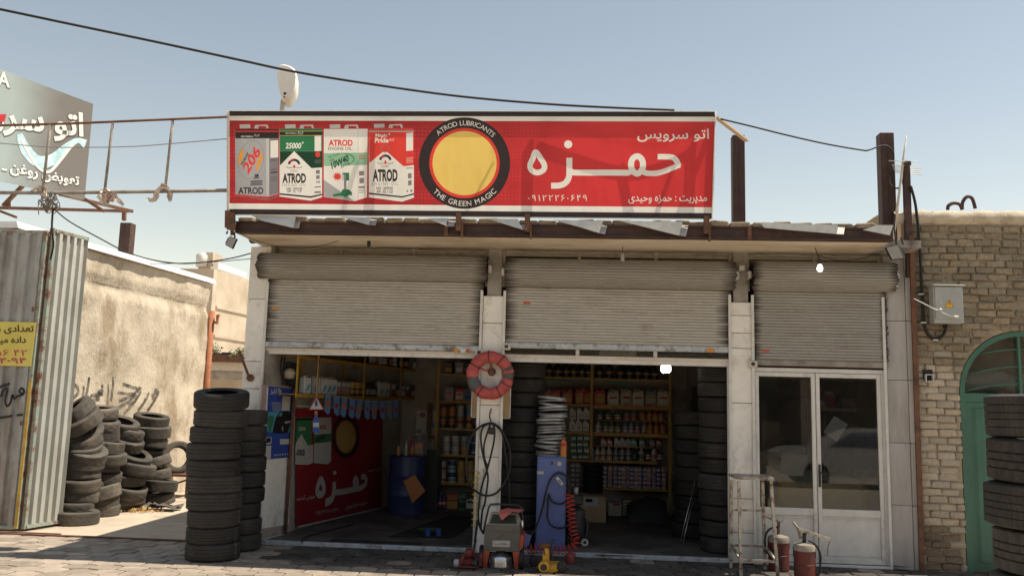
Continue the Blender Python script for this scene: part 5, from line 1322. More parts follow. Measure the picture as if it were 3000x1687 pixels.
# two twisted foil-ended wires in front of the cabinet
mb = MB(); mb.tube(smooth_path([P(*kd_(*p), YR-.23) for p in ((-10, 285), (90, 335), (230, 405), (285, 408))], 4), .006, 6); mb.tube([P(*kd_(*p), YR-.23) for p in ((270, 425), (360, 465), (430, 488))], .004, 6); mb.tube([P(*kd_(*p), YR-.23) for p in ((265, 408), (300, 406))], .014, 7); mb.tube([P(*kd_(*p), YR-.23) for p in ((420, 485), (485, 488))], .014, 7)
tag(mb.build('foil_wires', 'galvanised', smooth=True), 'loose shiny wire ends hanging across the grey cabinet', 'wire')

# corner pole, antenna, floodlight
x0 = P(2705, 1619, -.09); x1 = P(2657, 482, -.09)
pole = empty('corner_pole', (x0.x, -.09, 0), 'tall rusty angle iron pole between the shop and the brick house', 'pole')
mb = MB(); pz = x1.z; zmid = P(2670, 690, -.09).z
mb.beam((x0.x-.02, -.09, 0), (P(2672, 760, -.09).x, -.09, zmid), .055, .03, (0, 1, 0)); mb.build('lower_angle', 'rusty_steel', pole)
mb = MB(); mb.beam((P(2667, 790, -.09).x, -.06, zmid-.5), (x1.x, -.06, pz), .075, .06, (0, 1, 0)); mb.build('upper_angle', 'red_oxide_steel', pole)
kz = lambda x, y: (2560+x/3.45, 380+y/3.45)
ant = empty('tv_antenna', P(2640, 690, -.12), 'rake shaped television antenna on a thin leaning mast', 'antenna')
mb = MB(); mb.tube([P(*kz(330, 60), -.13), P(*kz(298, 300), -.13), P(*kz(262, 600), -.13), P(*kz(230, 860), -.13), P(*kz(190, 1130), -.13)], [.006, .014, .016, .018, .018], 8); mb.build('mast', 'rusty_white', ant, True)
for i, (xa, ya, xb, yb) in enumerate(((152, 316, 460, 324), (185, 356, 475, 381), (190, 374, 478, 398), (195, 395, 480, 420), (205, 412, 482, 440), (210, 428, 490, 458))):
    mb = MB(); mb.cyl(P(*kz(xa, ya), -.16+i*.05), P(*kz(xb, yb), -.16+i*.05), .0045, 6); mb.build('rod', 'galvanised', ant, True)
mb = MB(); mb.beam(P(*kz(320, 318), -.2), P(*kz(350, 450), .12), .02, .02); mb.build('boom', 'rusty_white', ant)
mb = MB(); mb.rbox(P(*kz(322, 362), -.2), P(*kz(360, 326), -.14), .008); mb.build('junction', 'lamp_black', ant)
def floodlight(gl, body, Y, label, strap):
    """gl: four pixels of the glass; body: vector from the glass to the back of the housing"""
    g = [P(x, y, Y) for x, y in gl]; c = sum(g, Vector())/4; bvv = Vector(body)
    root = empty('floodlight', c-Vector((0, 0, .1)), label, 'floodlight', 'old floodlights under the canopy')
    nrm = (g[1]-g[0]).cross(g[3]-g[0]).normalized(); nrm = nrm if nrm.dot(CAM-c) > 0 else -nrm
    rim = [c+(p-c)*1.1 for p in g]; back = [c+(p-c)*.62+bvv for p in g]
    mb = MB(); mb.add(rim+[p-nrm*.03 for p in rim]+back, [(4, 5, 1, 0), (5, 6, 2, 1), (6, 7, 3, 2), (7, 4, 0, 3), (8, 9, 5, 4), (9, 10, 6, 5), (10, 11, 7, 6), (11, 8, 4, 7), (11, 10, 9, 8), (0, 1, 2, 3)]); mb.build('housing', 'lamp_black', root)
    mb = MB(); mb.prism([p+nrm*.004 for p in g], nrm*.003); mb.build('lens', 'lamp_glass', root)
    mb = MB()
    for s in strap: mb.tube([P(x, y, Y+.06) for x, y in s], .010, 6)
    mb.build('bracket', 'lamp_black', root)
    return root
kf = lambda x, y: (640+x/8.05, 600+y/8.05)
floodlight([kf(270, 745), kf(425, 812), kf(325, 1025), kf(172, 940)], (-.10, .16, .04), -0.95, 'black floodlight hanging at the left end of the canopy', [[kf(190, 690), kf(215, 620)], [kf(390, 780), kf(370, 640)]])
floodlight([kz(125, 1195), kz(238, 1165), kz(298, 1298), kz(185, 1312)], (.12, .15, .03), -0.55, 'dusty floodlight hanging at the right end of the canopy', [[kz(230, 1160), kz(205, 1000), kz(215, 860)], [kz(300, 1160), kz(270, 1090)]])
# hoops on the roof
for pts, lab in (([(1508, 590), (1512, 565), (1545, 547), (1585, 555), (1603, 590)], 'small'), ([(1602, 588), (1606, 540), (1635, 505), (1668, 518), (1688, 582)], 'taller')):
    mb = MB(); mb.tube(smooth_path([P(*k8((x, y))[0], .4) for x, y in pts], 5), .022, 8)
    tag(mb.build('rebar_hoop', 'red_oxide_steel', smooth=True), '%s dark bent hoop on the roof of the brick house' % lab, 'hoop', 'bent hoops on the roof')
# ------------------------------------------------------------------ tyres
def tyre_mat(name, c1, c2, dust, dlo, dhi):
    m, n, l, b = nt(name)
    tc = n.new('ShaderNodeTexCoord'); oi = n.new('ShaderNodeObjectInfo')
    ad = n.new('ShaderNodeVectorMath'); ad.operation = 'MULTIPLY_ADD'; l.new(oi.outputs['Random'], ad.inputs[0]); ad.inputs[1].default_value = (19, 7, 31); l.new(tc.outputs['Object'], ad.inputs[2])
    no = n.new('ShaderNodeTexNoise'); no.inputs['Scale'].default_value = 5; no.inputs['Detail'].default_value = 9; no.inputs['Roughness'].default_value = .68; l.new(ad.outputs[0], no.inputs[0])
    cr = n.new('ShaderNodeValToRGB'); e = cr.color_ramp.elements; e[0].position = .3; e[0].color = c4(c1); e[1].position = .65; e[1].color = c4(c2); l.new(no.outputs[0], cr.inputs[0])
    n2 = n.new('ShaderNodeTexNoise'); n2.inputs['Scale'].default_value = 2.6; n2.inputs['Detail'].default_value = 10; n2.inputs['Roughness'].default_value = .72; l.new(ad.outputs[0], n2.inputs[0])
    mr = n.new('ShaderNodeMapRange'); mr.inputs[1].default_value = dlo; mr.inputs[2].default_value = dhi; l.new(n2.outputs[0], mr.inputs[0])
    mx = n.new('ShaderNodeMix'); mx.data_type = 'RGBA'; l.new(mr.outputs[0], mx.inputs[0]); l.new(cr.outputs[0], mx.inputs[6]); mx.inputs[7].default_value = c4(dust)
    hs = n.new('ShaderNodeHueSaturation'); vr = n.new('ShaderNodeMapRange'); vr.inputs[3].default_value = .72; vr.inputs[4].default_value = 1.3; l.new(oi.outputs['Random'], vr.inputs[0]); l.new(vr.outputs[0], hs.inputs['Value']); l.new(mx.outputs[2], hs.inputs['Color'])
    l.new(hs.outputs[0], b.inputs['Base Color']); b.inputs['Roughness'].default_value = .72; b.inputs['Specular IOR Level'].default_value = .35
    bn = n.new('ShaderNodeTexNoise'); bn.inputs['Scale'].default_value = 60; bn.inputs['Detail'].default_value = 6; l.new(ad.outputs[0], bn.inputs[0])
    bp = n.new('ShaderNodeBump'); bp.inputs['Strength'].default_value = .35; bp.inputs['Distance'].default_value = .01; l.new(bn.outputs[0], bp.inputs['Height']); l.new(bp.outputs[0], b.inputs['Normal'])
    return m
tyre_mat('tyre_black', (0.020, 0.0185, 0.017), (0.038, 0.034, 0.031), (0.075, 0.064, 0.052), .56, .80)
tyre_mat('tyre_grey', (0.030, 0.027, 0.024), (0.052, 0.047, 0.042), (0.10, 0.085, 0.068), .50, .78)
tyre_mat('tyre_dusty', (0.042, 0.037, 0.032), (0.080, 0.070, 0.058), (0.165, 0.135, 0.10), .48, .78)
def tyre_mesh(name, Ro, W, ri, m, nseg=60, lat=2, gd=0.008, rows=((-.36, -.22), (-.19, -.03), (.03, .19), (.22, .36)), sk=0):
    """hollow tyre, axis Z: bead, bulging sidewalls with a rim rib, tread rows cut by circumferential and cross grooves"""
    prof = [(ri, -.40*W, 0), (ri+.012, -.45*W, 0), (ri+(Ro-ri)*.22, -.485*W, 0), (ri+(Ro-ri)*.30, -.492*W, 0), (ri+(Ro-ri)*.33, -.478*W, 0), (ri+(Ro-ri)*.55, -.5*W, 0), (ri+(Ro-ri)*.80, -.482*W, 0), (Ro-.012, -.445*W, 0), (Ro-.004, -.40*W, 1)]
    for k, (a, b) in enumerate(rows):
        if k == 0: prof += [(Ro-.001, a*W, 1), (Ro, b*W, 1)]
        else: prof += [(Ro, a*W, 1+k % 2), (Ro, b*W, 1+k % 2)] if k < len(rows)-1 else [(Ro, a*W, 1), (Ro-.001, b*W, 1)]
        if k < len(rows)-1: prof += [(Ro-gd, b*W+.003, 0), (Ro-gd, rows[k+1][0]*W-.003, 0)]
    prof += [(r, -h, t) for r, h, t in reversed(prof[:9])]
    prof += [(ri+.006, .36*W, 0), (Ro-.035, .38*W, 0), (Ro-.026, 0, 0), (Ro-.035, -.38*W, 0), (ri+.006, -.36*W, 0)]
    mb = MB(); vv = []; M = len(prof)
    for i in range(nseg):
        a = 2*math.pi*i/nseg
        for (r, h, t) in prof:
            rr = r-(gd*.75 if t and lat and ((i+(2 if t == 2 else 0)+int(sk*h/W*8)) % (lat*2) == 0) else 0)
            vv.append((rr*math.cos(a), rr*math.sin(a), h))
    ff = []
    for i in range(nseg):
        j = (i+1) % nseg
        for k in range(M):
            q = (k+1) % M; ff.append((i*M+k, j*M+k, j*M+q, i*M+q))
    mb.add(vv, ff)
    return mb.mesh(name, m, 32)
T_CAR = [tyre_mesh('tyre', .292, .185, .175, 'tyre_black', 72, 1, .006), tyre_mesh('tyre', .292, .185, .175, 'tyre_black', 60, 2, .006, ((-.38, -.12), (-.08, .08), (.12, .38))), tyre_mesh('tyre', .298, .19, .18, 'tyre_black', 96, 2, .007, ((-.40, -.21), (-.18, -.02), (.02, .18), (.21, .40)), 2), tyre_mesh('tyre', .286, .18, .17, 'tyre_black', 80, 3, .005, ((-.37, -.27), (-.24, -.09), (-.06, .06), (.09, .24), (.27, .37)), -2)]
T_YARD = [tyre_mesh('tyre', .272, .165, .166, 'tyre_dusty', 60, 1, .005), tyre_mesh('tyre', .272, .165, .166, 'tyre_dusty', 48, 2, .005, ((-.37, -.10), (-.06, .06), (.10, .37))), tyre_mesh('tyre', .278, .175, .17, 'tyre_dusty', 72, 2, .006, ((-.39, -.2), (-.17, .17), (.2, .39)), 2)]
T_SUV = [tyre_mesh('tyre', .385, .268, .205, 'tyre_grey', 132, 1, .016, ((-.43, -.27), (-.24, -.09), (-.06, .06), (.09, .24), (.27, .43))), tyre_mesh('tyre', .385, .268, .205, 'tyre_grey', 112, 2, .017, ((-.43, -.20), (-.16, -.02), (.02, .16), (.20, .43)))]
trng = random.Random(77)
def tyre(mesh, loc, label, group, tilt=(0, 0), scale=1.0):
    o = put('tyre', mesh, None, loc, (tilt[0], tilt[1], trng.uniform(0, 6.28)), (scale, scale, scale)); 
    o.rotation_mode = 'XYZ'
    o.rotation_euler = (Matrix.Rotation(tilt[0], 3, 'X') @ Matrix.Rotation(tilt[1], 3, 'Y') @ Matrix.Rotation(trng.uniform(0, 6.28), 3, 'Z')).to_euler()
    return tag(o, label, 'tyre', group)
def depth_pos(px, py, Y): return P(px, py, Y)
# tall stack in front of the left pillar
base = G(622, 1640, 0.0); cy = -1.02; g = 'tyres stacked at the left pillar'
cents = [(1535, 1290), (1540, 1155), (1555, 1030), (1555, 910), (1555, 790), (1550, 680), (1550, 565), (1565, 445), (1595, 320)]
zc = .094
for i, (x, y) in enumerate(cents):
    q = P(x/2.469, 1100+y/2.469, cy)
    lab = 'bottom tyre of the tall stack before the left pillar' if i == 0 else '%s tyre from the bottom in the tall stack before the left pillar' % ORD[i+1]
    tyre(T_CAR[(i*3+i//2) % 4], (q.x, cy+trng.uniform(-.02, .02), zc), lab, g, (trng.uniform(-.02, .02), trng.uniform(-.025, .025)), trng.uniform(.96, 1.0)); zc += .1775
q = P(1605/2.469, 1100+195/2.469, cy)
tyre(T_CAR[0], (q.x, cy-.01, zc+.03), 'topmost tyre of the tall stack, tilted towards the street', g, (.16, .03), 1.02)
g = 'tyres in the second stack at the left pillar'; zc = .094; qx = P(745-62, 1600, -.42).x
for i in range(9):
    lab = 'bottom tyre of the second stack tucked behind the tall one' if i == 0 else '%s tyre from the bottom in the second stack behind the tall one' % ORD[i+1]
    tyre(T_CAR[(i*3+1+i//3) % 4], (qx+trng.uniform(-.02, .02), -.36+trng.uniform(-.02, .02), zc), lab, g, (trng.uniform(-.012, .012), trng.uniform(-.012, .012)), .97); zc += .178
# piles along the yard wall: pixel centres in the enlarged crop, tilt in degrees
piles = {
 'leftmost': (1.3, [(555, 1040, 0, 0), (545, 945, 2, 3), (540, 868, -3, 2), (560, 782, 4, 4), (575, 706, -2, -2), (592, 622, 3, 3), (582, 562, 10, 14), (578, 520, 16, 10), (572, 478, 18, -6), (570, 432, 20, 8), (580, 388, 24, 18), (566, 335, 24, -14), (545, 280, 26, -24)]),
 'second': (1.88, [(692, 985, 2, 3), (687, 915, -2, -2), (712, 848, 5, -9), (687, 800, -4, 0), (699, 735, 2, 2), (709, 658, -3, 0), (757, 600, 4, 2), (752, 522, -3, 2), (710, 438, 3, -2), (727, 358, 4, 6), (647, 268, 5, 2)]),
 'third': (2.5, [(859, 968, 3, 2), (884, 896, -3, -2), (894, 822, 5, 14), (939, 742, 3, 5), (964, 668, -2, 8), (949, 592, 5, 18), (874, 482, 4, 16), (874, 415, -2, 10), (889, 358, 6, 14)]),
 'fourth': (3.15, [(1106, 935, 3, -8), (1116, 872, 3, -2), (1126, 792, -3, 2), (1121, 715, 2, -4), (1101, 630, 5, -14), (1054, 548, 4, 10), (1084, 485, -3, 2), (1084, 402, 3, 3), (1078, 322, 4, 7)]),
}
for nm, (Y, lst) in piles.items():
    zprev = None
    for i, (x, y, a, b) in enumerate(lst):
        Yy = Y+trng.uniform(-.05, .05)-(.25 if nm == 'leftmost' and i == 0 else 0)
        q = P(x/2.469, 1100+y/2.469, Yy); z = max(q.z, .085)
        if i == 0: z = .086
        ws = wp+wd*((Vector((q.x, Yy, 0))-wp).dot(wd)); xmin = ws.x+.36
        lab = 'bottom tyre of the %s worn pile along the yard wall' % nm if i == 0 else ('top tyre of the %s worn pile along the yard wall' % nm if i == len(lst)-1 else '%s tyre from the bottom in the %s worn pile by the yard wall' % (ORD[i+1], nm))
        tyre(T_YARD[(i*2+len(nm)+i//2) % 3], (max(q.x+trng.uniform(-.05, .07), xmin), Yy, z), lab, 'worn tyres piled in the yard', (R(a*1.3), R(b*1.3)), trng.uniform(.98, 1.12))
q = P(1285/2.469, 1100+590/2.469, 4.5)
tyre(T_YARD[0], (q.x, 4.5, q.z), 'single worn tyre leaning upright at the end of the yard piles', 'worn tyres piled in the yard', (R(78), R(40)), 1.05)
# rack the leaning tyre rests on
mb = MB(); zz0 = q.z-.26
mb.box((q.x-.35, 4.25, zz0-.05), (q.x+.35, 4.8, zz0-.01))
for sx, sy in ((-.3, 4.3), (.3, 4.3), (-.3, 4.75), (.3, 4.75)): mb.beam((q.x+sx, sy, 0), (q.x+sx, sy, zz0-.051), .04, .04)
mb.beam((q.x-.3, 4.3, .1), (q.x+.3, 4.3, zz0-.1), .03, .03)
tag(mb.build('work_bench', 'rusty_steel'), 'rusty bench carrying the single leaning tyre in the yard', 'bench')
# scraps and dry leaves on the yard floor
pm('straw', (0.42, 0.28, 0.11), (0.55, 0.40, 0.18), scale=20, rough=.9)
mb = MB(); rng = random.Random(9); c = G(405, 1498, 0)
for i in range(160):
    p = Vector((c.x+rng.gauss(0, .16), c.y+rng.gauss(0, .10), abs(rng.gauss(.02, .02)))); d = Vector((rng.gauss(0, 1), rng.gauss(0, 1), rng.gauss(0, .5))).normalized(); e_ = d.orthogonal().normalized(); s = rng.uniform(.03, .09)
    mb.add([p, p+d*s*.5+e_*s*.25, p+d*s, p+d*s*.5-e_*s*.25], [(0, 1, 2, 3)])
tag(mb.build('dry_leaves', 'straw'), 'heap of dry yellow leaves in front of the yard tyres', 'leaves', kind='stuff')
for i, (x0, y0, w) in enumerate(((430, 1490, .3), (480, 1492, .35))):
    c = G(x0, y0, .01); mb = MB(); rng = random.Random(i+40); nx = 6; vv = []
    for a in range(nx):
        for b in range(4): vv.append((c.x+(a/(nx-1)-.5)*w*1.4, c.y+(b/3-.5)*w, .02+rng.uniform(0, .09)))
    mb.add(vv, [(a*4+b, a*4+4+b, a*4+5+b, a*4+b+1) for a in range(nx-1) for b in range(3)])
    tag(mb.build('rubber_scrap', 'tyre_dusty'), '%s curled scrap of rubber lying by the yard tyres' % ('left', 'right')[i], 'scrap')
# big treaded tyres at the right edge, close to the camera
fw_d = 5.25; c0_ = CAM+ray(3102, 1400)*(fw_d/F_PX); g = 'large treaded tyres at the right edge'
zc = .134
for i in range(7):
    off = (.0, .02, -.02, .012, -.035, -.01, .005)[i]
    lab = 'bottom large treaded tyre of the stack at the right edge' if i == 0 else ('topmost large treaded tyre of the stack at the right edge' if i == 6 else '%s large treaded tyre from the bottom at the right edge' % ORD[i+1])
    tyre(T_SUV[i % 2], (c0_.x+off, c0_.y+trng.uniform(-.02, .02), zc), lab, g, (trng.uniform(-.02, .02), trng.uniform(-.02, .02))); zc += .2725
# stacks inside the shop
def inner_stack(px, Y, n, where, z0=.134, me=None):
    x = P(px, 1400, Y).x; z = z0; 
    for i in range(n):
        lab = 'bottom tyre of the stack %s' % where if i == 0 else '%s tyre from the bottom in the stack %s' % (ORD[i+1], where)
        tyre((me or T_CAR)[(i*3+i//2) % 4], (x+trng.uniform(-.025, .025), Y+trng.uniform(-.02, .02), z), lab, 'tyres stacked inside the shop', (trng.uniform(-.012, .012), trng.uniform(-.012, .012))); z += .187
inner_stack(1527, .72, 12, 'behind the middle pillar')
inner_stack(2118, .62, 12, 'just inside the third pillar')
inner_stack(2035, 1.75, 9, 'against the dark partition, farther in')
inner_stack(2080, 2.6, 11, 'in the dark back corner')
# ------------------------------------------------------------------ inside the shop
pm('shelf_yellow', (0.34, 0.19, 0.03), (0.43, 0.25, 0.04), scale=8, rough=0.5, dirt=(0.20, 0.11, 0.03), dscale=6)
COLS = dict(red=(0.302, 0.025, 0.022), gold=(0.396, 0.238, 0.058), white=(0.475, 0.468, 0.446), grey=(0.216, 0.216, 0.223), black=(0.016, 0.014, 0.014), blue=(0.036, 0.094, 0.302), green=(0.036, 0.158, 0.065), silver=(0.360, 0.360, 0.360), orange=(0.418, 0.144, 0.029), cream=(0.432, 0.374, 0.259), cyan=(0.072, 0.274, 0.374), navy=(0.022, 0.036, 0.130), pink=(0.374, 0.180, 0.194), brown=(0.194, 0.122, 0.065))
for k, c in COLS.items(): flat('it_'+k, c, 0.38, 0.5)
pm('it_chrome', (0.62, 0.62, 0.62), (0.74, 0.74, 0.74), scale=6, rough=0.25, metal=0.85)
pm('it_brass', (0.62, 0.36, 0.10), (0.72, 0.45, 0.15), scale=6, rough=0.28, metal=0.8)
ITEM = {}
def item(kind, w, h, d, body, label='white', cap='black', l2='red'):
    """small container standing at the origin: w wide, h high, d deep, front to -Y; returns shared mesh"""
    key = (kind, round(w, 3), round(h, 3), body, label, cap, l2)
    if key in ITEM: return ITEM[key]
    mb = MB(); mats = ['it_'+body, 'it_'+label, 'it_'+cap, 'it_'+l2]
    if kind == 'jug':
        o = [(-.5, 0), (.5, 0), (.5, .70), (.44, .90), (.30, .98), (.18, .98), (.12, .90), (-.10, .86), (-.30, .93), (-.46, .82), (-.5, .6)]
        pts = [Vector((a*w, -d/2, b*h)) for a, b in o]; mb.prism(pts, (0, d, 0))
        mb.mat(0).tube([Vector((-.30*w, 0, .86*h)), Vector((-.34*w, 0, 1.0*h)), Vector((-.05*w, 0, 1.03*h)), Vector((.14*w, 0, .95*h))], d*.16, 6)
        mb.mat(2).cyl((.25*w, 0, .97*h), (.25*w, 0, 1.05*h), d*.2, 8)
        mb.mat(1).poly([Vector((a*w, -d/2-.003, b*h)) for a, b in ((-.40, .12), (.40, .12), (.40, .62), (.1, .72), (-.40, .62))])
        mb.mat(3).poly([Vector((a*w, -d/2-.005, b*h)) for a, b in ((-.32, .44), (.32, .44), (.34, .58), (-.30, .58))])
    elif kind == 'slant':
        o = [(-.5, 0), (.5, 0), (.5, .58), (.05, .86), (-.02, .92), (-.30, .92), (-.34, .84), (-.5, .76)]
        mb.prism([Vector((a*w, -d/2, b*h)) for a, b in o], (0, d, 0)); mb.mat(2).cyl((-.17*w, 0, .92*h), (-.17*w, 0, 1.0*h), w*.14, 8)
        mb.mat(1).poly([Vector((a*w, -d/2-.003, b*h)) for a, b in ((-.36, .10), (.36, .10), (.36, .50), (-.1, .66), (-.36, .62))])
        mb.mat(3).poly([Vector((a*w, -d/2-.005, b*h)) for a, b in ((-.28, .16), (.28, .16), (.28, .34), (-.28, .34))])
    elif kind == 'bottle':
        r = w/2; prof = [(0, 0), (r*.96, 0), (r, h*.03), (r, h*.60), (r*.9, h*.70), (r*.45, h*.82), (r*.36, h*.88), (0, h*.88)]
        mb.lathe(prof, 12); mb.mat(2).lathe([(0, h), (r*.40, h), (r*.42, h*.885), (0, h*.885)], 10)
        mb.mat(1).lathe([(r+.002, h*.14), (r+.002, h*.50)], 12); mb.mat(3).lathe([(r+.003, h*.30), (r+.003, h*.42)], 12)
    elif kind == 'tin':
        r = w/2; mb.lathe([(0, 0), (r*.97, 0), (r, h*.02), (r*.985, h*.04), (r*.985, h*.96), (r, h*.98), (r*.97, h), (0, h)], 16)
        mb.mat(2).lathe([(r*.99, h*.52), (r*.99, h*.93)], 16); mb.mat(1).lathe([(r*.995, h*.16), (r*.995, h*.40)], 16); mb.mat(3).lathe([(r*1.0, h*.22), (r*1.0, h*.32)], 16)
    elif kind == 'box':
        mb.rbox((-w/2, -d/2, 0), (w/2, d/2, h), .004)
        mb.mat(1).poly([Vector((a*w, -d/2-.002, b*h)) for a, b in ((-.42, .10), (.42, .10), (.42, .52), (-.42, .52))]); mb.mat(3).poly([Vector((a*w, -d/2-.002, b*h)) for a, b in ((-.42, .62), (.42, .62), (.42, .86), (-.42, .86))])
    elif kind == 'canister':
        mb.rbox((-w/2, -d/2, 0), (w/2, d/2, h*.92), .008); mb.mat(2).cyl((-.2*w, 0, .92*h), (-.2*w, 0, h), w*.14, 8)
        mb.mat(0).tube([Vector((0, 0, .91*h)), Vector((.05*w, 0, .99*h)), Vector((.3*w, 0, .99*h)), Vector((.36*w, 0, .91*h))], .006, 5)
        mb.mat(1).poly([Vector((a*w, -d/2-.002, b*h)) for a, b in ((-.44, .10), (.44, .10), (.44, .70), (-.44, .70))])
        mb.mat(3).poly([Vector((a*w, -d/2-.004, b*h)) for a, b in ((-.3, .18), (.06, .18), (.34, .40), (.30, .56), (-.02, .50))])
    ITEM[key] = mb.mesh(kind, mats, 40)
    return ITEM[key]
NAMES = dict(jug=('oil_jug', 'jug'), slant=('oil_bottle', 'bottle'), bottle=('bottle', 'bottle'), tin=('tin', 'tin'), box=('carton', 'carton'), canister=('oil_can', 'can'))
irng = random.Random(31)
def row(kind, where, desc, xs, base, wpx, hpx, Y, spec, d=.10, zlift=0.0, slope=0.0):
    """a row of containers on a shelf; xs pixels, base pixel height of the shelf (world z taken at the first), spec = list of colour tuples cycled"""
    n = len(xs)
    for i, x in enumerate(xs):
        b = P(x, base+slope*(x-xs[0]), Y); s = 2500.0/((b-CAM).dot(FW))
        w, h = wpx/s, hpx/s; sp = spec[i % len(spec)]
        nm, cat = NAMES[kind]
        o = put(nm, item(kind, w*.97, h, d, *sp), None, (b.x, Y+irng.uniform(-.015, .015), b.z+zlift), (0, 0, irng.uniform(-.28, .28)), (1, 1, irng.uniform(.92, 1.03)))
        lab = '%s, %s from left %s' % (desc if not isinstance(desc, list) else desc[i % len(desc)], ORD[i+1], where) if n > 1 else '%s %s' % (desc, where)
        tag(o, lab, cat, 'goods '+where)
# ---- rack against the back wall of bay two
Y2 = 3.95; c6 = lambda x, y: (1480+x/3.623, 1020+y/3.623); c7 = lambda x, y: (1480+x/3.68, 1320+y/3.68)
rack = empty('shelf_rack', P(1780, 1500, Y2+.2), 'yellow steel shelf rack full of oil at the back of the middle bay', 'shelf')
def shelfbar(par, x0, y0, x1, y1, Y, h=.045, depth=.30):
    a, b = P(x0, y0, Y-.06), P(x1, y1, Y-.06); mb = MB()
    z = (a.z+b.z)/2; mb.box((a.x, Y-.06, z-h), (b.x, Y-.045, z)); mb.box((a.x, Y-.044, z-.012), (b.x, Y+depth, z-.002)); return mb.build('shelf', 'shelf_yellow', par), z
def postbar(par, px, y0, y1, Y, w=.045):
    a, b = P(px, y0, Y), P(px, y1, Y); mb = MB(); mb.box((a.x-w/2, Y-.075, max(b.z, .04)), (a.x+w/2, Y-.061, a.z)); mb.build('upright', 'shelf_yellow', par)
S2 = {}
for key, (x0, y0, x1, y1, h) in dict(TL=(1592, 1102, 1731, 1106, .035), TR=(1740, 1108, 1962, 1111, .035), AL=(1585, 1181, 1731, 1184, .035), AR=(1740, 1185, 1958, 1190, .06), BL=(1640, 1263, 1730, 1265, .035), BR=(1740, 1266, 1958, 1270, .06), CL=(1640, 1344, 1728, 1346, .035), CR=(1740, 1347, 1925, 1351, .04), DL=(1660, 1423, 1700, 1424, .03), DR=(1762, 1428, 1958, 1432, .035)).items():
    _, S2[key] = shelfbar(rack, x0, y0, x1, y1, Y2, h)
for px in (1588, 1735, 1962): postbar(rack, px, 1050, 1520, Y2)
mb = MB(); a = P(1737, 1310, Y2-.15); mb.cyl((a.x, Y2-.15, .6), (a.x, Y2-.15, P(1737, 1310, Y2-.15).z), .012, 8); tag(mb.build('broom_handle', 'it_silver', smooth=True), 'thin pale pole standing before the middle upright of the rack', 'pole')
kx = lambda *xs: [1480+x/3.623 for x in xs]; kx7 = lambda *xs: [1480+x/3.68 for x in xs]
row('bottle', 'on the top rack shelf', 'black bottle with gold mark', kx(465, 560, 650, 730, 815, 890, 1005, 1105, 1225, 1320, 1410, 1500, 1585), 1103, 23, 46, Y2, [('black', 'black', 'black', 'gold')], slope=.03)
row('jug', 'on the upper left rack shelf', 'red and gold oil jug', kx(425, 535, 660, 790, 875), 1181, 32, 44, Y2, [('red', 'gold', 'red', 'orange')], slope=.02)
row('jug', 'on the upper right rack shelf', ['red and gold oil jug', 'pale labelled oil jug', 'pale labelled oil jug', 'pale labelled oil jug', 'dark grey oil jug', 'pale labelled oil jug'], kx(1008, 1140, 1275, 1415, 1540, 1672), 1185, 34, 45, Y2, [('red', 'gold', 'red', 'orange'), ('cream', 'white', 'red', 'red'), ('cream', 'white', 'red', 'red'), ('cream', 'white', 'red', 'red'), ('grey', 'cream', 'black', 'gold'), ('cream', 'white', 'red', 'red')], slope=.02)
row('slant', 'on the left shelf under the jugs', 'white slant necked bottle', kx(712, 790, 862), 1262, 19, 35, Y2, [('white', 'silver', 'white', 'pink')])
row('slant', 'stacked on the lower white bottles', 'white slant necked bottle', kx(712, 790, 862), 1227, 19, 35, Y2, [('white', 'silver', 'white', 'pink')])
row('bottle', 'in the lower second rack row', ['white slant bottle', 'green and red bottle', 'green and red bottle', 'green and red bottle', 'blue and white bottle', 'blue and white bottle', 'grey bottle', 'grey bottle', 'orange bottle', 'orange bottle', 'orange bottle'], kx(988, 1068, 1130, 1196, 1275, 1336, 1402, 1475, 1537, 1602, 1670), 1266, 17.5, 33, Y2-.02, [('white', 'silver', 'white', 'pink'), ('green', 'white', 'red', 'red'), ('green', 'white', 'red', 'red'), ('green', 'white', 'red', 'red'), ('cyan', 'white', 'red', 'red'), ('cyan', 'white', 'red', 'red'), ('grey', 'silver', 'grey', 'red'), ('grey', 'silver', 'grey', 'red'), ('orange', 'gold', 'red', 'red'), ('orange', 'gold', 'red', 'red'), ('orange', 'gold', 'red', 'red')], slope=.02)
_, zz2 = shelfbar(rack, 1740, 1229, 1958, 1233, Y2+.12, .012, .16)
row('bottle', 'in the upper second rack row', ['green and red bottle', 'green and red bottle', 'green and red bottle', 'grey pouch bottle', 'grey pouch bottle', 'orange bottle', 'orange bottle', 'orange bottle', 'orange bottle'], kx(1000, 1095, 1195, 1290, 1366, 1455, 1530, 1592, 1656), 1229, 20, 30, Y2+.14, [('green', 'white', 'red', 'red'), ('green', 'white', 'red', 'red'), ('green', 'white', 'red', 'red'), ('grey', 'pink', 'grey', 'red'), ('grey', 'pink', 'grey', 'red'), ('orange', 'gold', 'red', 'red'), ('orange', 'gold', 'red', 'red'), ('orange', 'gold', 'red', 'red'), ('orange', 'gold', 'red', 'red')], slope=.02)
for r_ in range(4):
    row('box', 'in the %s tier of green cartons' % ['bottom', 'second', 'third', 'top'][r_], 'dark green carton', kx(728, 795, 862), 1343-r_*18, 17.5, 17.5, Y2, [('green', 'white', 'black', 'black')])
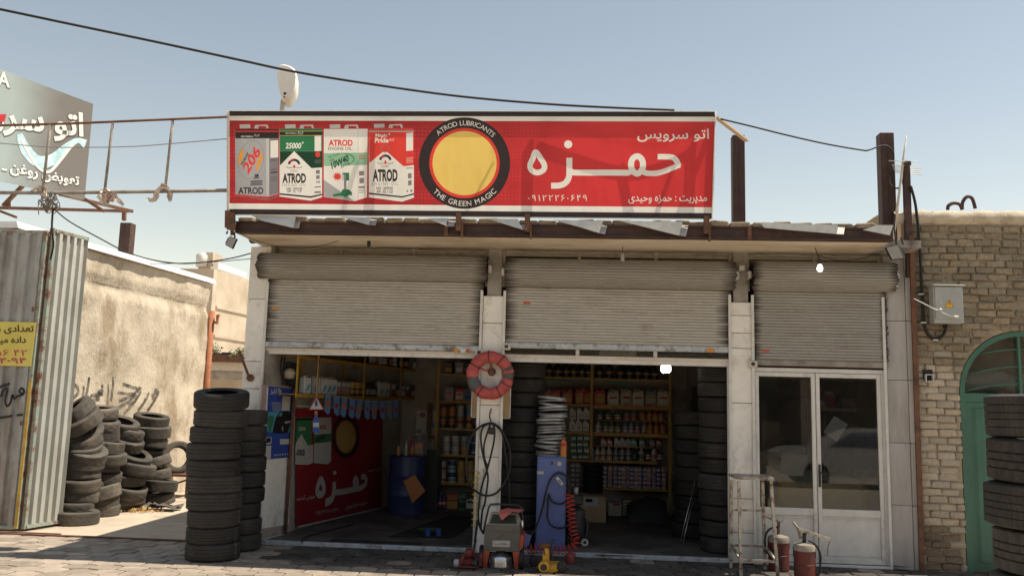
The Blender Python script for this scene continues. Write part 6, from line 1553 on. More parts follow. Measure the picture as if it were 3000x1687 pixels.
row('bottle', 'in the lower third rack row', ['white bottle with red mark', 'white bottle with red mark', 'white bottle with red mark', 'grey bottle', 'grey bottle', 'grey bottle', 'dark bottle', 'yellowish bottle', 'dark bottle', 'white bottle', 'dark bottle'], kx(978, 1040, 1105, 1175, 1240, 1307, 1376, 1445, 1520, 1580, 1640), 1346, 17, 38, Y2-.02, [('white', 'cream', 'white', 'red')]*3+[('grey', 'silver', 'grey', 'black')]*3+[('black', 'green', 'black', 'black'), ('cream', 'green', 'cream', 'green'), ('black', 'white', 'black', 'red'), ('white', 'pink', 'black', 'red'), ('black', 'white', 'red', 'red')], slope=.02)
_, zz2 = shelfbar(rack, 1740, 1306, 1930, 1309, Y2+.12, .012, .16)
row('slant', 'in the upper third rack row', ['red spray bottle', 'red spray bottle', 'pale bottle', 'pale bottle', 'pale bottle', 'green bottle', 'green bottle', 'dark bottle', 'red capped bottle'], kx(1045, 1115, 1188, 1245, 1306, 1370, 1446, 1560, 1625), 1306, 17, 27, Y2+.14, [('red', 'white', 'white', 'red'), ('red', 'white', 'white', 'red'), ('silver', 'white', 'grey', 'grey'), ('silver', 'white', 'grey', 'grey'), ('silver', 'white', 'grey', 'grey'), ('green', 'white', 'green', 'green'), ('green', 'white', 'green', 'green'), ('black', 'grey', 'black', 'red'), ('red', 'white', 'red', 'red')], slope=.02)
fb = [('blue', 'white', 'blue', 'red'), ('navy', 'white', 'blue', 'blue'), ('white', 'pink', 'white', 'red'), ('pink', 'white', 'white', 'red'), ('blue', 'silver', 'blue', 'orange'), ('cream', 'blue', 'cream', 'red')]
for ci, cx_ in enumerate(kx7(1072, 1128, 1184, 1230, 1272, 1318, 1362, 1408, 1450, 1500, 1545, 1600, 1648, 1706)):
    for r_ in range(5):
        sp = fb[(ci*2+irng.choice((0, 0, 1))) % 6]; b = P(cx_, 1430, Y2); s = 2500/((b-CAM).dot(FW))
        o = put('filter_carton', item('box', 11.6/s, 12.4/s, .09, *sp), None, (b.x, Y2+irng.uniform(-.01, .01), S2['DR']+.001+r_*12.45/s), (0, 0, irng.uniform(-.05, .05)))
        tag(o, 'small parts carton, column %s from left, tier %s from below on the lowest shelf' % (ORD[ci+1], ORD[r_+1]), 'carton', 'parts cartons on the lowest shelf')
for ci, cx_ in enumerate(kx7(728, 780)):
    for r_ in range(5):
        b = P(cx_, 1423, Y2); s = 2500/((b-CAM).dot(FW))
        tag(put('filter_carton', item('box', 13/s, 13.5/s, .09, 'navy', 'white', 'blue', 'pink'), None, (b.x, Y2, S2['DL']+.001+r_*13.6/s)), 'dark blue parts carton, %s column, tier %s, beside the blue machine' % (['left', 'right'][ci], ORD[r_+1]), 'carton', 'parts cartons beside the machine')
# shelf talkers: small red ovals on the yellow edges
for i, (x, y) in enumerate(((1008, 598), (1280, 602), (1522, 606), (1008, 886), (1272, 892), (1522, 896))):
    q = P(*c6(x, y), Y2-.07); mb = MB(); mb.prism([(q.x+.05*math.cos(a), Y2-.068, q.z+.026*math.sin(a)+.008*math.cos(a)) for a in [2*math.pi*k/18 for k in range(18)]], (0, .004, 0)); mb.build('price_oval', 'it_red', rack)
# green cloth behind the shelf
mb = MB(); mb.poly([P(*c6(*p), Y2+.34) for p in ((400, 320), (900, 330), (780, 345), (640, 352), (470, 345))]); mb.build('green_cloth', 'it_green', rack)
mb = MB(); mb.poly([P(*c6(*p), Y2+.34) for p in ((1040, 340), (1320, 345), (1300, 412), (1120, 378))]); mb.build('green_cloth', 'it_green', rack)
# LED lamp hanging under the head rail: it is lit
emit('led_white', (1.0, 0.97, 0.9), 9.0); emit('bulb_white', (1.0, 0.97, 0.9), 3.5)
q = P(*c6(1705, 215), .9); led = empty('led_lamp', q, 'square lit white lamp hanging just below the middle head rail', 'lamp')
mb = MB(); a, b = P(*c6(1652, 258), .9), P(*c6(1758, 172), .9); mb.rbox((a.x, .87, a.z), (b.x, .93, b.z), .025); mb.build('diffuser', 'led_white', led, 40)
mb = MB(); mb.rbox((a.x+.01, .931, a.z+.01), (b.x-.01, .96, b.z-.01), .01); mb.cyl((q.x, .945, b.z-.02), (q.x, .945, ZS-.05), .006, 6); mb.build('mount', 'it_white', led)
q = P(2402, 787, -.45); bl = empty('light_bulb', q, 'lit round bulb hanging on a wire under the right canopy', 'lamp')
mb = MB(); mb.lathe([(0, -.036), (.02, -.032), (.032, -.014), (.034, .004), (.028, .026), (.018, .048)], 14, q); mb.build('bulb', 'bulb_white', bl, True)
mb = MB(); mb.lathe([(.021, .049), (.024, .055), (.024, .10), (0, .10)], 12, q); mb.build('socket', 'lamp_black', bl, 40)
mb = MB(); mb.tube(smooth_path([q+Vector((0, 0, .1)), P(2400, 757, -.45), P(2388, 726, -.45)+Vector((0, 0, 0))], 4), .005, 5); mb.build('wire', 'black_rubber', bl, True)

# ---- floor goods of bay two
def carton(px0, py0, px1, py1, Y, d, m, label, cat='box', lid=None, name='cardboard_box'):
    a, b = P(px0, py1, Y), P(px1, py0, Y); z0 = .042; h = b.z-a.z
    root = empty(name, ((a.x+b.x)/2, Y+d/2, z0), label, cat)
    mb = MB(); mb.rbox((a.x, Y, z0), (b.x, Y+d, z0+h), .006); mb.build('carton', m, root)
    mb = MB(); mb.box((a.x+.01, Y-.003, z0+h-.012), (b.x-.01, Y-.001, z0+h-.006)); mb.build('flap_edge', 'it_brown', root)
    if lid:
        for (x0, y0, x1, y1, mm) in lid:
            c, e = P(x0, y1, Y-.003), P(x1, y0, Y-.003); dz = z0-a.z; mb = MB(); mb.box((c.x, Y-.004, c.z+dz), (e.x, Y-.0012, e.z+dz)); mb.build('label', mm, root)
    return root
pm('cardboard', (0.34, 0.235, 0.14), (0.40, 0.285, 0.175), scale=5, rough=.85)
carton(1697, 1455, 1776, 1529, 2.78, .45, 'cardboard', 'tall brown cardboard box with a pasted label at the foot of the rack', lid=[(1710, 1458, 1752, 1482, 'it_silver'), (1716, 1462, 1736, 1470, 'it_white')])
carton(1782, 1472, 1821, 1510, 3.65, .3, 'it_white', 'white and green carton with red label on the shop floor', lid=[(1796, 1473, 1818, 1480, 'it_red'), (1792, 1482, 1816, 1504, 'it_cream')])
for r_ in range(5):
    b = P(1845, 1508, 3.7); s = 2500/((b-CAM).dot(FW))
    tag(put('flat_carton', item('box', 40/s, 9/s, .28, 'cream', 'brown', 'white', 'white'), None, (b.x+irng.uniform(-.01, .01), 3.8, .042+r_*9.05/s)), '%s flat pale carton from below beside the black bag' % ORD[r_+1], 'carton', 'flat cartons on the floor')
# black bag
mb = MB(); vv = []; rng = random.Random(12); a, b = P(1838, 1518, 3.2), P(1950, 1452, 3.2); n1, n2 = 16, 7
for i in range(n1):
    for j in range(n2):
        t = i/(n1-1); ph = math.pi*j/(n2-1); hh = (b.z-.04)*(.35+.65*math.sin(math.pi*min(1, t*.62+.12))**.8)*rng.uniform(.92, 1.05)
        vv.append((a.x+(b.x-a.x)*t, 3.2+.28*math.cos(ph), .042+hh*math.sin(ph)))
mb.add(vv, [(i*n2+j, i*n2+n2+j, i*n2+n2+j+1, i*n2+j+1) for i in range(n1-1) for j in range(n2-1)]+[tuple(j for j in range(n2)), tuple((n1-1)*n2+j for j in range(n2-1, -1, -1))])
tag(mb.build('black_sack', 'black_rubber', smooth=50), 'slumped black sack on the floor under the back rack', 'sack')
# black pails stacked below the pole
for r_ in range(7):
    q = P(1736, 1450, 3.3); mb = MB(); z = .36+r_*.07
    mb.lathe([(.12, z), (.165, z+.075), (.172, z+.08), (.172, z+.092), (.155, z+.092)], 18, (q.x, 3.3, 0))
    tag(mb.build('pail', 'black_rubber', smooth=40), '%s black pail from below in the nested pile before the rack' % ORD[r_+1], 'pail', 'nested black pails')
mb = MB(); q = P(1736, 1450, 3.3); mb.rbox((q.x-.17, 3.14, .042), (q.x+.17, 3.46, .358), .01); tag(mb.build('crate', 'it_black'), 'dark crate carrying the nested black pails', 'crate')
# metal rods leaning in the corner
for i, (xa, ya, xb, yb) in enumerate(((2050, 310, 1885, 860), (2018, 540, 1915, 900))):
    a, b = P(*c7(xa, ya), 1.30), P(*c7(xb, yb), 1.05); mb = MB(); mb.cyl((b.x, 1.05, .045), (a.x, 1.30, a.z), .006, 6); tag(mb.build('steel_rod', 'it_chrome', smooth=True), '%s thin steel rod leaning against the dark tyres' % ('longer', 'shorter')[i], 'rod', 'rods leaning by the tyres')

# ---- blue nitrogen machine with wheel covers on top
pm('machine_blue', (0.085, 0.12, 0.30), (0.115, 0.155, 0.36), scale=3, rough=0.45, dirt=(0.06, 0.08, 0.18), dscale=3)
Ym = .16; a, b = P(1568, 1609, Ym), P(1659, 1338, Ym)
mach = empty('inflator_cabinet', ((a.x+b.x)/2, Ym+.2, .04), 'blue upright inflator cabinet standing on the threshold', 'machine')
mb = MB(); mb.rbox((a.x, Ym, .042), (b.x, Ym+.42, b.z), .008); mb.build('housing', 'machine_blue', mach)
mb = MB(); mb.rbox((a.x+.012, Ym-.012, .075), (b.x-.012, Ym-.001, b.z-.02), .004); fp = mb.build('front_panel', 'machine_blue', mach)
q = P(*c7(585, 140), Ym-.014); mb = MB(); mb.lathe([(0, -.006), (.026, -.005), (.028, 0)], 18, (q.x, Ym-.0125, q.z), 'Y'); mb.build('gauge', 'it_cream', fp, 40)
q = P(*c7(380, 235), Ym-.014); mb = MB(); mb.box((q.x-.04, Ym-.015, q.z-.017), (q.x+.04, Ym-.0125, q.z+.017)); mb.build('name_plate', 'it_silver', fp)
q = P(*c7(505, 130), Ym-.014); mb = MB(); mb.rbox((q.x-.008, Ym-.022, q.z-.02), (q.x+.008, Ym-.0125, q.z+.02), .003); mb.build('keyhole', 'lamp_black', fp)
q = P(*c7(580, 230), Ym-.02); mb = MB(); mb.cyl((q.x, Ym-.0125, q.z), (q.x, Ym-.06, q.z+.01), .008, 8); mb.build('hook', 'lamp_black', fp)
hose = empty('air_hose', P(*c7(580, 240), Ym-.05), 'dark air hose looped on the front of the blue cabinet', 'hose')
mb = MB(); mb.tube(smooth_path([P(*c7(*p), Ym-.05) for p in ((250, 940), (330, 830), (400, 620), (440, 440), (480, 320), (540, 250), (600, 240), (660, 280), (690, 360), (680, 480), (640, 555), (570, 570), (500, 540), (468, 470), (460, 600), (455, 700), (480, 780), (540, 825), (620, 830), (680, 800))], 5), .011, 7); mb.build('hose', 'black_rubber', hose, True)
mb = MB(); mb.beam(P(*c7(555, 285), Ym-.075), P(*c7(618, 362), Ym-.075), .035, .02, (0, 1, 0)); gun = mb.build('pressure_gauge', 'it_white', hose)
mb = MB(); mb.beam(P(*c7(575, 312), Ym-.088), P(*c7(603, 346), Ym-.088), .012, .004, (0, 1, 0)); mb.build('scale_window', 'lamp_black', gun)
# wheel covers
pm('wheel_silver', (0.20, 0.20, 0.205), (0.34, 0.34, 0.34), scale=6, rough=0.4, metal=0.3, vary=0.3)
def cover_mesh():
    mb = MB(); r = .178
    mb.lathe([(r, 0), (r, .018), (r*.93, .028), (r*.86, .026), (r*.84, .016)], 30)
    for k in range(7):
        a = 2*math.pi*k/7; 
        for s in (-1, 1):
            pass
        ca, sa = math.cos(a), math.sin(a); t = Vector((-sa, ca, 0)); rd = Vector((ca, sa, 0))
        mb.add([rd*.05-t*.018+Vector((0, 0, .02)), rd*.05+t*.018+Vector((0, 0, .02)), rd*r*.87+t*.035+Vector((0, 0, .026)), rd*r*.87-t*.035+Vector((0, 0, .026)), rd*.05-t*.018+Vector((0, 0, .012)), rd*.05+t*.018+Vector((0, 0, .012)), rd*r*.87+t*.035+Vector((0, 0, .014)), rd*r*.87-t*.035+Vector((0, 0, .014))], [(0, 1, 2, 3), (7, 6, 5, 4), (0, 3, 7, 4), (1, 5, 6, 2)])
    mb.lathe([(0, .03), (.03, .028), (.05, .02), (.05, .008), (0, .008)], 16)
    return mb.mesh('wheel_cover', 'wheel_silver', 40)
cm = cover_mesh(); xm_ = (a.x+b.x)/2-.03
for i in range(19):
    o = put('wheel_cover', cm, None, (xm_+irng.uniform(-.02, .02)+.0015*i, Ym+.21, b.z+.002+i*.0385), (irng.uniform(-.09, .09), irng.uniform(-.09, .09), irng.uniform(0, 6)))
    tag(o, 'silver wheel cover, %s from below on the blue cabinet' % (ORD[i+1]), 'wheel cover', 'wheel covers piled on the blue cabinet')
q = P(*c6(618, 1140), Ym+.03); mb = MB(); h_ = P(*c6(618, 935), Ym+.03).z-q.z
mb.lathe([(0, 0), (.038, 0), (.041, .02), (.036, .07), (.041, .12), (.040, .17), (.018, h_*.86), (.014, h_*.90), (0, h_*.90)], 14, (q.x, Ym+.03, b.z+.001)); mb.mat(1).lathe([(.0, h_), (.017, h_), (.017, h_*.9), (0, h_*.9)], 12, (q.x, Ym+.03, b.z+.001)); mb.mat(2).lathe([(.0425, .125), (.0425, .165)], 14, (q.x, Ym+.03, b.z+.001))
tag(mb.build('juice_bottle', ['it_orange', 'it_red', 'it_red'], smooth=40), 'orange plastic bottle standing on the blue cabinet', 'bottle')
# small compressor beside the machine
q = P(1690, 1560, .55); comp = empty('air_compressor', (q.x, .6, .04), 'black air compressor behind the red coiled hose', 'compressor')
mb = MB(); mb.lathe([(0, .10), (.06, .10), (.115, .13), (.12, .16), (.12, .40), (.115, .43), (.05, .47), (0, .47)], 18, (q.x-.02, .62, .04)); mb.build('tank', 'lamp_black', comp, 40)
mb = MB(); mb.rbox((q.x-.10, .54, .53), (q.x+.07, .72, .66), .02); mb.build('motor', 'lamp_black', comp)
mb = MB(); mb.tube([(q.x+.09, .6, .36), (q.x+.13, .6, .32), (q.x+.12, .58, .18), (q.x+.10, .56, .09)], .022, 8); mb.tube([(q.x-.10, .6, .2), (q.x-.12, .58, .045)], .018, 8); mb.build('leg', 'lamp_black', comp, True)
mb = MB(); mb.lathe([(.02, -.018), (.045, -.018), (.045, .018), (.02, .018)], 14, (q.x+.10, .55, .088), 'Y'); mb.build('wheel', 'it_white', comp, 40)
mb = MB(); mb.cyl((q.x-.02, .62, .66), (q.x-.02, .62, .74), .03, 12); mb.build('filter', 'it_silver', comp, True)
# red coiled hose
def coil(path, r, turns, tr, n=16):
    path = smooth_path(path, 12); L = [0]
    for p, q_ in zip(path[:-1], path[1:]): L.append(L[-1]+(q_-p).length)
    tot = L[-1]; pts = []; N = int(turns*n); u = None; k = 0
    for i in range(N+1):
        s = tot*i/N
        while k < len(L)-2 and L[k+1] < s: k += 1
        f = (s-L[k])/max(L[k+1]-L[k], 1e-6); p = path[k].lerp(path[k+1], f); t = (path[k+1]-path[k]).normalized()
        if u is None: u = t.orthogonal().normalized()
        u = (u-t*u.dot(t)).normalized(); w = t.cross(u); a = 2*math.pi*i/n
        pts.append(p+(u*math.cos(a)+w*math.sin(a))*r)
    mb = MB(); mb.tube(pts, tr, 6); return mb
flat('hose_red', (0.48, 0.05, 0.03), .4); flat('hose_yellow', (0.62, 0.42, 0.04), .4)
mb = coil([P(1668, 1445, .0), P(1672, 1490, -.02), P(1680, 1560, -.08), P(1690, 1590, -.14), P(1672, 1606, -.16), P(1630, 1608, -.14), P(1580, 1604, -.12), P(1545, 1608, -.1)], .052, 24, .0065)
tag(mb.build('coiled_hose', 'hose_red', smooth=True), 'red coiled air hose hanging beside the blue cabinet', 'hose')
mb = coil([P(1398, 1375, -.06), P(1393, 1440, -.07), P(1390, 1500, -.08), P(1389, 1545, -.08)], .033, 9.5, .0055)
tag(mb.build('coiled_hose', 'hose_yellow', smooth=True), 'thin yellow coiled hose hanging left of the middle pillar', 'hose')

# ---- bay one: left wall
def LWp(px, py, off=0.02): return onplane(px, py, LW0+LWN*off, LWN)
# lower wall: pink stone border round white panels
def wallquad(name, m, pts, off, par=None, th=.008):
    mb = MB(); mb.prism([LWp(x, y, off) for x, y in pts], LWN*-th); return mb.build(name, m, par or left_wall)
wallquad('stone_border', 'pink_stone', [(768, 1125), (868, 1135), (852, 1575), (752, 1592)], .012)
wallquad('stone_slab', 'white_stone', [(784, 1134), (858, 1142), (846, 1535), (764, 1548)], .020)
# poster
poster = wallquad('blue_poster', 'it_blue', [(788, 1131), (865, 1139), (853, 1338), (776, 1346)], .030, None, .004)
pz0 = poster; poster.parent = None
poster.location = LWp(820, 1345, .03); 
bpy.data.objects.remove(poster)
mb = MB(); mb.prism([LWp(x, y, .030) for x, y in [(788, 1131), (865, 1139), (853, 1338), (776, 1346)]], LWN*-.004)
flat('poster_blue', (0.035, 0.07, 0.30), .35)
poster = tag(mb.build('poster', 'poster_blue'), 'tall blue poster with a dark car picture on the left wall', 'poster')
def pq(name, m, pts, off=.033):
    mb = MB(); mb.poly([LWp(740+x/4.83, 1020+y/4.83, off) for x, y in pts]); return mb.build(name, m, poster)
pq('pale_panel', 'it_white', [(424, 672), (536, 680), (522, 885), (408, 880)]); pq('blue_glow', 'it_cyan', [(210, 900), (420, 890), (570, 1000), (560, 1190), (200, 1180)], .032)
pq('car_body', 'it_black', [(280, 1195), (300, 1090), (330, 980), (390, 890), (500, 880), (545, 940), (540, 1020), (500, 1190), (420, 1200)], .034); pq('car_window', 'it_cyan', [(365, 955), (400, 905), (420, 905), (410, 960)], .036); pq('car_lamp', 'it_silver', [(450, 1040), (540, 1020), (535, 1045), (460, 1065)], .036); pq('car_wheel', 'it_grey', [(408, 1130), (425, 1090), (440, 1130), (425, 1190)], .036)
pq('green_pin', 'it_green', [(215, 1000), (240, 950), (290, 950), (305, 1000), (250, 1190), (235, 1190)], .034)
pq('contact_box', 'it_white', [(388, 1282), (562, 1280), (560, 1352), (388, 1358)], .034); pq('side_label', 'it_white', [(190, 1258), (268, 1255), (266, 1350), (188, 1356)], .034); pq('side_label', 'it_black', [(196, 1270), (258, 1262), (256, 1330), (194, 1338)], .036)
pq('side_label', 'it_white', [(186, 1378), (264, 1374), (255, 1560), (178, 1568)], .034)
for i in range(5):
    pq('print_line', 'it_silver', [(270+i*4, 765+i*26), (400, 768+i*26), (400, 778+i*26), (270+i*4, 776+i*26)], .034)
for i in range(6): pq('icon', 'it_white', [(308+i*36, 1500-i*3), (326+i*36, 1498-i*3), (326+i*36, 1518-i*3), (308+i*36, 1520-i*3)], .034)
mb = MB(); lettering(mb, fa('کلیز'), (LWp(740+252/4.83, 1020+652/4.83, .035), LWp(740+345/4.83, 1020+655/4.83, .035), LWp(740+256/4.83, 1020+566/4.83, .035)), .03); mb.build('lettering', 'it_white', poster)
mb = MB(); ribbon(mb, smooth_path([LWp(740+x/4.83, 1020+y/4.83, .035) for x, y in ((392, 600), (380, 575), (366, 600), (385, 622), (402, 600), (400, 640), (376, 668))], 4), .022, LWN); mb.build('lettering', 'it_white', poster)
# brown pipe, cable
mb = MB(); a, b = LWp(862, 1140, .06), LWp(849, 1565, .06); mb.cyl((a.x, a.y, .04), (a.x, a.y, a.z), .022, 8); tag(mb.build('drain_pipe', 'rusty_steel', smooth=True), 'dark brown pipe between the blue poster and the red banner', 'pipe')
mb = MB(); mb.tube(smooth_path([LWp(x, y, .05) for x, y in ((765, 1582), (800, 1573), (850, 1562), (900, 1556), (960, 1546), (1010, 1528), (1060, 1514), (1100, 1503))], 3), .014, 6); tag(mb.build('floor_cable', 'it_white', smooth=True), 'white cable running along the foot of the left wall', 'cable')
# banner
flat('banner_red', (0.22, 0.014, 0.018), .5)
bq = lambda x, y: (740+x/4.83, 1020+y/4.83); bq2 = lambda x, y: (740+x/4.53, 1280+y/4.53)
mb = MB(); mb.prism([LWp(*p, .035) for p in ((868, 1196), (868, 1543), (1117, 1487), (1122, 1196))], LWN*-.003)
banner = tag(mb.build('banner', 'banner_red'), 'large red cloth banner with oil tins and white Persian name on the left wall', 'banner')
def bp_(name, m, pts, k=bq, off=.039):
    mb = MB(); mb.poly([LWp(*k(*p), off) for p in pts]); return mb.build(name, m, banner)
flat('banner_white', (0.42, 0.40, 0.37), .5); flat('banner_dark_red', (0.16, .02, .025), .5); flat('banner_yellow', (0.36, 0.24, 0.07), .5)
bp_('top_strip', 'banner_white', [(625, 800), (1860, 850), (1860, 870), (625, 830)])
bp_('tin_print', 'it_green', [(625, 980), (835, 975), (835, 1370), (780, 1370), (690, 1205), (608, 1340)]); bp_('tin_band', 'it_black', [(625, 990), (835, 985), (835, 1015), (625, 1020)], off=.041)
bp_('tin_print', 'banner_white', [(608, 1345), (690, 1210), (780, 1372), (860, 1362), (855, 1615), (795, 1645), (600, 1640)]); bp_('tin_print', 'banner_white', [(880, 980), (1115, 972), (1110, 1600), (1060, 1640), (865, 1620)]); bp_('tin_haze', 'it_green', [(868, 1220), (1112, 1200), (1110, 1320), (866, 1345)], off=.041)
mb = MB(); lettering(mb, 'ATROD', (LWp(*bq2(578, 245), .042), LWp(*bq2(692, 245), .042), LWp(*bq2(582, 160), .042)), .04); mb.build('lettering', 'it_black', banner)
mb = MB(); lettering(mb, 'ATROD', (LWp(*bq(890, 1150), .042), LWp(*bq(1045, 1145), .042), LWp(*bq(890, 1085), .042)), .04); mb.build('lettering', 'it_red', banner)
mb = MB(); lettering(mb, '10W40', (LWp(*bq(905, 1345), .043), LWp(*bq(1035, 1280), .043), LWp(*bq(890, 1270), .043)), .04); mb.build('lettering', 'it_black', banner)
mb = MB(); lettering(mb, '25000', (LWp(*bq(650, 1165), .042), LWp(*bq(750, 1162), .042), LWp(*bq(650, 1110), .042)), .04); mb.build('lettering', 'banner_white', banner)
ec = (1320, 1250)
for nm, m, rx, ry, o in (('badge', 'it_black', 195, 300, .039), ('badge_ring', 'it_red', 150, 240, .041), ('badge_field', 'banner_yellow', 135, 222, .043)):
    mb = MB(); mb.poly([LWp(*bq(*p), o) for p in ell(ec[0], ec[1], rx, ry)]); mb.build(nm, m, banner)
mb = MB(); wr = lambda pts, w, o, cl=False: ribbon(mb, smooth_path([LWp(*bq2(*p), o) for p in pts], 4, cl), w, LWN, cl)
wr([(905, 560), (940, 630), (945, 720), (900, 762), (862, 735), (865, 650)], .10, .039, True); wr([(1085, 590), (1080, 700), (1060, 800), (1010, 850), (965, 868)], .11, .040); wr([(1085, 730), (1180, 725), (1300, 700), (1370, 680), (1395, 600), (1365, 540), (1345, 600), (1380, 680), (1450, 665), (1500, 620), (1510, 560), (1480, 520), (1440, 530)], .085, .041)
mb.build('big_lettering', 'banner_white', banner)
mb = MB(); mb.poly([LWp(*bq2(*p), .039) for p in ell(1090, 472, 24, 28)]); mb.build('big_letter_dot', 'banner_white', banner)
for s, (x0, y0, x1, y1, sk) in ((fa('خوش آمدید'), (580, 770, 830, 850, 30)), ('۰۹۱۲۲۲۶۰۶۴۹', (830, 975, 1140, 1040, 55)), (fa('مدیریت حمزه وحیدی'), (1230, 890, 1520, 975, 75)), (fa('به اتوسرویس'), (1510, 410, 1728, 470, 30))):
    letter_objs(s, (LWp(*bq2(x0, y1), .039), LWp(*bq2(x1, y1-sk), .039), LWp(*bq2(x0, y0+10), .039)), .02, 'lettering', 'banner_white', banner)
bp_('hem', 'banner_white', [(580, 1185), (1710, 925), (1712, 945), (600, 1200)], bq2)
# yellow wall shelf above the banner
wsh = empty('wall_shelf', LWp(1000, 1160, .15), 'yellow steel wall shelf with white and blue cans above the banner', 'shelf')
za = LWp(868, 1152, .30).z; zb_ = LWp(1060, 1063, .30).z
t0, t1 = (LWp(868, 1152, .3)-LW0).dot(LWD), 4.25
for z_ in (za, zb_):
    mb = MB(); mb.prism([lw(t0, z_, .30), lw(t1, z_, .30), lw(t1, z_-.045, .30), lw(t0, z_-.045, .30)], LWN*-.012); mb.prism([lw(t0, z_-.005, .287), lw(t1, z_-.005, .287), lw(t1, z_-.005, .01), lw(t0, z_-.005, .01)], (0, 0, -.012)); mb.build('shelf', 'shelf_yellow', wsh)
for px in (872, 932, 1068, 1175):
    t_ = (LWp(px, 1100, .31)-LW0).dot(LWD); mb = MB(); mb.prism([lw(t_-.02, zb_+(.45 if px > 900 else 0), .302), lw(t_+.02, zb_+(.45 if px > 900 else 0), .302), lw(t_+.02, za-.05, .302), lw(t_-.02, za-.05, .302)], LWN*.012); mb.build('upright', 'shelf_yellow', wsh)
for px in (885, 1010):
    t_ = (LWp(px, 1100, .05)-LW0).dot(LWD); mb = MB(); mb.prism([lw(t_-.02, zb_, .02), lw(t_+.02, zb_, .02), lw(t_+.02, za-.05, .02), lw(t_-.02, za-.05, .02)], LWN*.012); mb.build('upright', 'shelf_yellow', wsh)
def wall_item(kind, px, h, w, spec, label, z, off=.2, d=.09):
    t_ = (LWp(px, 1130, off)-LW0).dot(LWD); p = lw(t_, z+.001, off); nm, cat = NAMES[kind]
    o = put(nm, item(kind, w, h, d, *spec), None, p, (0, 0, R(79)+irng.uniform(-.5, -.2) if kind == 'canister' else 1.2)); tag(o, label, cat, 'goods on the wall shelf')
wb = ('white', 'white', 'white', 'cyan')
for i, px in enumerate((894, 920, 944, 958, 971)): wall_item('canister', px, .235, .13, wb, 'white oil can with blue mark, %s from left on the wall shelf' % ORD[i+1], za)
for i, px in enumerate((985, 1000, 1013)): wall_item('box', px, .20, .10, ('grey', 'pink', 'grey', 'white'), 'grey carton, %s from left on the wall shelf' % ORD[i+1], za)
for i, px in enumerate((1030, 1045, 1060)): wall_item('tin', px, .21, .12, ('black', 'gold', 'gold', 'orange'), 'dark tin with gold band, %s from left on the wall shelf' % ORD[i+1], za)
for i, px in enumerate((1076, 1086, 1096)): wall_item('bottle', px, .21, .08, ('black', 'grey', 'black', 'grey'), 'dark bottle, %s from left on the wall shelf' % ORD[i+1], za)
for i, px in enumerate((1111, 1128)): wall_item('canister', px, .24, .14, wb, 'white oil can with blue mark at the far end, %s' % ('left one', 'right one')[i], za)
for i, px in enumerate((1146, 1160, 1174, 1188, 1205, 1222)): wall_item('box', px, .22, .11, [('grey', 'red', 'grey', 'white'), ('brown', 'cream', 'brown', 'blue'), ('blue', 'white', 'blue', 'white')][i % 3], 'mixed carton, %s from left at the far end of the wall shelf' % ORD[i+1], za)
for i, px in enumerate((1075, 1090, 1105, 1120, 1135, 1150, 1165, 1185, 1205, 1225, 1245)): wall_item('bottle' if i % 2 else 'box', px, .24, .11, [('black', 'white', 'green', 'grey'), ('black', 'orange', 'black', 'gold'), ('grey', 'white', 'black', 'green')][i % 3], 'dusty container, %s from left on the upper wall shelf' % ORD[i+1], zb_)
# pennant string
from mathutils import Vector as _V
pn0, pn1 = P(952, 1152, .9), P(1180, 1172, 2.6)
pen = empty('pennant_string', pn0.lerp(pn1, .5), 'string of blue advertising pennants across the left bay', 'pennants')
mb = MB(); path = [pn0.lerp(pn1, i/16)+Vector((0, 0, -.05*math.sin(math.pi*i/16))) for i in range(17)]; mb.tube(path, .003, 5); mb.build('string', 'it_white', pen)
flat('pennant_blue', (0.10, 0.20, 0.40), .6)
for i in range(10):
    t_ = .04+.96*i/10; p = pn0.lerp(pn1, t_)+Vector((0, 0, -.05*math.sin(math.pi*t_))); dv = (pn1-pn0).normalized(); s = .062; hh = .25; tl = irng.uniform(-.02, .02); sw = Vector((0, irng.uniform(-.05, .05), 0))
    mb = MB(); mb.prism([p-dv*s, p+dv*s, p+dv*s*.95+Vector((tl, 0, -hh))+sw, p+dv*s*.2+Vector((tl, 0, -hh*1.08))+sw, p-dv*s+Vector((tl, 0, -hh*.9))+sw], (0, .002, 0)); f = mb.build('pennant', 'pennant_blue', pen)
    c = p+Vector((tl*.5, -.006, -hh*.52))+sw*.5
    mb = MB(); mb.poly([c+dv*.036*math.cos(a)+Vector((0, 0, (.036 if i % 2 else .075)*math.sin(a))) for a in [2*math.pi*k/14 for k in range(14)]]); mb.build('print_spot', 'it_red' if i % 2 else 'it_orange', f)
# hanging warning triangle and bottle cut-out
Yh = .42; hs_ = empty('hanging_sign', P(926, 1160, Yh), 'hanging red triangle card with a blue bottle shape below it', 'sign')
mb = MB(); tp = [bq(905, 668), bq(1018, 870), bq(785, 872)]; gx_, gy_ = sum(p[0] for p in tp)/3, sum(p[1] for p in tp)/3
mb.prism([P(*p, Yh) for p in tp], (0, .004, 0)); tri_ = mb.build('triangle', 'it_red', hs_)
mb = MB(); mb.poly([P(gx_+(p[0]-gx_)*.78, gy_+(p[1]-gy_)*.78+.6, Yh-.003) for p in tp]); mb.build('white_field', 'it_white', tri_)
bot = lambda cx, y0, y1, w: [(cx-w*.22, y0), (cx+w*.22, y0), (cx+w*.25, y0+(y1-y0)*.18), (cx+w*.5, y0+(y1-y0)*.38), (cx+w*.5, y1), (cx-w*.5, y1), (cx-w*.5, y0+(y1-y0)*.38), (cx-w*.25, y0+(y1-y0)*.18)]
mb = MB(); mb.poly([P(*bq(*p), Yh-.005) for p in bot(901, 720, 815, 34)]); mb.build('bottle_mark', 'it_navy', tri_)
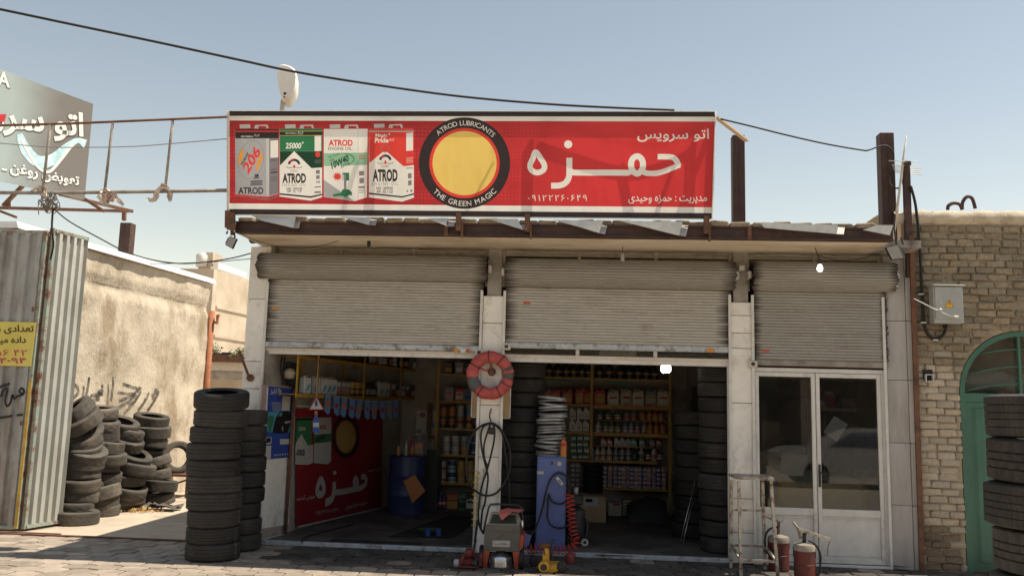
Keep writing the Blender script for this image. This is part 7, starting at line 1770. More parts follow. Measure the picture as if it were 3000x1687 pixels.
mb = MB(); mb.prism([P(*bq(*p), Yh) for p in bot(898, 932, 1192, 92)], (0, .004, 0)); bt_ = mb.build('bottle_card', 'it_blue', hs_)
mb = MB(); mb.prism([P(*bq(*p), Yh) for p in ((878, 884), (920, 884), (920, 932), (878, 932))], (0, .004, 0)); mb.build('bottle_neck', 'it_orange', hs_)
mb = MB(); mb.poly([P(*bq(*p), Yh-.003) for p in ((855, 1052), (940, 1048), (940, 1110), (855, 1115))]); mb.build('bottle_label', 'it_white', bt_)
mb = MB(); mb.cyl(P(*bq(905, 668), Yh), P(*bq(905, 668), Yh)+Vector((0, 0, .9)), .002, 4); mb.build('thread', 'it_white', hs_)
# drum with funnel and cans on it
pm('drum_blue', (0.02, 0.032, 0.10), (0.035, 0.052, 0.15), scale=4, rough=.4, dirt=(0.03, 0.03, 0.06), dscale=3)
q = G(1190, 1503, .04); drum = empty('oil_drum', (q.x, 3.0, .04), 'blue steel oil drum with ribbed sides in the left bay', 'drum')
mb = MB(); r = .285; prof = [(0, 0), (r, 0), (r+.006, .012), (r, .02)]
for k in range(1, 3): prof += [(r, .29*k-.03), (r+.012, .29*k), (r, .29*k+.03)]
prof += [(r, .86), (r+.006, .868), (r+.006, .88), (r-.01, .88), (r-.015, .86), (0, .86)]
mb.lathe(prof, 32, (q.x, 3.0, .042)); mb.build('barrel', 'drum_blue', drum, 35)
mb = MB(); mb.cyl((q.x+.15, 3.0, .90), (q.x+.15, 3.0, .93), .03, 12); mb.build('bung', 'it_black', drum)
for (px, kind, w, h, sp, lab) in ((1168, 'tin', .06, .14, ('gold', 'gold', 'gold', 'orange'), 'brass coloured tin on the blue drum'), (1190, 'bottle', .05, .22, ('white', 'silver', 'white', 'silver'), 'pale squeeze bottle on the blue drum'), (1208, 'bottle', .07, .28, ('red', 'orange', 'red', 'orange'), 'red bottle on the blue drum'), (1228, 'jug', .16, .30, ('black', 'brown', 'orange', 'orange'), 'dark jug on the blue drum')):
    x_ = P(px, 1350, 3.0).x; tag(put(NAMES[kind][0], item(kind, w, h, .06, *sp), None, (x_, 3.0-.05, .923)), lab, NAMES[kind][1])
mb = MB(); pts = [P(*p, 2.70) for p in ((1215, 1390), (1246, 1437), (1208, 1474), (1182, 1408))]; mb.prism(pts, (0, .01, 0)); tag(mb.build('orange_cloth', 'it_orange'), 'orange cloth hanging on the front of the blue drum', 'cloth')
mb = MB(); a, b = P(1240, 1500, 3.5), P(1284, 1352, 3.5); mb.rbox((a.x, 3.5, .042), (b.x, 3.95, b.z), .008); flat('cab_green', (0.055, 0.065, 0.05)); cbt = tag(mb.build('steel_cabinet', 'cab_green'), 'dark green steel cabinet between the drum and the rack', 'cabinet')
for k in range(3):
    z_ = .3+k*.25; mb = MB(); mb.box((a.x+.02, 3.494, z_), (b.x-.02, 3.4985, z_+.2)); mb.build('drawer', 'cab_green', cbt)
# posters on the back wall
def bw(name, m, x0, y0, x1, y1, label, cat, Y=YB-.012):
    a, b = P(x0, y1, Y), P(x1, y0, Y); mb = MB(); mb.box((a.x, Y, a.z), (b.x, Y+.006, b.z)); return tag(mb.build(name, m), label, cat)
ch = bw('wall_chart', 'it_white', 1216, 1202, 1252, 1330, 'white chart with coloured pictures on the back wall, left of the strap', 'chart'); ch2 = bw('wall_chart', 'it_white', 1262, 1202, 1284, 1335, 'white chart on the back wall, right of the strap', 'chart')
for par_, lst in ((ch, ((1238, 1215, 9, 'red'), (1228, 1262, 8, 'grey'), (1240, 1275, 7, 'cyan'), (1226, 1300, 6, 'pink'))), (ch2, ((1272, 1245, 8, 'cyan'), (1270, 1280, 7, 'red')))):
    for (x, y, s, mm) in lst:
        c = P(x, y, YB-.0145); mb = MB(); mb.poly([c+Vector((.05*math.cos(a)*s/8, 0, .04*math.sin(a)*s/8)) for a in [2*math.pi*k/10 for k in range(10)]]); mb.build('picture', 'it_'+mm, par_)
bw('roller_blind', 'it_grey', 1180, 1200, 1213, 1310, 'grey ribbed blind hanging at the back of the left bay', 'blind')
mb = MB(); mb.tube([P(1257, 1180, 4.2), P(1256, 1250, 4.2), P(1258, 1292, 4.2)], [.03, .035, .02], 6); tag(mb.build('fan_belt', 'it_brown', smooth=True), 'brown strap hanging between the two wall charts', 'strap')
# rack of bay one
Y1 = 3.98; rk1 = empty('shelf_rack', P(1345, 1490, Y1), 'narrow yellow shelf rack behind the middle pillar', 'shelf')
S1 = []
for (y0, y1) in ((1093, 1096), (1173, 1176), (1252, 1255), (1330, 1333), (1412, 1415)): S1.append(shelfbar(rk1, 1290, y0, 1470, y1+2, Y1, .035)[1])
for px in (1288, 1468): postbar(rk1, px, 1060, 1495, Y1, .05)
row('box', 'on the top shelf behind the middle pillar', ['gold faced carton', 'white faced carton', 'dark faced carton', 'dark faced carton'], [1316, 1346, 1372, 1398], 1093, 24, 34, Y1, [('black', 'gold', 'black', 'brown'), ('grey', 'white', 'grey', 'pink'), ('black', 'grey', 'black', 'green'), ('black', 'grey', 'black', 'grey')], slope=.02)
row('jug', 'on the second shelf behind the middle pillar', ['grey jug with red mark', 'red and white jug', 'dark jug with blue mark', 'dark jug'], [1316, 1345, 1374, 1400], 1173, 27, 40, Y1, [('grey', 'pink', 'black', 'red'), ('red', 'white', 'black', 'red'), ('grey', 'blue', 'black', 'pink'), ('black', 'grey', 'black', 'black')], slope=.02)
row('tin', 'on the third shelf behind the middle pillar', 'tall amber can', [1296, 1322, 1348, 1372, 1398], 1252, 20, 66, Y1, [('black', 'gold', 'orange', 'brass')], slope=.02) if False else row('tin', 'on the third shelf behind the middle pillar', 'tall amber can', [1298, 1323, 1348, 1373, 1398], 1252, 21, 66, Y1, [('black', 'gold', 'orange', 'red'), ('black', 'gold', 'orange', 'red'), ('grey', 'orange', 'silver', 'black'), ('gold', 'orange', 'cyan', 'black'), ('black', 'pink', 'grey', 'grey')], slope=.02)
for t_, yb in ((0, 1330), (1, 1302)):
    row('tin', 'in the %s tier of the fourth shelf' % ('lower', 'upper')[t_], ['white tin', 'white tin', 'yellow tin', 'blue green tin'], [1308, 1334, 1360, 1388], yb, 24, 27.5, Y1, [('white', 'silver', 'white', 'pink'), ('white', 'silver', 'white', 'pink'), [('gold', 'gold', 'gold', 'orange'), ('cyan', 'gold', 'silver', 'blue')][t_], ('navy', 'cyan', 'navy', 'white')], slope=.02)
    row('tin', 'in the %s tier of the fifth shelf' % ('lower', 'upper')[t_], ['orange banded tin', 'blue banded tin', 'yellow tin', 'yellow tin', 'yellow tin'], [1295, 1323, 1350, 1377, 1402], 1412+t_*(-33), 25, 32, Y1, [('white', 'orange', 'white', 'red'), ('white', 'cyan', 'navy', 'cyan'), ('gold', 'cream', 'gold', 'orange'), ('gold', 'cream', 'gold', 'orange'), ('gold', 'cream', 'gold', 'orange')], slope=.02)
for i, (px, kind, sp, w, h) in enumerate(((1288, 'bottle', ('navy', 'red', 'black', 'white'), .09, .28), (1300, 'bottle', ('navy', 'red', 'black', 'white'), .09, .28), (1326, 'box', ('red', 'gold', 'red', 'orange'), .2, .26), (1354, 'jug', ('green', 'black', 'black', 'green'), .15, .28), (1378, 'jug', ('black', 'white', 'black', 'black'), .16, .27), (1400, 'jug', ('black', 'grey', 'black', 'black'), .15, .27))):
    x_ = P(px, 1490, 3.7).x; tag(put(NAMES[kind][0], item(kind, w, h, .1, *sp), None, (x_, 3.7, .042)), '%s container from left on the floor under the narrow rack' % ORD[i+1], NAMES[kind][1], 'containers on the floor under the narrow rack')
# service pit in the floor, its dark opening painted as a thin sheet
mb = MB(); pp = [G(x, y, .045) for x, y in ((1138, 1571), (1322, 1506), (1415, 1516), (1325, 1576))]; mb.prism(pp, (0, 0, -.003)); pit = tag(mb.build('pit_dark_sheet', 'dark_hollow'), 'dark sheet painted as the shaded pit opening in the left bay floor', 'plate')
c = G(1255, 1560, .05); mb = MB(); mb.lathe([(0, .0), (.14, .0), (.17, .05), (.16, .05), (.13, .012), (0, .012)], 20, (c.x, c.y, .048)); tag(mb.build('drain_pan', 'cab_green', smooth=40), 'oil drain pan lying on the dark pit sheet', 'pan')
for i, px in enumerate((1254, 1285)):
    c = G(px, 1568, .05); mb = MB(); mb.lathe([(0, 0), (.035, 0), (.04, .09), (0, .09)], 12, (c.x, c.y, .048)); tag(mb.build('oil_filter', 'it_blue', smooth=40), '%s blue oil filter by the drain pan' % ('left', 'right')[i], 'filter')
c0, c1 = G(858, 1583, .042), G(1100, 1585, .042)
mb = MB(); mb.tube(smooth_path([G(x, y, .052) for x, y in ((885, 1588), (890, 1574), (930, 1562), (980, 1548), (1040, 1534))], 4), .008, 6); tag(mb.build('floor_hose', 'black_rubber', smooth=True), 'black hose lying across the floor near the banner', 'hose')
mb = MB(); pp = [G(x, y, .046) for x, y in ((975, 1577), (1240, 1588), (1225, 1598), (955, 1589))]; mb.prism(pp, (0, 0, -.003)); tag(mb.build('floor_mat', 'dark_hollow'), 'dark rubber mat behind the left threshold', 'mat')
mb = MB(); pp = [G(x, y, .046) for x, y in ((1748, 1618), (1900, 1622), (1905, 1628), (1745, 1624))]; mb.prism(pp, (0, 0, -.003)); tag(mb.build('floor_mat', 'dark_hollow'), 'dark rubber mat behind the middle threshold', 'mat')
# cable bundle and meter at the top left inside
mb = MB(); mb.prism([LWp(*bq(*p), .03) for p in ((475, 190), (610, 220), (610, 560), (480, 520))], LWN*.05); mt = tag(mb.build('fuse_board', 'lamp_black'), 'dark fuse board high on the left wall inside', 'fuse board')
mb = MB(); a = LWp(*bq(520, 380), .09); mb.lathe([(0, -.05), (.06, -.04), (.08, .03), (.05, .08), (0, .09)], 12, a); mb.build('cover', 'it_cream', mt, True)
for i in range(4):
    mb = MB(); x = 405+i*18; mb.tube(smooth_path([LWp(*bq(x+10, 95), .04), LWp(*bq(x-15+irng.uniform(-8, 8), 250), .05), LWp(*bq(x, 400), .04), LWp(*bq(x+18, 520), .04)], 4), .006, 5); tag(mb.build('wall_wire', 'black_rubber', smooth=True), '%s of the dark wires on the left inner wall' % ORD[i+1], 'wire', 'wires on the left inner wall')

# ---- office behind the glazed doors
pm('sofa_fabric', (0.56, 0.45, 0.25), (0.66, 0.55, 0.33), scale=8, rough=.9, bump=.2)
pm('dust_sheet', (0.60, 0.56, 0.50), (0.68, 0.64, 0.58), scale=5, rough=.9, bump=.2)
ko = lambda x, y: (2200+x/3.449, 1080+y/3.449)
Yo = .62; a, b = P(*ko(275, 1440), Yo), P(*ko(1150, 1165), Yo)
bench = empty('display_counter', ((a.x+b.x)/2, Yo+.25, .04), 'ochre counter with a dust sheet behind the glazed doors', 'counter')
mb = MB(); mb.rbox((a.x, Yo, .042), (b.x, Yo+.6, b.z), .015); mb.build('body', 'sofa_fabric', bench)
for x in (a.x+.01, b.x-.03): mb = MB(); mb.box((x, Yo-.012, .042), (x+.03, Yo-.001, b.z-.02)); mb.build('corner_trim', 'yellow_paint', bench)
mb = MB(); vv = []; rng = random.Random(3); n1, n2 = 20, 8
for i in range(n1):
    for j in range(n2):
        t = i/(n1-1); s = j/(n2-1); hh = b.z+.02+.10*math.sin(math.pi*(t*.9+.05))*(.4+.6*s)+rng.uniform(-.012, .012)-(.08*(1-s)**3)*(1+.6*math.sin(t*9))
        vv.append((a.x-.05+(b.x-a.x+.1)*t, Yo-.02+.66*s, hh))
mb.add(vv, [(i*n2+j, i*n2+n2+j, i*n2+n2+j+1, i*n2+j+1) for i in range(n1-1) for j in range(n2-1)])
tag(mb.build('dust_sheet', 'dust_sheet', smooth=True), 'pale crumpled dust sheet spread over the ochre counter', 'sheet')
pm('office_dark', (0.055, 0.048, 0.042), (0.085, 0.075, 0.065), scale=3, rough=.8)
Ys3 = 1.9; sh3 = empty('office_shelf', P(*ko(950, 400), Ys3), 'dark shelf with small bottles inside the office', 'shelf')
a, b = P(*ko(725, 390), Ys3), P(*ko(1280, 380), Ys3); mb = MB(); mb.box((a.x, Ys3, a.z-.05), (b.x, Ys3+.25, a.z)); mb.build('board', 'shed_tan', sh3)
mb = MB()
for x in (a.x, b.x-.05): mb.box((x, Ys3+.02, .042), (x+.05, Ys3+.07, a.z-.051))
mb.build('leg', 'office_dark', sh3)
for i, (x, kind, w, h, sp) in enumerate(((745, 'box', .07, .10, ('white', 'white', 'white', 'white')), (805, 'box', .14, .26, ('red', 'red', 'red', 'white')), (905, 'bottle', .09, .18, ('black', 'black', 'black', 'black')), (1000, 'box', .16, .14, ('brown', 'brown', 'brown', 'brown')), (1050, 'tin', .08, .10, ('cream', 'cream', 'cream', 'cream')))):
    x_ = P(*ko(x, 390), Ys3).x; tag(put(NAMES[kind][0], item(kind, w, h, .09, *sp), None, (x_, Ys3+.1, a.z+.001)), '%s item from left on the office shelf behind the glass' % ORD[i+1], NAMES[kind][1], 'items on the office shelf')
mb = MB(); mb.prism([P(*ko(*p), .35) for p in ((840, 475), (980, 560), (870, 735), (735, 640))], (0, .003, 0)); np_ = tag(mb.build('price_list', 'it_silver'), 'tilted printed sheet stuck behind the right pane', 'paper')
for k in range(6):
    f0, f1 = .14+k*.13, .17+k*.13; c_ = [P(*ko(*p), .347) for p in ((840, 475), (980, 560), (870, 735), (735, 640))]; mb = MB(); mb.poly([c_[0].lerp(c_[3], f0).lerp(c_[1].lerp(c_[2], f0), .1), c_[0].lerp(c_[3], f0).lerp(c_[1].lerp(c_[2], f0), .9), c_[0].lerp(c_[3], f1).lerp(c_[1].lerp(c_[2], f1), .9), c_[0].lerp(c_[3], f1).lerp(c_[1].lerp(c_[2], f1), .1)]); mb.build('print_line', 'it_grey', np_)
mb = MB(); a, b = P(*ko(830, 265), 3.9), P(*ko(1135, 40), 3.9)
blind = empty('window_blind', ((a.x+b.x)/2, 3.9, a.z), 'cream slatted blind at the back of the office', 'blind')
for k in range(12):
    z_ = a.z+(b.z-a.z)*k/12; mb = MB(); mb.box((a.x, 3.88, z_), (b.x, 3.90, z_+(b.z-a.z)/12*.8)); mb.build('slat', 'cream_paint', blind)
mb = MB(); a, b = P(*ko(115, 860), 2.6), P(*ko(520, 540), 2.6); mb.box((a.x, 2.6, a.z), (b.x, 2.604, b.z)); cp = tag(mb.build('car_poster', 'it_cream'), 'poster of an orange car inside the office', 'poster')
mb = MB(); mb.poly([P(*ko(*p), 2.597) for p in ((130, 760), (200, 700), (300, 650), (420, 640), (500, 690), (515, 780), (420, 800), (140, 800))]); mb.build('car_shape', 'it_orange', cp)
mb = MB(); a, b = P(*ko(20, 1090), 1.5), P(*ko(575, 870), 1.5); mb.rbox((a.x, 1.5, .042), (b.x, 2.1, b.z), .01); tag(mb.build('office_desk', 'shed_tan'), 'wooden desk in the office behind the left pane', 'desk')
mb = MB(); a, b = P(*ko(365, 900), 2.2), P(*ko(560, 310), 2.2); mb.rbox((a.x, 2.2, .042), (b.x, 2.7, b.z), .01); tag(mb.build('filing_cabinet', 'office_dark'), 'tall dark cabinet in the office behind the left pane', 'cabinet')
mb = MB(); a, b = P(*ko(1145, 1260), 1.0), P(*ko(1290, 1030), 1.0); mb.rbox((a.x, 1.0, .042), (b.x, 1.4, b.z), .01); tag(mb.build('white_cabinet', 'it_silver'), 'pale cabinet at the right end of the office counter', 'cabinet')
# ------------------------------------------------------------------ things in front of the shop
kr = lambda x, y: (1330+x/3.018, 1020+y/3.018)
pm('tape_red', (0.34, 0.055, 0.05), (0.46, 0.095, 0.085), scale=10, rough=.6, dirt=(0.24, 0.06, 0.055), dscale=6)
pm('tape_grey', (0.06, 0.06, 0.062), (0.10, 0.10, 0.10), scale=10, rough=.6)
# wrapped hose ring on the middle pillar
rc = P(*kr(320, 238), -.09); Rr = (P(*kr(478, 238), -.09)-P(*kr(162, 238), -.09)).length/2; ring = empty('hose_ring', rc-Vector((0, 0, Rr)), 'red wrapped hose ring hanging on the middle pillar', 'ring')
rr = random.Random(5); N = 64; tr0 = (P(*kr(160, 238), -.09)-P(*kr(105, 238), -.09)).length
def ringseg(a0, a1, m, name, th):
    mb = MB(); n = max(3, int((a1-a0)/4)); pts = []; rad_ = []
    for i in range(n+1):
        a = R(a0+(a1-a0)*i/n); pts.append(rc+Vector((math.cos(a)*Rr, 0, math.sin(a)*Rr*1.02))); rad_.append(th*(1+.05*math.sin(a*9)+rr.uniform(-.03, .03)))
    mb.tube(pts, rad_, 14); return mb.build(name, m, ring, 50)
cuts = [(95, 150, 'tape_red'), (150, 188, 'tape_red'), (188, 226, 'tape_grey'), (226, 300, 'tape_red'), (300, 332, 'tape_red'), (332, 350, 'tape_red'), (350, 366, 'tape_grey'), (366, 376, 'tape_red'), (376, 384, 'tape_grey'), (384, 414, 'tape_red'), (414, 455, 'tape_red')]
for a0, a1, m in cuts: ringseg(a0+.4, a1-.4, m, 'wrap', .073)
for a in (150, 300, 332, 414, 455, 240): ringseg(a-1.2, a+1.2, 'black_rubber', 'tie', .0765)
mb = MB(); mb.beam(P(*kr(325, 70), -.165), P(*kr(330, 200), -.03), .03, .008, (0, 1, 0)); mb.build('hanger_strap', 'rusty_steel', ring)
mb = MB(); q = P(*kr(333, 208), -.02); mb.lathe([(0, -.05), (.035, -.045), (.05, -.015), (.05, 0), (0, 0)], 14, (q.x, -.004, q.z), 'Y'); mb.build('knob', 'rusty_steel', ring, 40)
mb = MB(); mb.tube([P(*kr(240, 175), -.13), P(*kr(275, 195), -.10), P(*kr(300, 192), -.09)], .014, 7); mb.build('loose_end', 'tape_red', ring, True)
# wooden board behind the pillar
pm('plywood', (0.36, 0.23, 0.12), (0.44, 0.295, 0.16), scale=3, rough=.7, stretch=(6, 6, 1))
a, b = P(*kr(158, 605), .24), P(*kr(497, 340), .24); mb = MB(); mb.rbox((a.x, .235, a.z), (b.x, .255, b.z), .003); pb_ = tag(mb.build('wooden_board', 'plywood'), 'plywood board with white edging fixed behind the middle pillar', 'board')
mb = MB(); mb.box((a.x-.012, .23, a.z), (a.x-.001, .258, b.z)); mb.box((b.x+.001, .23, a.z), (b.x+.012, .258, b.z)); mb.box((a.x, .23, a.z-.01), (b.x, .258, a.z-.001)); mb.build('edging', 'white_frame', pb_)
# hook and black hoses
q = P(*kr(322, 590), -.01); hook = empty('hose_hook', q, 'bent steel hook on the middle pillar above the black hoses', 'hook')
mb = MB(); mb.tube(smooth_path([P(*kr(*p), -.04) for p in ((330, 530), (318, 575), (316, 612), (326, 640), (322, 655))], 4), .009, 7); mb.build('hook', 'rusty_steel', hook, True)
def hoseobj(name, pts, r, label, m='black_rubber', cat='hose', Y=-.06, k=kr):
    n = len(pts); mb = MB(); mb.tube(smooth_path([P(*k(*p), Y-.03*math.sin(math.pi*i/(n-1))) for i, p in enumerate(pts)], 6), r, 7); return tag(mb.build(name, m, smooth=True), label, cat, 'hoses on the middle pillar')
hoseobj('rubber_hose', [(320, 660), (250, 680), (180, 740), (130, 840), (112, 950), (110, 1080), (130, 1180), (190, 1260), (280, 1300), (370, 1280), (440, 1200), (490, 1080), (500, 940), (470, 820), (410, 710), (350, 665), (320, 660)], .013, 'widest black hose loop hanging on the middle pillar')
hoseobj('rubber_hose', [(318, 664), (262, 690), (238, 760), (245, 880), (275, 1020), (300, 1130), (290, 1250), (272, 1370), (250, 1440), (236, 1600)], .012, 'black hose dropping straight down the middle pillar to the machine', Y=-.085)
hoseobj('rubber_hose', [(330, 662), (356, 700), (356, 800), (330, 930), (290, 1080), (250, 1200), (230, 1300), (215, 1450), (225, 1560), (262, 1640)], .012, 'black hose crossing the pillar from right to left', Y=-.11)
hoseobj('rubber_hose', [(322, 668), (290, 760), (265, 860), (270, 970), (300, 1045)], .011, 'short inner black hose loop on the middle pillar', Y=-.07)
hoseobj('rubber_hose', [(345, 665), (420, 740), (450, 900), (470, 1050), (490, 1250), (492, 1380)], .010, 'black hose hanging free to the right of the pillar', Y=-.05)
q = P(*kr(332, 730), -.10); mb = MB(); mb.rbox((q.x-.045, -.13, q.z-.04), (q.x+.045, -.07, q.z+.04), .02); tag(mb.build('plug', 'lamp_black'), 'black plug among the hoses on the middle pillar', 'plug')
mb = MB(); mb.tube(smooth_path([P(*kr(*p), -.02) for p in ((262, 1060), (265, 1120), (250, 1200), (240, 1300), (230, 1420))], 4), .011, 7); tag(mb.build('steel_strip', 'it_silver', smooth=True), 'thin pale blue rod against the middle pillar', 'rod')
# corner brackets with locks on the pillars
for i, (x, y, lab) in enumerate(((1404, 1033, 'left of the red ring'), (1484, 1016, 'right of the red ring'), (2205, 1067, 'beside the office doors'))):
    q = P(x, y, -.03); mb = MB(); mb.beam(q+Vector((-.045, 0, .0)), q+Vector((.05, 0, .0)), .05, .07, (0, 0.2, 1)); o = tag(mb.build('shutter_lock', 'cream_paint'), 'cream shutter lock case on the pillar, %s' % lab, 'lock', 'shutter locks')
    mb = MB(); mb.box((q.x-.02, q.y-.034, q.z-.015), (q.x+.02, q.y-.0255, q.z+.022)); mb.build('keyway', 'lamp_black', o)
q = P(2173, 785, -.03); mb = MB(); mb.rbox((q.x-.035, -.05, q.z-.03), (q.x+.035, .026, q.z+.03), .005); tag(mb.build('junction_box', 'white_frame'), 'small white junction box high on the third pillar', 'box')
# camera bracket high on the left pillar
q = P(*kf(810, 870), -.05); mb = MB(); mb.lathe([(0, 0), (.055, 0), (.05, -.04), (.03, -.07), (0, -.075)], 14, (q.x, -.05, q.z+.05)); dm = tag(mb.build('dome_camera', 'lamp_black', smooth=40), 'small dark dome fitting under the canopy at the left pillar', 'camera')

# ---- grey service machine on wheels
km = lambda x, y: (1320+x/5.427, 1420+y/5.427)
Yv = -.88
pm('machine_grey', (0.075, 0.072, 0.068), (0.115, 0.11, 0.102), scale=3, rough=.5, dirt=(0.05, 0.045, 0.04), dscale=4); pm('machine_red', (0.33, 0.055, 0.025), (0.42, 0.08, 0.035), scale=4, rough=.5, dirt=(0.16, 0.045, 0.025), dscale=5)
pm('machine_beige', (0.33, 0.28, 0.185), (0.42, 0.36, 0.25), scale=4, rough=.6, dirt=(0.14, 0.11, 0.07), dscale=4)
sm_ = empty('service_machine', (P(*km(800, 1390), Yv).x, Yv, 0), 'grey and red workshop machine on wheels before the middle pillar', 'machine')
def mp(px, Y=Yv): return P(*km(*px), Y)
def front_prism(name, m, pts, d, par=None, Y=Yv, sm=False):
    mb = MB(); mb.prism([mp(p, Y) for p in pts], (0, d, 0)); return mb.build(name, m, par or sm_, sm)
front_prism('housing', 'machine_grey', [(545, 665), (1108, 670), (1092, 1052), (525, 1040)], .42)
front_prism('collar', 'machine_grey', [(575, 636), (1092, 640), (1106, 744), (545, 710)], .40, Y=Yv-.012)
# sloping beige top
a, b, c, d_ = mp((585, 630)), mp((1090, 640)), mp((1068, 470), Yv+.25), mp((640, 440), Yv+.25)
mb = MB(); mb.hexa([a, b, b+Vector((0, .38, 0)), a+Vector((0, .38, 0)), d_, c, c+Vector((0, .12, 0)), d_+Vector((0, .12, 0))]); tp_ = mb.build('sloping_top', 'machine_beige', sm_)
mb = MB(); mb.poly([a.lerp(d_, .12).lerp(b.lerp(c, .12), .06)+Vector((0, -.004, .002)), b.lerp(c, .12).lerp(a.lerp(d_, .12), .06)+Vector((0, -.004, .002)), c.lerp(b, .1).lerp(d_.lerp(a, .1), .1)+Vector((0, -.004, .002)), d_.lerp(a, .1).lerp(c.lerp(b, .1), .1)+Vector((0, -.004, .002))]); mb.build('control_plate', 'cab_green', tp_)
front_prism('badge', 'it_silver', [(668, 880), (948, 884), (946, 988), (665, 976)], .004, Y=Yv-.006)
mb = MB(); lettering(mb, 'OS', (mp((805, 950), Yv-.009), mp((880, 952), Yv-.009), mp((805, 918), Yv-.009)), .03); mb.build('lettering', 'it_navy', sm_)
mb = MB(); ribbon(mb, [mp(p, Yv-.009) for p in ((690, 905), (705, 925), (700, 945), (730, 938), (800, 938))], .005, (0, -1, 0)); ribbon(mb, [mp(p, Yv-.009) for p in ((885, 945), (935, 945))], .004, (0, -1, 0)); mb.build('logo_stroke', 'it_red', sm_)
# red legs: a U frame
for pts in ([(522, 1044), (622, 1048), (566, 1335), (512, 1345)], [(985, 1056), (1092, 1060), (1072, 1350), (1022, 1345)], [(512, 1348), (1070, 1354), (1052, 1404), (530, 1398)]):
    front_prism('leg_frame', 'machine_red', pts, .04, Y=Yv-.005)
front_prism('side_plate', 'machine_red', [(1108, 790), (1160, 800), (1150, 990), (1094, 1060)], .36, Y=Yv+.03)
front_prism('inner_back', 'dark_hollow', [(560, 1054), (1060, 1060), (1040, 1340), (545, 1335)], .01, Y=Yv+.3)
# chrome drum
mb = MB(); c = (mp((640, 1200), Yv+.14)+mp((950, 1205), Yv+.14))/2; rx = (mp((985, 1200), Yv+.14)-mp((620, 1200), Yv+.14)).length/2
mb.lathe([(0, .10), (rx*.35, .10), (rx*.6, .085), (rx*.92, .06), (rx, .04), (rx, -.10), (rx*.9, -.115), (0, -.115)], 28, c); mb.build('chrome_drum', 'it_chrome', sm_, 35)
mb = MB(); mb.cyl(c+Vector((0, 0, .1)), c+Vector((0, 0, .2)), .05, 14); mb.build('spindle', 'it_black', sm_, True)
# push handle
mb = MB(); Yh_ = Yv+.30; mb.tube([mp((520, 760), Yh_), mp((560, 560), Yh_), mp((605, 360), Yh_), mp((640, 305), Yh_), mp((740, 300), Yh_), mp((1080, 325), Yh_), mp((1125, 360), Yh_), mp((1150, 560), Yh_), mp((1160, 700), Yh_)], .011, 8); mb.build('push_handle', 'lamp_black', sm_, True)
mb = MB(); mb.cyl(mp((1138, 560), Yv+.1), mp((1142, 690), Yv+.1), .013, 8); mb.build('chrome_strut', 'it_chrome', sm_, True)
# cloth on top
mb = MB(); mb.add([mp((775, 400), Yv+.12), mp((900, 365), Yv+.25), mp((1180, 390), Yv+.25), mp((1100, 440), Yv+.12), mp((970, 425), Yv+.06), mp((790, 520), Yv-.01), mp((820, 560), Yv-.03), mp((770, 470), Yv+.02)], [(0, 1, 4), (1, 2, 3, 4), (0, 4, 7), (4, 5, 7), (5, 6, 4)]); flat('cloth_coral', (0.50, 0.13, 0.11), .8); tag(mb.build('shop_cloth', 'cloth_coral'), 'coral cloth thrown over the top of the grey machine', 'cloth')
for sx, yy in ((488, 1290), (1128, 1290)):
    for Yw in (Yv+.02, Yv+.34):
        q = mp((sx, 1310), Yw); mb = MB(); mb.lathe([(.03, -.02), (.085, -.022), (.092, -.012), (.092, .012), (.085, .022), (.03, .02)], 18, (q.x, Yw, .092), 'X'); mb.build('wheel', 'black_rubber', sm_, 40)
# ---- yellow jack
yj = empty('trolley_jack', (mp((1560, 1380)).x, -.95, 0), 'small yellow trolley jack beside the grey machine', 'jack')
pm('jack_yellow', (0.55, 0.28, 0.025), (0.65, 0.36, 0.04), scale=6, rough=.45, dirt=(0.20, 0.11, 0.03), dscale=6, dlo=.55, dhi=.75)
def jp(x, y, Y): return P(*km(x, y), Y)
Yj = -1.0
mb = MB(); mb.prism([jp(x, y, Yj) for x, y in ((1430, 1310), (1560, 1300), (1800, 1240), (1818, 1340), (1560, 1405), (1520, 1400))], (0, .03, 0)); mb.build('side_plate', 'jack_yellow', yj)
mb = MB(); mb.prism([jp(x, y, Yj+.26) for x, y in ((1290, 1240), (1480, 1240), (1810, 1250), (1800, 1310), (1420, 1330), (1310, 1310))], (0, .03, 0)); mb.build('side_plate', 'jack_yellow', yj)
mb = MB(); a, b = jp(1440, 1290, Yj), jp(1810, 1280, Yj); mb.box((a.x, Yj+.031, .04), (b.x-.02, Yj+.259, .075)); mb.build('bed', 'jack_yellow', yj)
mb = MB(); mb.prism([jp(x, y, Yj+.05) for x, y in ((1462, 1110), (1536, 1120), (1540, 1295), (1462, 1290))], (0, .09, 0)); mb.prism([jp(x, y, Yj+.10) for x, y in ((1490, 1000), (1556, 1010), (1585, 1290), (1540, 1295))], (0, .06, 0)); mb.build('lift_arm', 'jack_yellow', yj)
mb = MB(); q = jp(1505, 940, Yj+.12); mb.cyl((q.x, q.y, q.z-.03), (q.x, q.y, q.z+.01), .045, 14, .06); mb.build('saddle', 'rusty_steel', yj, 40)
for (x, Yw) in ((1480, Yj-.02), (1770, Yj+.02), (1330, Yj+.28)):
    q = jp(x, 1370, Yw); mb = MB(); mb.lathe([(0, -.028), (.05, -.028), (.058, -.018), (.058, .018), (.05, .028), (0, .028)], 18, (q.x, Yw, .058), 'Y'); w_ = mb.build('wheel', 'jack_yellow' if x == 1480 else 'lamp_black', yj, 40)
    mb = MB(); mb.lathe([(0, -.0345), (.036, -.033), (.036, -.0285)], 16, (q.x, Yw, .058), 'Y'); mb.build('hub', 'lamp_black', w_, 40)
mb = MB(); mb.tube([jp(1590, 1200, Yj+.12), jp(1610, 1000, Yj+.12), jp(1635, 860, Yj+.12)], [.013, .013, .018], 8); mb.build('handle_socket', 'lamp_black', yj, True)
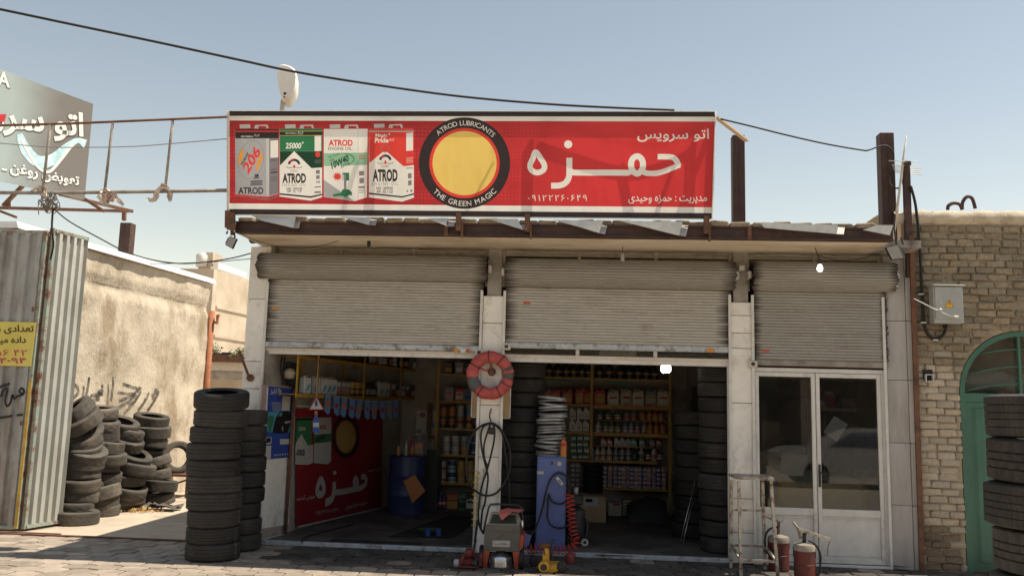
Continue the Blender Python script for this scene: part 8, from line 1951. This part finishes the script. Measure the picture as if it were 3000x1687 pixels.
# ---- red floor jack at the left of the machine
rj = empty('floor_jack', (mp((290, 1330)).x, -.85, 0), 'dark red floor jack standing left of the grey machine', 'jack')
pm('jack_red', (0.17, 0.025, 0.022), (0.24, 0.04, 0.032), scale=6, rough=.5, dirt=(0.06, 0.02, 0.02), dscale=5)
for pts, Y_ in (([(100, 1270), (200, 1100), (240, 1090), (160, 1290)], -.95), ([(440, 1290), (480, 1080), (500, 1090), (490, 1300)], -.95), ([(130, 1290), (420, 1300), (415, 1320), (130, 1312)], -.99), ([(215, 1110), (450, 1095), (450, 1150), (215, 1190)], -.80), ([(210, 1190), (340, 1185), (345, 1250), (200, 1260)], -.9)):
    mb = MB(); mb.prism([jp(x, y, Y_) for x, y in pts], (0, .06, 0)); mb.build('frame_plate', 'jack_red', rj)
mb = MB(); a = jp(370, 1200, -.75); mb.tube([(a.x-.02, -.75, .1), (a.x+.0, -.62, .25), jp(385, 900, -.35), jp(430, 560, -.12)], .014, 8); mb.build('handle', 'lamp_black', rj, True)
mb = MB(); a = jp(300, 1170, -.8); mb.cyl((a.x, -.78, .06), (a.x, -.78, .17), .05, 12); mb.build('lift_pad', 'jack_red', rj, True)
for x in (90, 385):
    q = jp(x, 1290, -.96); mb = MB(); mb.lathe([(0, -.025), (.04, -.025), (.045, -.015), (.045, .015), (.04, .025), (0, .025)], 14, (q.x, -.95, .045), 'X'); mb.build('wheel', 'it_silver' if x == 90 else 'lamp_black', rj, 40)
# magenta-blue packet leaning on the machine, small red can
mb = MB(); mb.prism([jp(x, y, -.45) for x, y in ((1180, 770), (1285, 810), (1240, 960), (1170, 1000))], (0, .05, 0)); flat('packet_blue', (0.16, 0.18, 0.42)); tag(mb.build('packet', 'packet_blue'), 'blue packet leaning behind the grey machine', 'packet')
q = jp(1895, 1240, -.43); mb = MB(); can = empty('oil_can', (q.x, -.43, 0), 'small dark red can with wire handle at the threshold', 'can')
mb.lathe([(0, 0), (.052, 0), (.055, .01), (.055, .085), (.048, .10), (.02, .118), (0, .12)], 18, (q.x, -.43, .001)); mb.build('body', 'jack_red', can, 40)
mb = MB(); mb.tube(smooth_path([(q.x-.01, -.43, .12), (q.x+.02, -.43, .16), (q.x+.05, -.43, .15), (q.x+.06, -.43, .09), (q.x+.055, -.43, .05)], 4), .005, 6); mb.build('wire_handle', 'lamp_black', can, True)
# ---- tall rusty stool frame
kt = lambda x, y: (2140+x/4.72, 1380+y/4.72)
pm('chipped_paint', (0.40, 0.37, 0.31), (0.50, 0.47, 0.40), scale=14, rough=.6, dirt=(0.12, 0.055, 0.03), dscale=14, dlo=.46, dhi=.6)
st_ = empty('step_stool', (G(2215, 1670).x, -.55, 0), 'tall rusty steel stool frame with chipped pale paint', 'stool')
Ya, Yb_ = -.74, -.30       # front and back legs
fl0, fl1 = P(*kt(118, 130), Ya), P(*kt(562, 130), Ya)
FL = [(P(*kt(118, 135), Ya), P(*kt(146, 1450), Ya)), (P(*kt(560, 135), Ya), P(*kt(655, 1450), Ya))]
BL = [(P(*kt(15, 120), Yb_), P(*kt(5, 1290), Yb_)), (P(*kt(443, 140), Yb_), P(*kt(475, 1210), Yb_))]
for (a, b) in FL+BL:
    d_ = (b-a); b2 = a+d_*(a.z/(a.z-b.z)); mb = MB(); mb.beam(a, b2, .032, .032); mb.build('leg', 'chipped_paint', st_)
a, b, c, d_ = FL[0][0], FL[1][0], BL[1][0], BL[0][0]; zt_ = a.z+.02
mb = MB(); mb.prism([Vector((a.x-.03, Ya-.03, zt_)), Vector((b.x+.03, Ya-.03, zt_)), Vector((c.x+.03, Yb_+.02, zt_)), Vector((d_.x-.03, Yb_+.02, zt_))], (0, 0, .028)); mb.build('seat', 'chipped_paint', st_)
def at_h(leg, z):
    a, b = leg; t = (a.z-z)/(a.z-b.z); return a.lerp(b, t)
for z_ in (BL[0][0].z-.33, BL[0][0].z-.72):
    mb = MB(); mb.beam(at_h(BL[0], z_), at_h(BL[1], z_), .022, .022); mb.build('rung', 'chipped_paint', st_)
for z_ in (.16,):
    mb = MB(); mb.beam(at_h(FL[0], z_), at_h(FL[1], z_), .026, .026); mb.build('rung', 'chipped_paint', st_)
    for i in (0, 1): mb = MB(); mb.beam(at_h(FL[i], z_), at_h(BL[i], z_+.1), .024, .024); mb.build('rung', 'chipped_paint', st_)
# ---- two red grease pumps
pm('pump_red', (0.09, 0.011, 0.010), (0.16, 0.02, 0.017), scale=5, rough=.5, dirt=(0.035, 0.02, 0.018), dscale=5, dlo=.44, dhi=.62, stretch=(1, 1, .4))
def pump(px0, px1, pytop, Y, label, hyg):
    a, b = P(*kt(px0, pytop), Y), P(*kt(px1, pytop), Y); x = (a.x+b.x)/2; r = (b.x-a.x)/2; zt = a.z
    root = empty('grease_pump', (x, Y, 0), label, 'grease pump', 'grease pumps by the office doors')
    mb = MB(); mb.lathe([(0, .002), (r*.98, .002), (r, .012), (r*.985, .03), (r*.985, zt*.45), (r*1.01, zt*.46), (r*.985, zt*.47), (r*.985, zt-.06), (r, zt-.05)], 28, (x, Y, 0)); mb.build('barrel', 'pump_red', root, 35)
    mb = MB(); mb.lathe([(r*1.03, zt-.055), (r*1.03, zt-.01), (r*.96, zt+.008), (r*.55, zt+.02), (r*.2, zt+.028), (0, zt+.028)], 28, (x, Y, 0)); mb.build('lid', 'grey_bar', root, 35)
    for s in (-1, 1):
        mb = MB(); mb.rbox((x+s*r*.99-.008, Y-.012, zt-.13), (x+s*r*.99+.008, Y+.012, zt-.02), .004); mb.build('clasp', 'it_black', root)
    return root, x, r, zt
gp, x, r, zt = pump(520, 806, 900, -.33, 'rear red grease pump with wire handle behind the stool', None)
mb = MB(); mb.cyl((x, -.33, zt+.028), (x+.005, -.33, P(*kt(690, 700), -.33).z), .016, 10); mb.build('pump_tube', 'rusty_steel', gp, True)
mb = MB(); mb.beam(P(*kt(462, 618), -.33), P(*kt(690, 705), -.33), .02, .03, (0, 1, 0)); mb.build('lever', 'grey_bar', gp)
mb = MB(); mb.tube(smooth_path([P(*kt(*p), -.33) for p in ((682, 700), (650, 660), (628, 618), (690, 612), (742, 625), (730, 665), (700, 700))], 4), .005, 6); mb.build('wire_handle', 'it_silver', gp, True)
mb = MB(); mb.tube(smooth_path([P(*kt(*p), -.36) for p in ((660, 770), (580, 780), (510, 830), (480, 920), (485, 1040), (520, 1130), (600, 1200), (700, 1290), (800, 1350))], 5), .012, 7); mb.build('hose', 'black_rubber', gp, True)
gp, x, r, zt = pump(872, 1168, 1010, -.86, 'front red grease pump with long pale lever', None)
mb = MB(); mb.tube([P(*kt(975, 930), -.86), P(*kt(940, 800), -.86), P(*kt(868, 700), -.86)], [.018, .016, .013], 8); mb.build('pump_arm', 'grey_bar', gp, True)
mb = MB(); mb.beam(P(*kt(945, 795), -.88), P(*kt(1385, 945), -.88), .03, .035, (0, 1, 0)); mb.build('lever', 'chipped_paint', gp)
mb = MB(); mb.cyl((x+.0, -.86, zt+.02), (x+.005, -.86, P(*kt(1018, 850), -.86).z), .02, 10); mb.build('pump_tube', 'lamp_black', gp, True)
mb = MB(); mb.tube(smooth_path([P(*kt(*p), -.90) for p in ((1080, 960), (1150, 990), (1210, 1060), (1245, 1160), (1245, 1280), (1230, 1400), (1200, 1430), (1140, 1320), (1080, 1150), (1050, 1000))], 5), .011, 7); mb.build('hose', 'black_rubber', gp, True)
mb = MB(); mb.tube([P(*kt(1370, 965), -.88), P(*kt(1345, 1060), -.88), P(*kt(1342, 1160), -.88)], .004, 5); mb.build('pull_chain', 'black_rubber', gp, True)

# ------------------------------------------------------------------ wires overhead
def wire(name, pts, r, label, m='black_rubber', cat='wire', k=6):
    mb = MB(); mb.tube(smooth_path([P(x, y, Y) for x, y, Y in pts], k), r, 6); return tag(mb.build(name, m, smooth=True), label, cat)
wire('overhead_cable', [(-120, 5, -3.2), (0, 28, -3.1), (200, 70, -2.9), (450, 122, -2.6), (700, 176, -2.4), (870, 212, -2.2), (1100, 249, -2.0), (1350, 283, -1.7), (1600, 305, -1.5), (1800, 316, -1.4), (1975, 323, -1.25)], .0125, 'thick black cable sagging across the sky to the sign', cat='cable')
wire('overhead_cable', [(2112, 349, -1.15), (2200, 370, -.9), (2300, 395, -.6), (2420, 422, -.3), (2525, 440, -.1), (2545, 440, -.08), (2580, 428, -.03), (2602, 430, -.03), (2618, 452, -.03), (2612, 500, -.05), (2606, 535, -.08), (2625, 552, -.1), (2640, 540, -.1), (2645, 500, -.1)], .010, 'black cable from the sign to the tall roof column', cat='cable')
mb = MB(); a, b = P(2100, 345, -1.1), P(2188, 413, -.3); mb.beam(a, b, .05, .02); tag(mb.build('timber_batten', 'shed_tan'), 'pale splintered batten tying the sign to the column stub', 'batten')
wire('thin_wire', [(0, 420, -1.3), (140, 431, -1.3), (270, 432, -1.3), (400, 429, -1.25), (540, 418, -1.2), (664, 407, -1.1)], .0055, 'thin wire sagging below the top pipe towards the sign', m='it_grey')
wire('service_wire', [(158, 612, -.95), (205, 650, -.9), (290, 697, -.8), (370, 738, -.6), (450, 762, -.4), (530, 772, -.3), (600, 768, -.2), (680, 756, -.1), (735, 742, -.02)], .0085, 'black service wire sagging from the pipe frame to the left pillar')
wire('service_wire', [(440, 773, .2), (560, 770, .1), (640, 766, .05), (735, 758, -.02)], .005, 'thin second wire reaching the left pillar below the service wire')
wire('service_wire', [(155, 615, -.95), (152, 660, -.6), (154, 690, -.2), (156, 720, .0), (148, 760, .1)], .012, 'twisted wire dropping from the pipe frame to the gate post')
mb = MB(); rng = random.Random(14)
for i in range(14):
    c = P(rng.uniform(124, 160), rng.uniform(562, 612), -.95+rng.uniform(-.03, .03)); pts = [c+Vector((rng.gauss(0, .05), rng.gauss(0, .02), rng.gauss(0, .06))) for _ in range(5)]; mb.tube(smooth_path(pts, 4), .006, 5)
tag(mb.build('wire_tangle', 'grey_bar', smooth=True), 'knotted tangle of old wire on the pipe frame below the billboard', 'tangle')
wire('canopy_wire', [(660, 655, -.95), (700, 680, -.9), (760, 708, -.6), (850, 727, -.45), (930, 722, -.4), (1010, 700, -.4), (1052, 684, -.5), (1058, 660, -.8)], .004, 'slack wire looped under the left canopy')
q = P(1081, 708, -.4); pl_ = empty('pendant_socket', q, 'bare black lamp socket hanging under the left canopy', 'lamp')
mb = MB(); mb.lathe([(0, .05), (.018, .048), (.022, .02), (.022, -.04), (.016, -.045), (0, -.045)], 12, q+Vector((0, 0, -.02))); mb.build('socket', 'lamp_black', pl_, 40)
mb = MB(); mb.tube([q+Vector((0, 0, .03)), P(1080, 700, -.4), P(1055, 686, -.4)], .004, 5); mb.tube([P(1080, 702, -.4), P(1093, 698, -.4)], .004, 5); mb.build('wire', 'black_rubber', pl_)
q = P(1824, 755, -.3); pl_ = empty('pendant_socket', q, 'bare socket on a straight rod under the middle canopy', 'lamp')
mb = MB(); mb.lathe([(0, .05), (.018, .048), (.022, .02), (.022, -.04), (0, -.045)], 12, q); mb.build('socket', 'it_silver', pl_, 40)
mb = MB(); mb.cyl(q+Vector((0, 0, .05)), Vector((q.x, q.y, ZS)), .004, 5); mb.build('rod', 'black_rubber', pl_)
wire('canopy_wire', [(2398, 748, -.45), (2450, 762, -.3), (2520, 758, -.2), (2590, 735, -.3)], .004, 'slack wire under the right canopy beside the lit bulb')
wire('hanging_wire', [(748, 1265, -.1), (755, 1290, -.08), (775, 1320, -.05)], .006, 'short black wire between the tyres and the blue poster')
# litter on the pavement
mb = MB(); rng = random.Random(4)
for i in range(70):
    x, y = rng.uniform(-6, 4), rng.uniform(-1.6, -.1); s = rng.uniform(.004, .012); mb.box((x, y, .001), (x+s, y+s*rng.uniform(.5, 1.5), .001+s*.6))
tag(mb.build('grit', 'ground_dust'), 'scattered grit on the pavement', 'grit', kind='stuff')
# ------------------------------------------------------------------ the other side of the street (behind the camera; it shades the road and shows in the panes)
pm('street_brick', (0.36, 0.285, 0.20), (0.45, 0.36, 0.26), scale=2, rough=.95, bump=.4, bscale=9)
pm('street_plaster', (0.45, 0.40, 0.33), (0.54, 0.48, 0.40), scale=1.5, rough=.9, dirt=(0.22, 0.185, 0.15), dscale=.8)
x = -30.0
for i, (w, h, m, lab) in enumerate(((11, 7.2, 'street_brick', 'brown brick shop house at the far left across the road'), (9, 9.4, 'street_plaster', 'tall plastered house across the road, second from left'), (12, 7.8, 'street_brick', 'wide brick house across the road, straight behind the photographer'), (10, 9.0, 'street_plaster', 'plastered house across the road, second from right'), (16, 7.4, 'street_brick', 'long brick house at the far right across the road'))):
    h = h*.62; hs = empty('shop_house', (x+w/2, -21, 0), lab, 'building', 'houses across the road')
    mb = MB(); mb.box((x+.02, -27, 0), (x+w-.02, -21, h)); mb.build('wall', m, hs)
    mb = MB(); mb.box((x, -27.2, h), (x+w, -20.8, h+.25)); mb.build('parapet', 'street_plaster', hs)
    n = int(w//3.2)
    for k in range(n):
        xa = x+.5+k*(w-.6)/n
        mb = MB(); mb.box((xa, -20.99, .15), (xa+2.5, -20.95, 2.9)); o = mb.build('shop_opening', 'dark_hollow', hs)
        mb = MB(); mb.box((xa-.05, -20.98, 2.92), (xa+2.55, -20.2, 3.05)); mb.build('awning', 'grey_bar', hs)
        for zf in range(1 if h > 5.5 else 0):
            mb = MB(); mb.box((xa+.5, -20.99, 3.7+zf*2.7), (xa+1.9, -20.95, 5.0+zf*2.7)); f = mb.build('window', 'white_frame', hs)
            mb = MB(); mb.box((xa+.56, -20.948, 3.76+zf*2.7), (xa+1.84, -20.94, 4.94+zf*2.7)); mb.build('pane', 'dark_hollow', f)
    x += w
# parked white car near the far kerb, right of the photographer; it is mirrored in the office panes
pm('car_white', (0.52, 0.51, 0.49), (0.58, 0.57, 0.55), scale=2, rough=.25, coat=.6)
glass('car_glass', (0.25, 0.27, 0.28), grime=.04)
def sedan(x0, y0, label):
    root = empty('parked_car', (x0+2.2, y0, 0), label, 'car')
    side = [(0.0, .55), (.05, .78), (.35, .92), (1.05, .96), (1.75, 1.36), (2.1, 1.44), (2.9, 1.43), (3.35, 1.30), (3.8, 1.00), (4.25, .95), (4.4, .75), (4.4, .42), (4.2, .28), (.2, .28), (.02, .38)]
    def ringp(k): return [Vector((x0+a, y0+(k*.82 if b < 1.0 else k*(.82-.34*(b-1.0)/.44)), b-.03)) for a, b in side]
    a, b = ringp(-1), ringp(1); n = len(side); mb = MB(); mb.add(a+b, [tuple(range(n)), tuple(range(2*n-1, n-1, -1))]+[(i, (i+1) % n, n+(i+1) % n, n+i) for i in range(n)]); mb.build('body', 'car_white', root, 30)
    for s in (-1, 1):
        for w in ([(1.18, 1.0), (1.76, 1.33), (2.35, 1.36), (2.35, .98)], [(2.42, .98), (2.42, 1.36), (2.88, 1.35), (3.28, 1.24), (3.55, 1.02)]):
            mb = MB(); mb.poly([Vector((x0+p, y0+s*(.826-.34*max(0, q-1.0)/.44), q-.03)) for p, q in w]); mb.build('side_window', 'car_glass', root)
        for wx in (.85, 3.5):
            mb = MB(); mb.lathe([(0, -.1), (.19, -.1), (.29, -.09), (.31, -.06), (.31, .06), (.29, .09), (0, .09)], 24, (x0+wx, y0+s*.76, .285), 'Y'); wl = mb.build('wheel', 'tyre_black', root, 35)
            mb = MB(); mb.lathe([(0, -.12), (.17, -.105), (.19, -.101)], 20, (x0+wx, y0+s*.76, .285), 'Y'); mb.build('rim', 'wheel_silver', wl, 40)
    for xx, mm in ((-.006, 'it_silver'), (4.393, 'it_red')):
        for s in (-.58, .58):
            mb = MB(); mb.box((x0+xx, y0+s-.17, .62), (x0+xx+.02, y0+s+.17, .76)); mb.build('lamp', mm, root)
sedan(5.0, -11.6, 'white saloon car parked by the road, mirrored in the office panes')
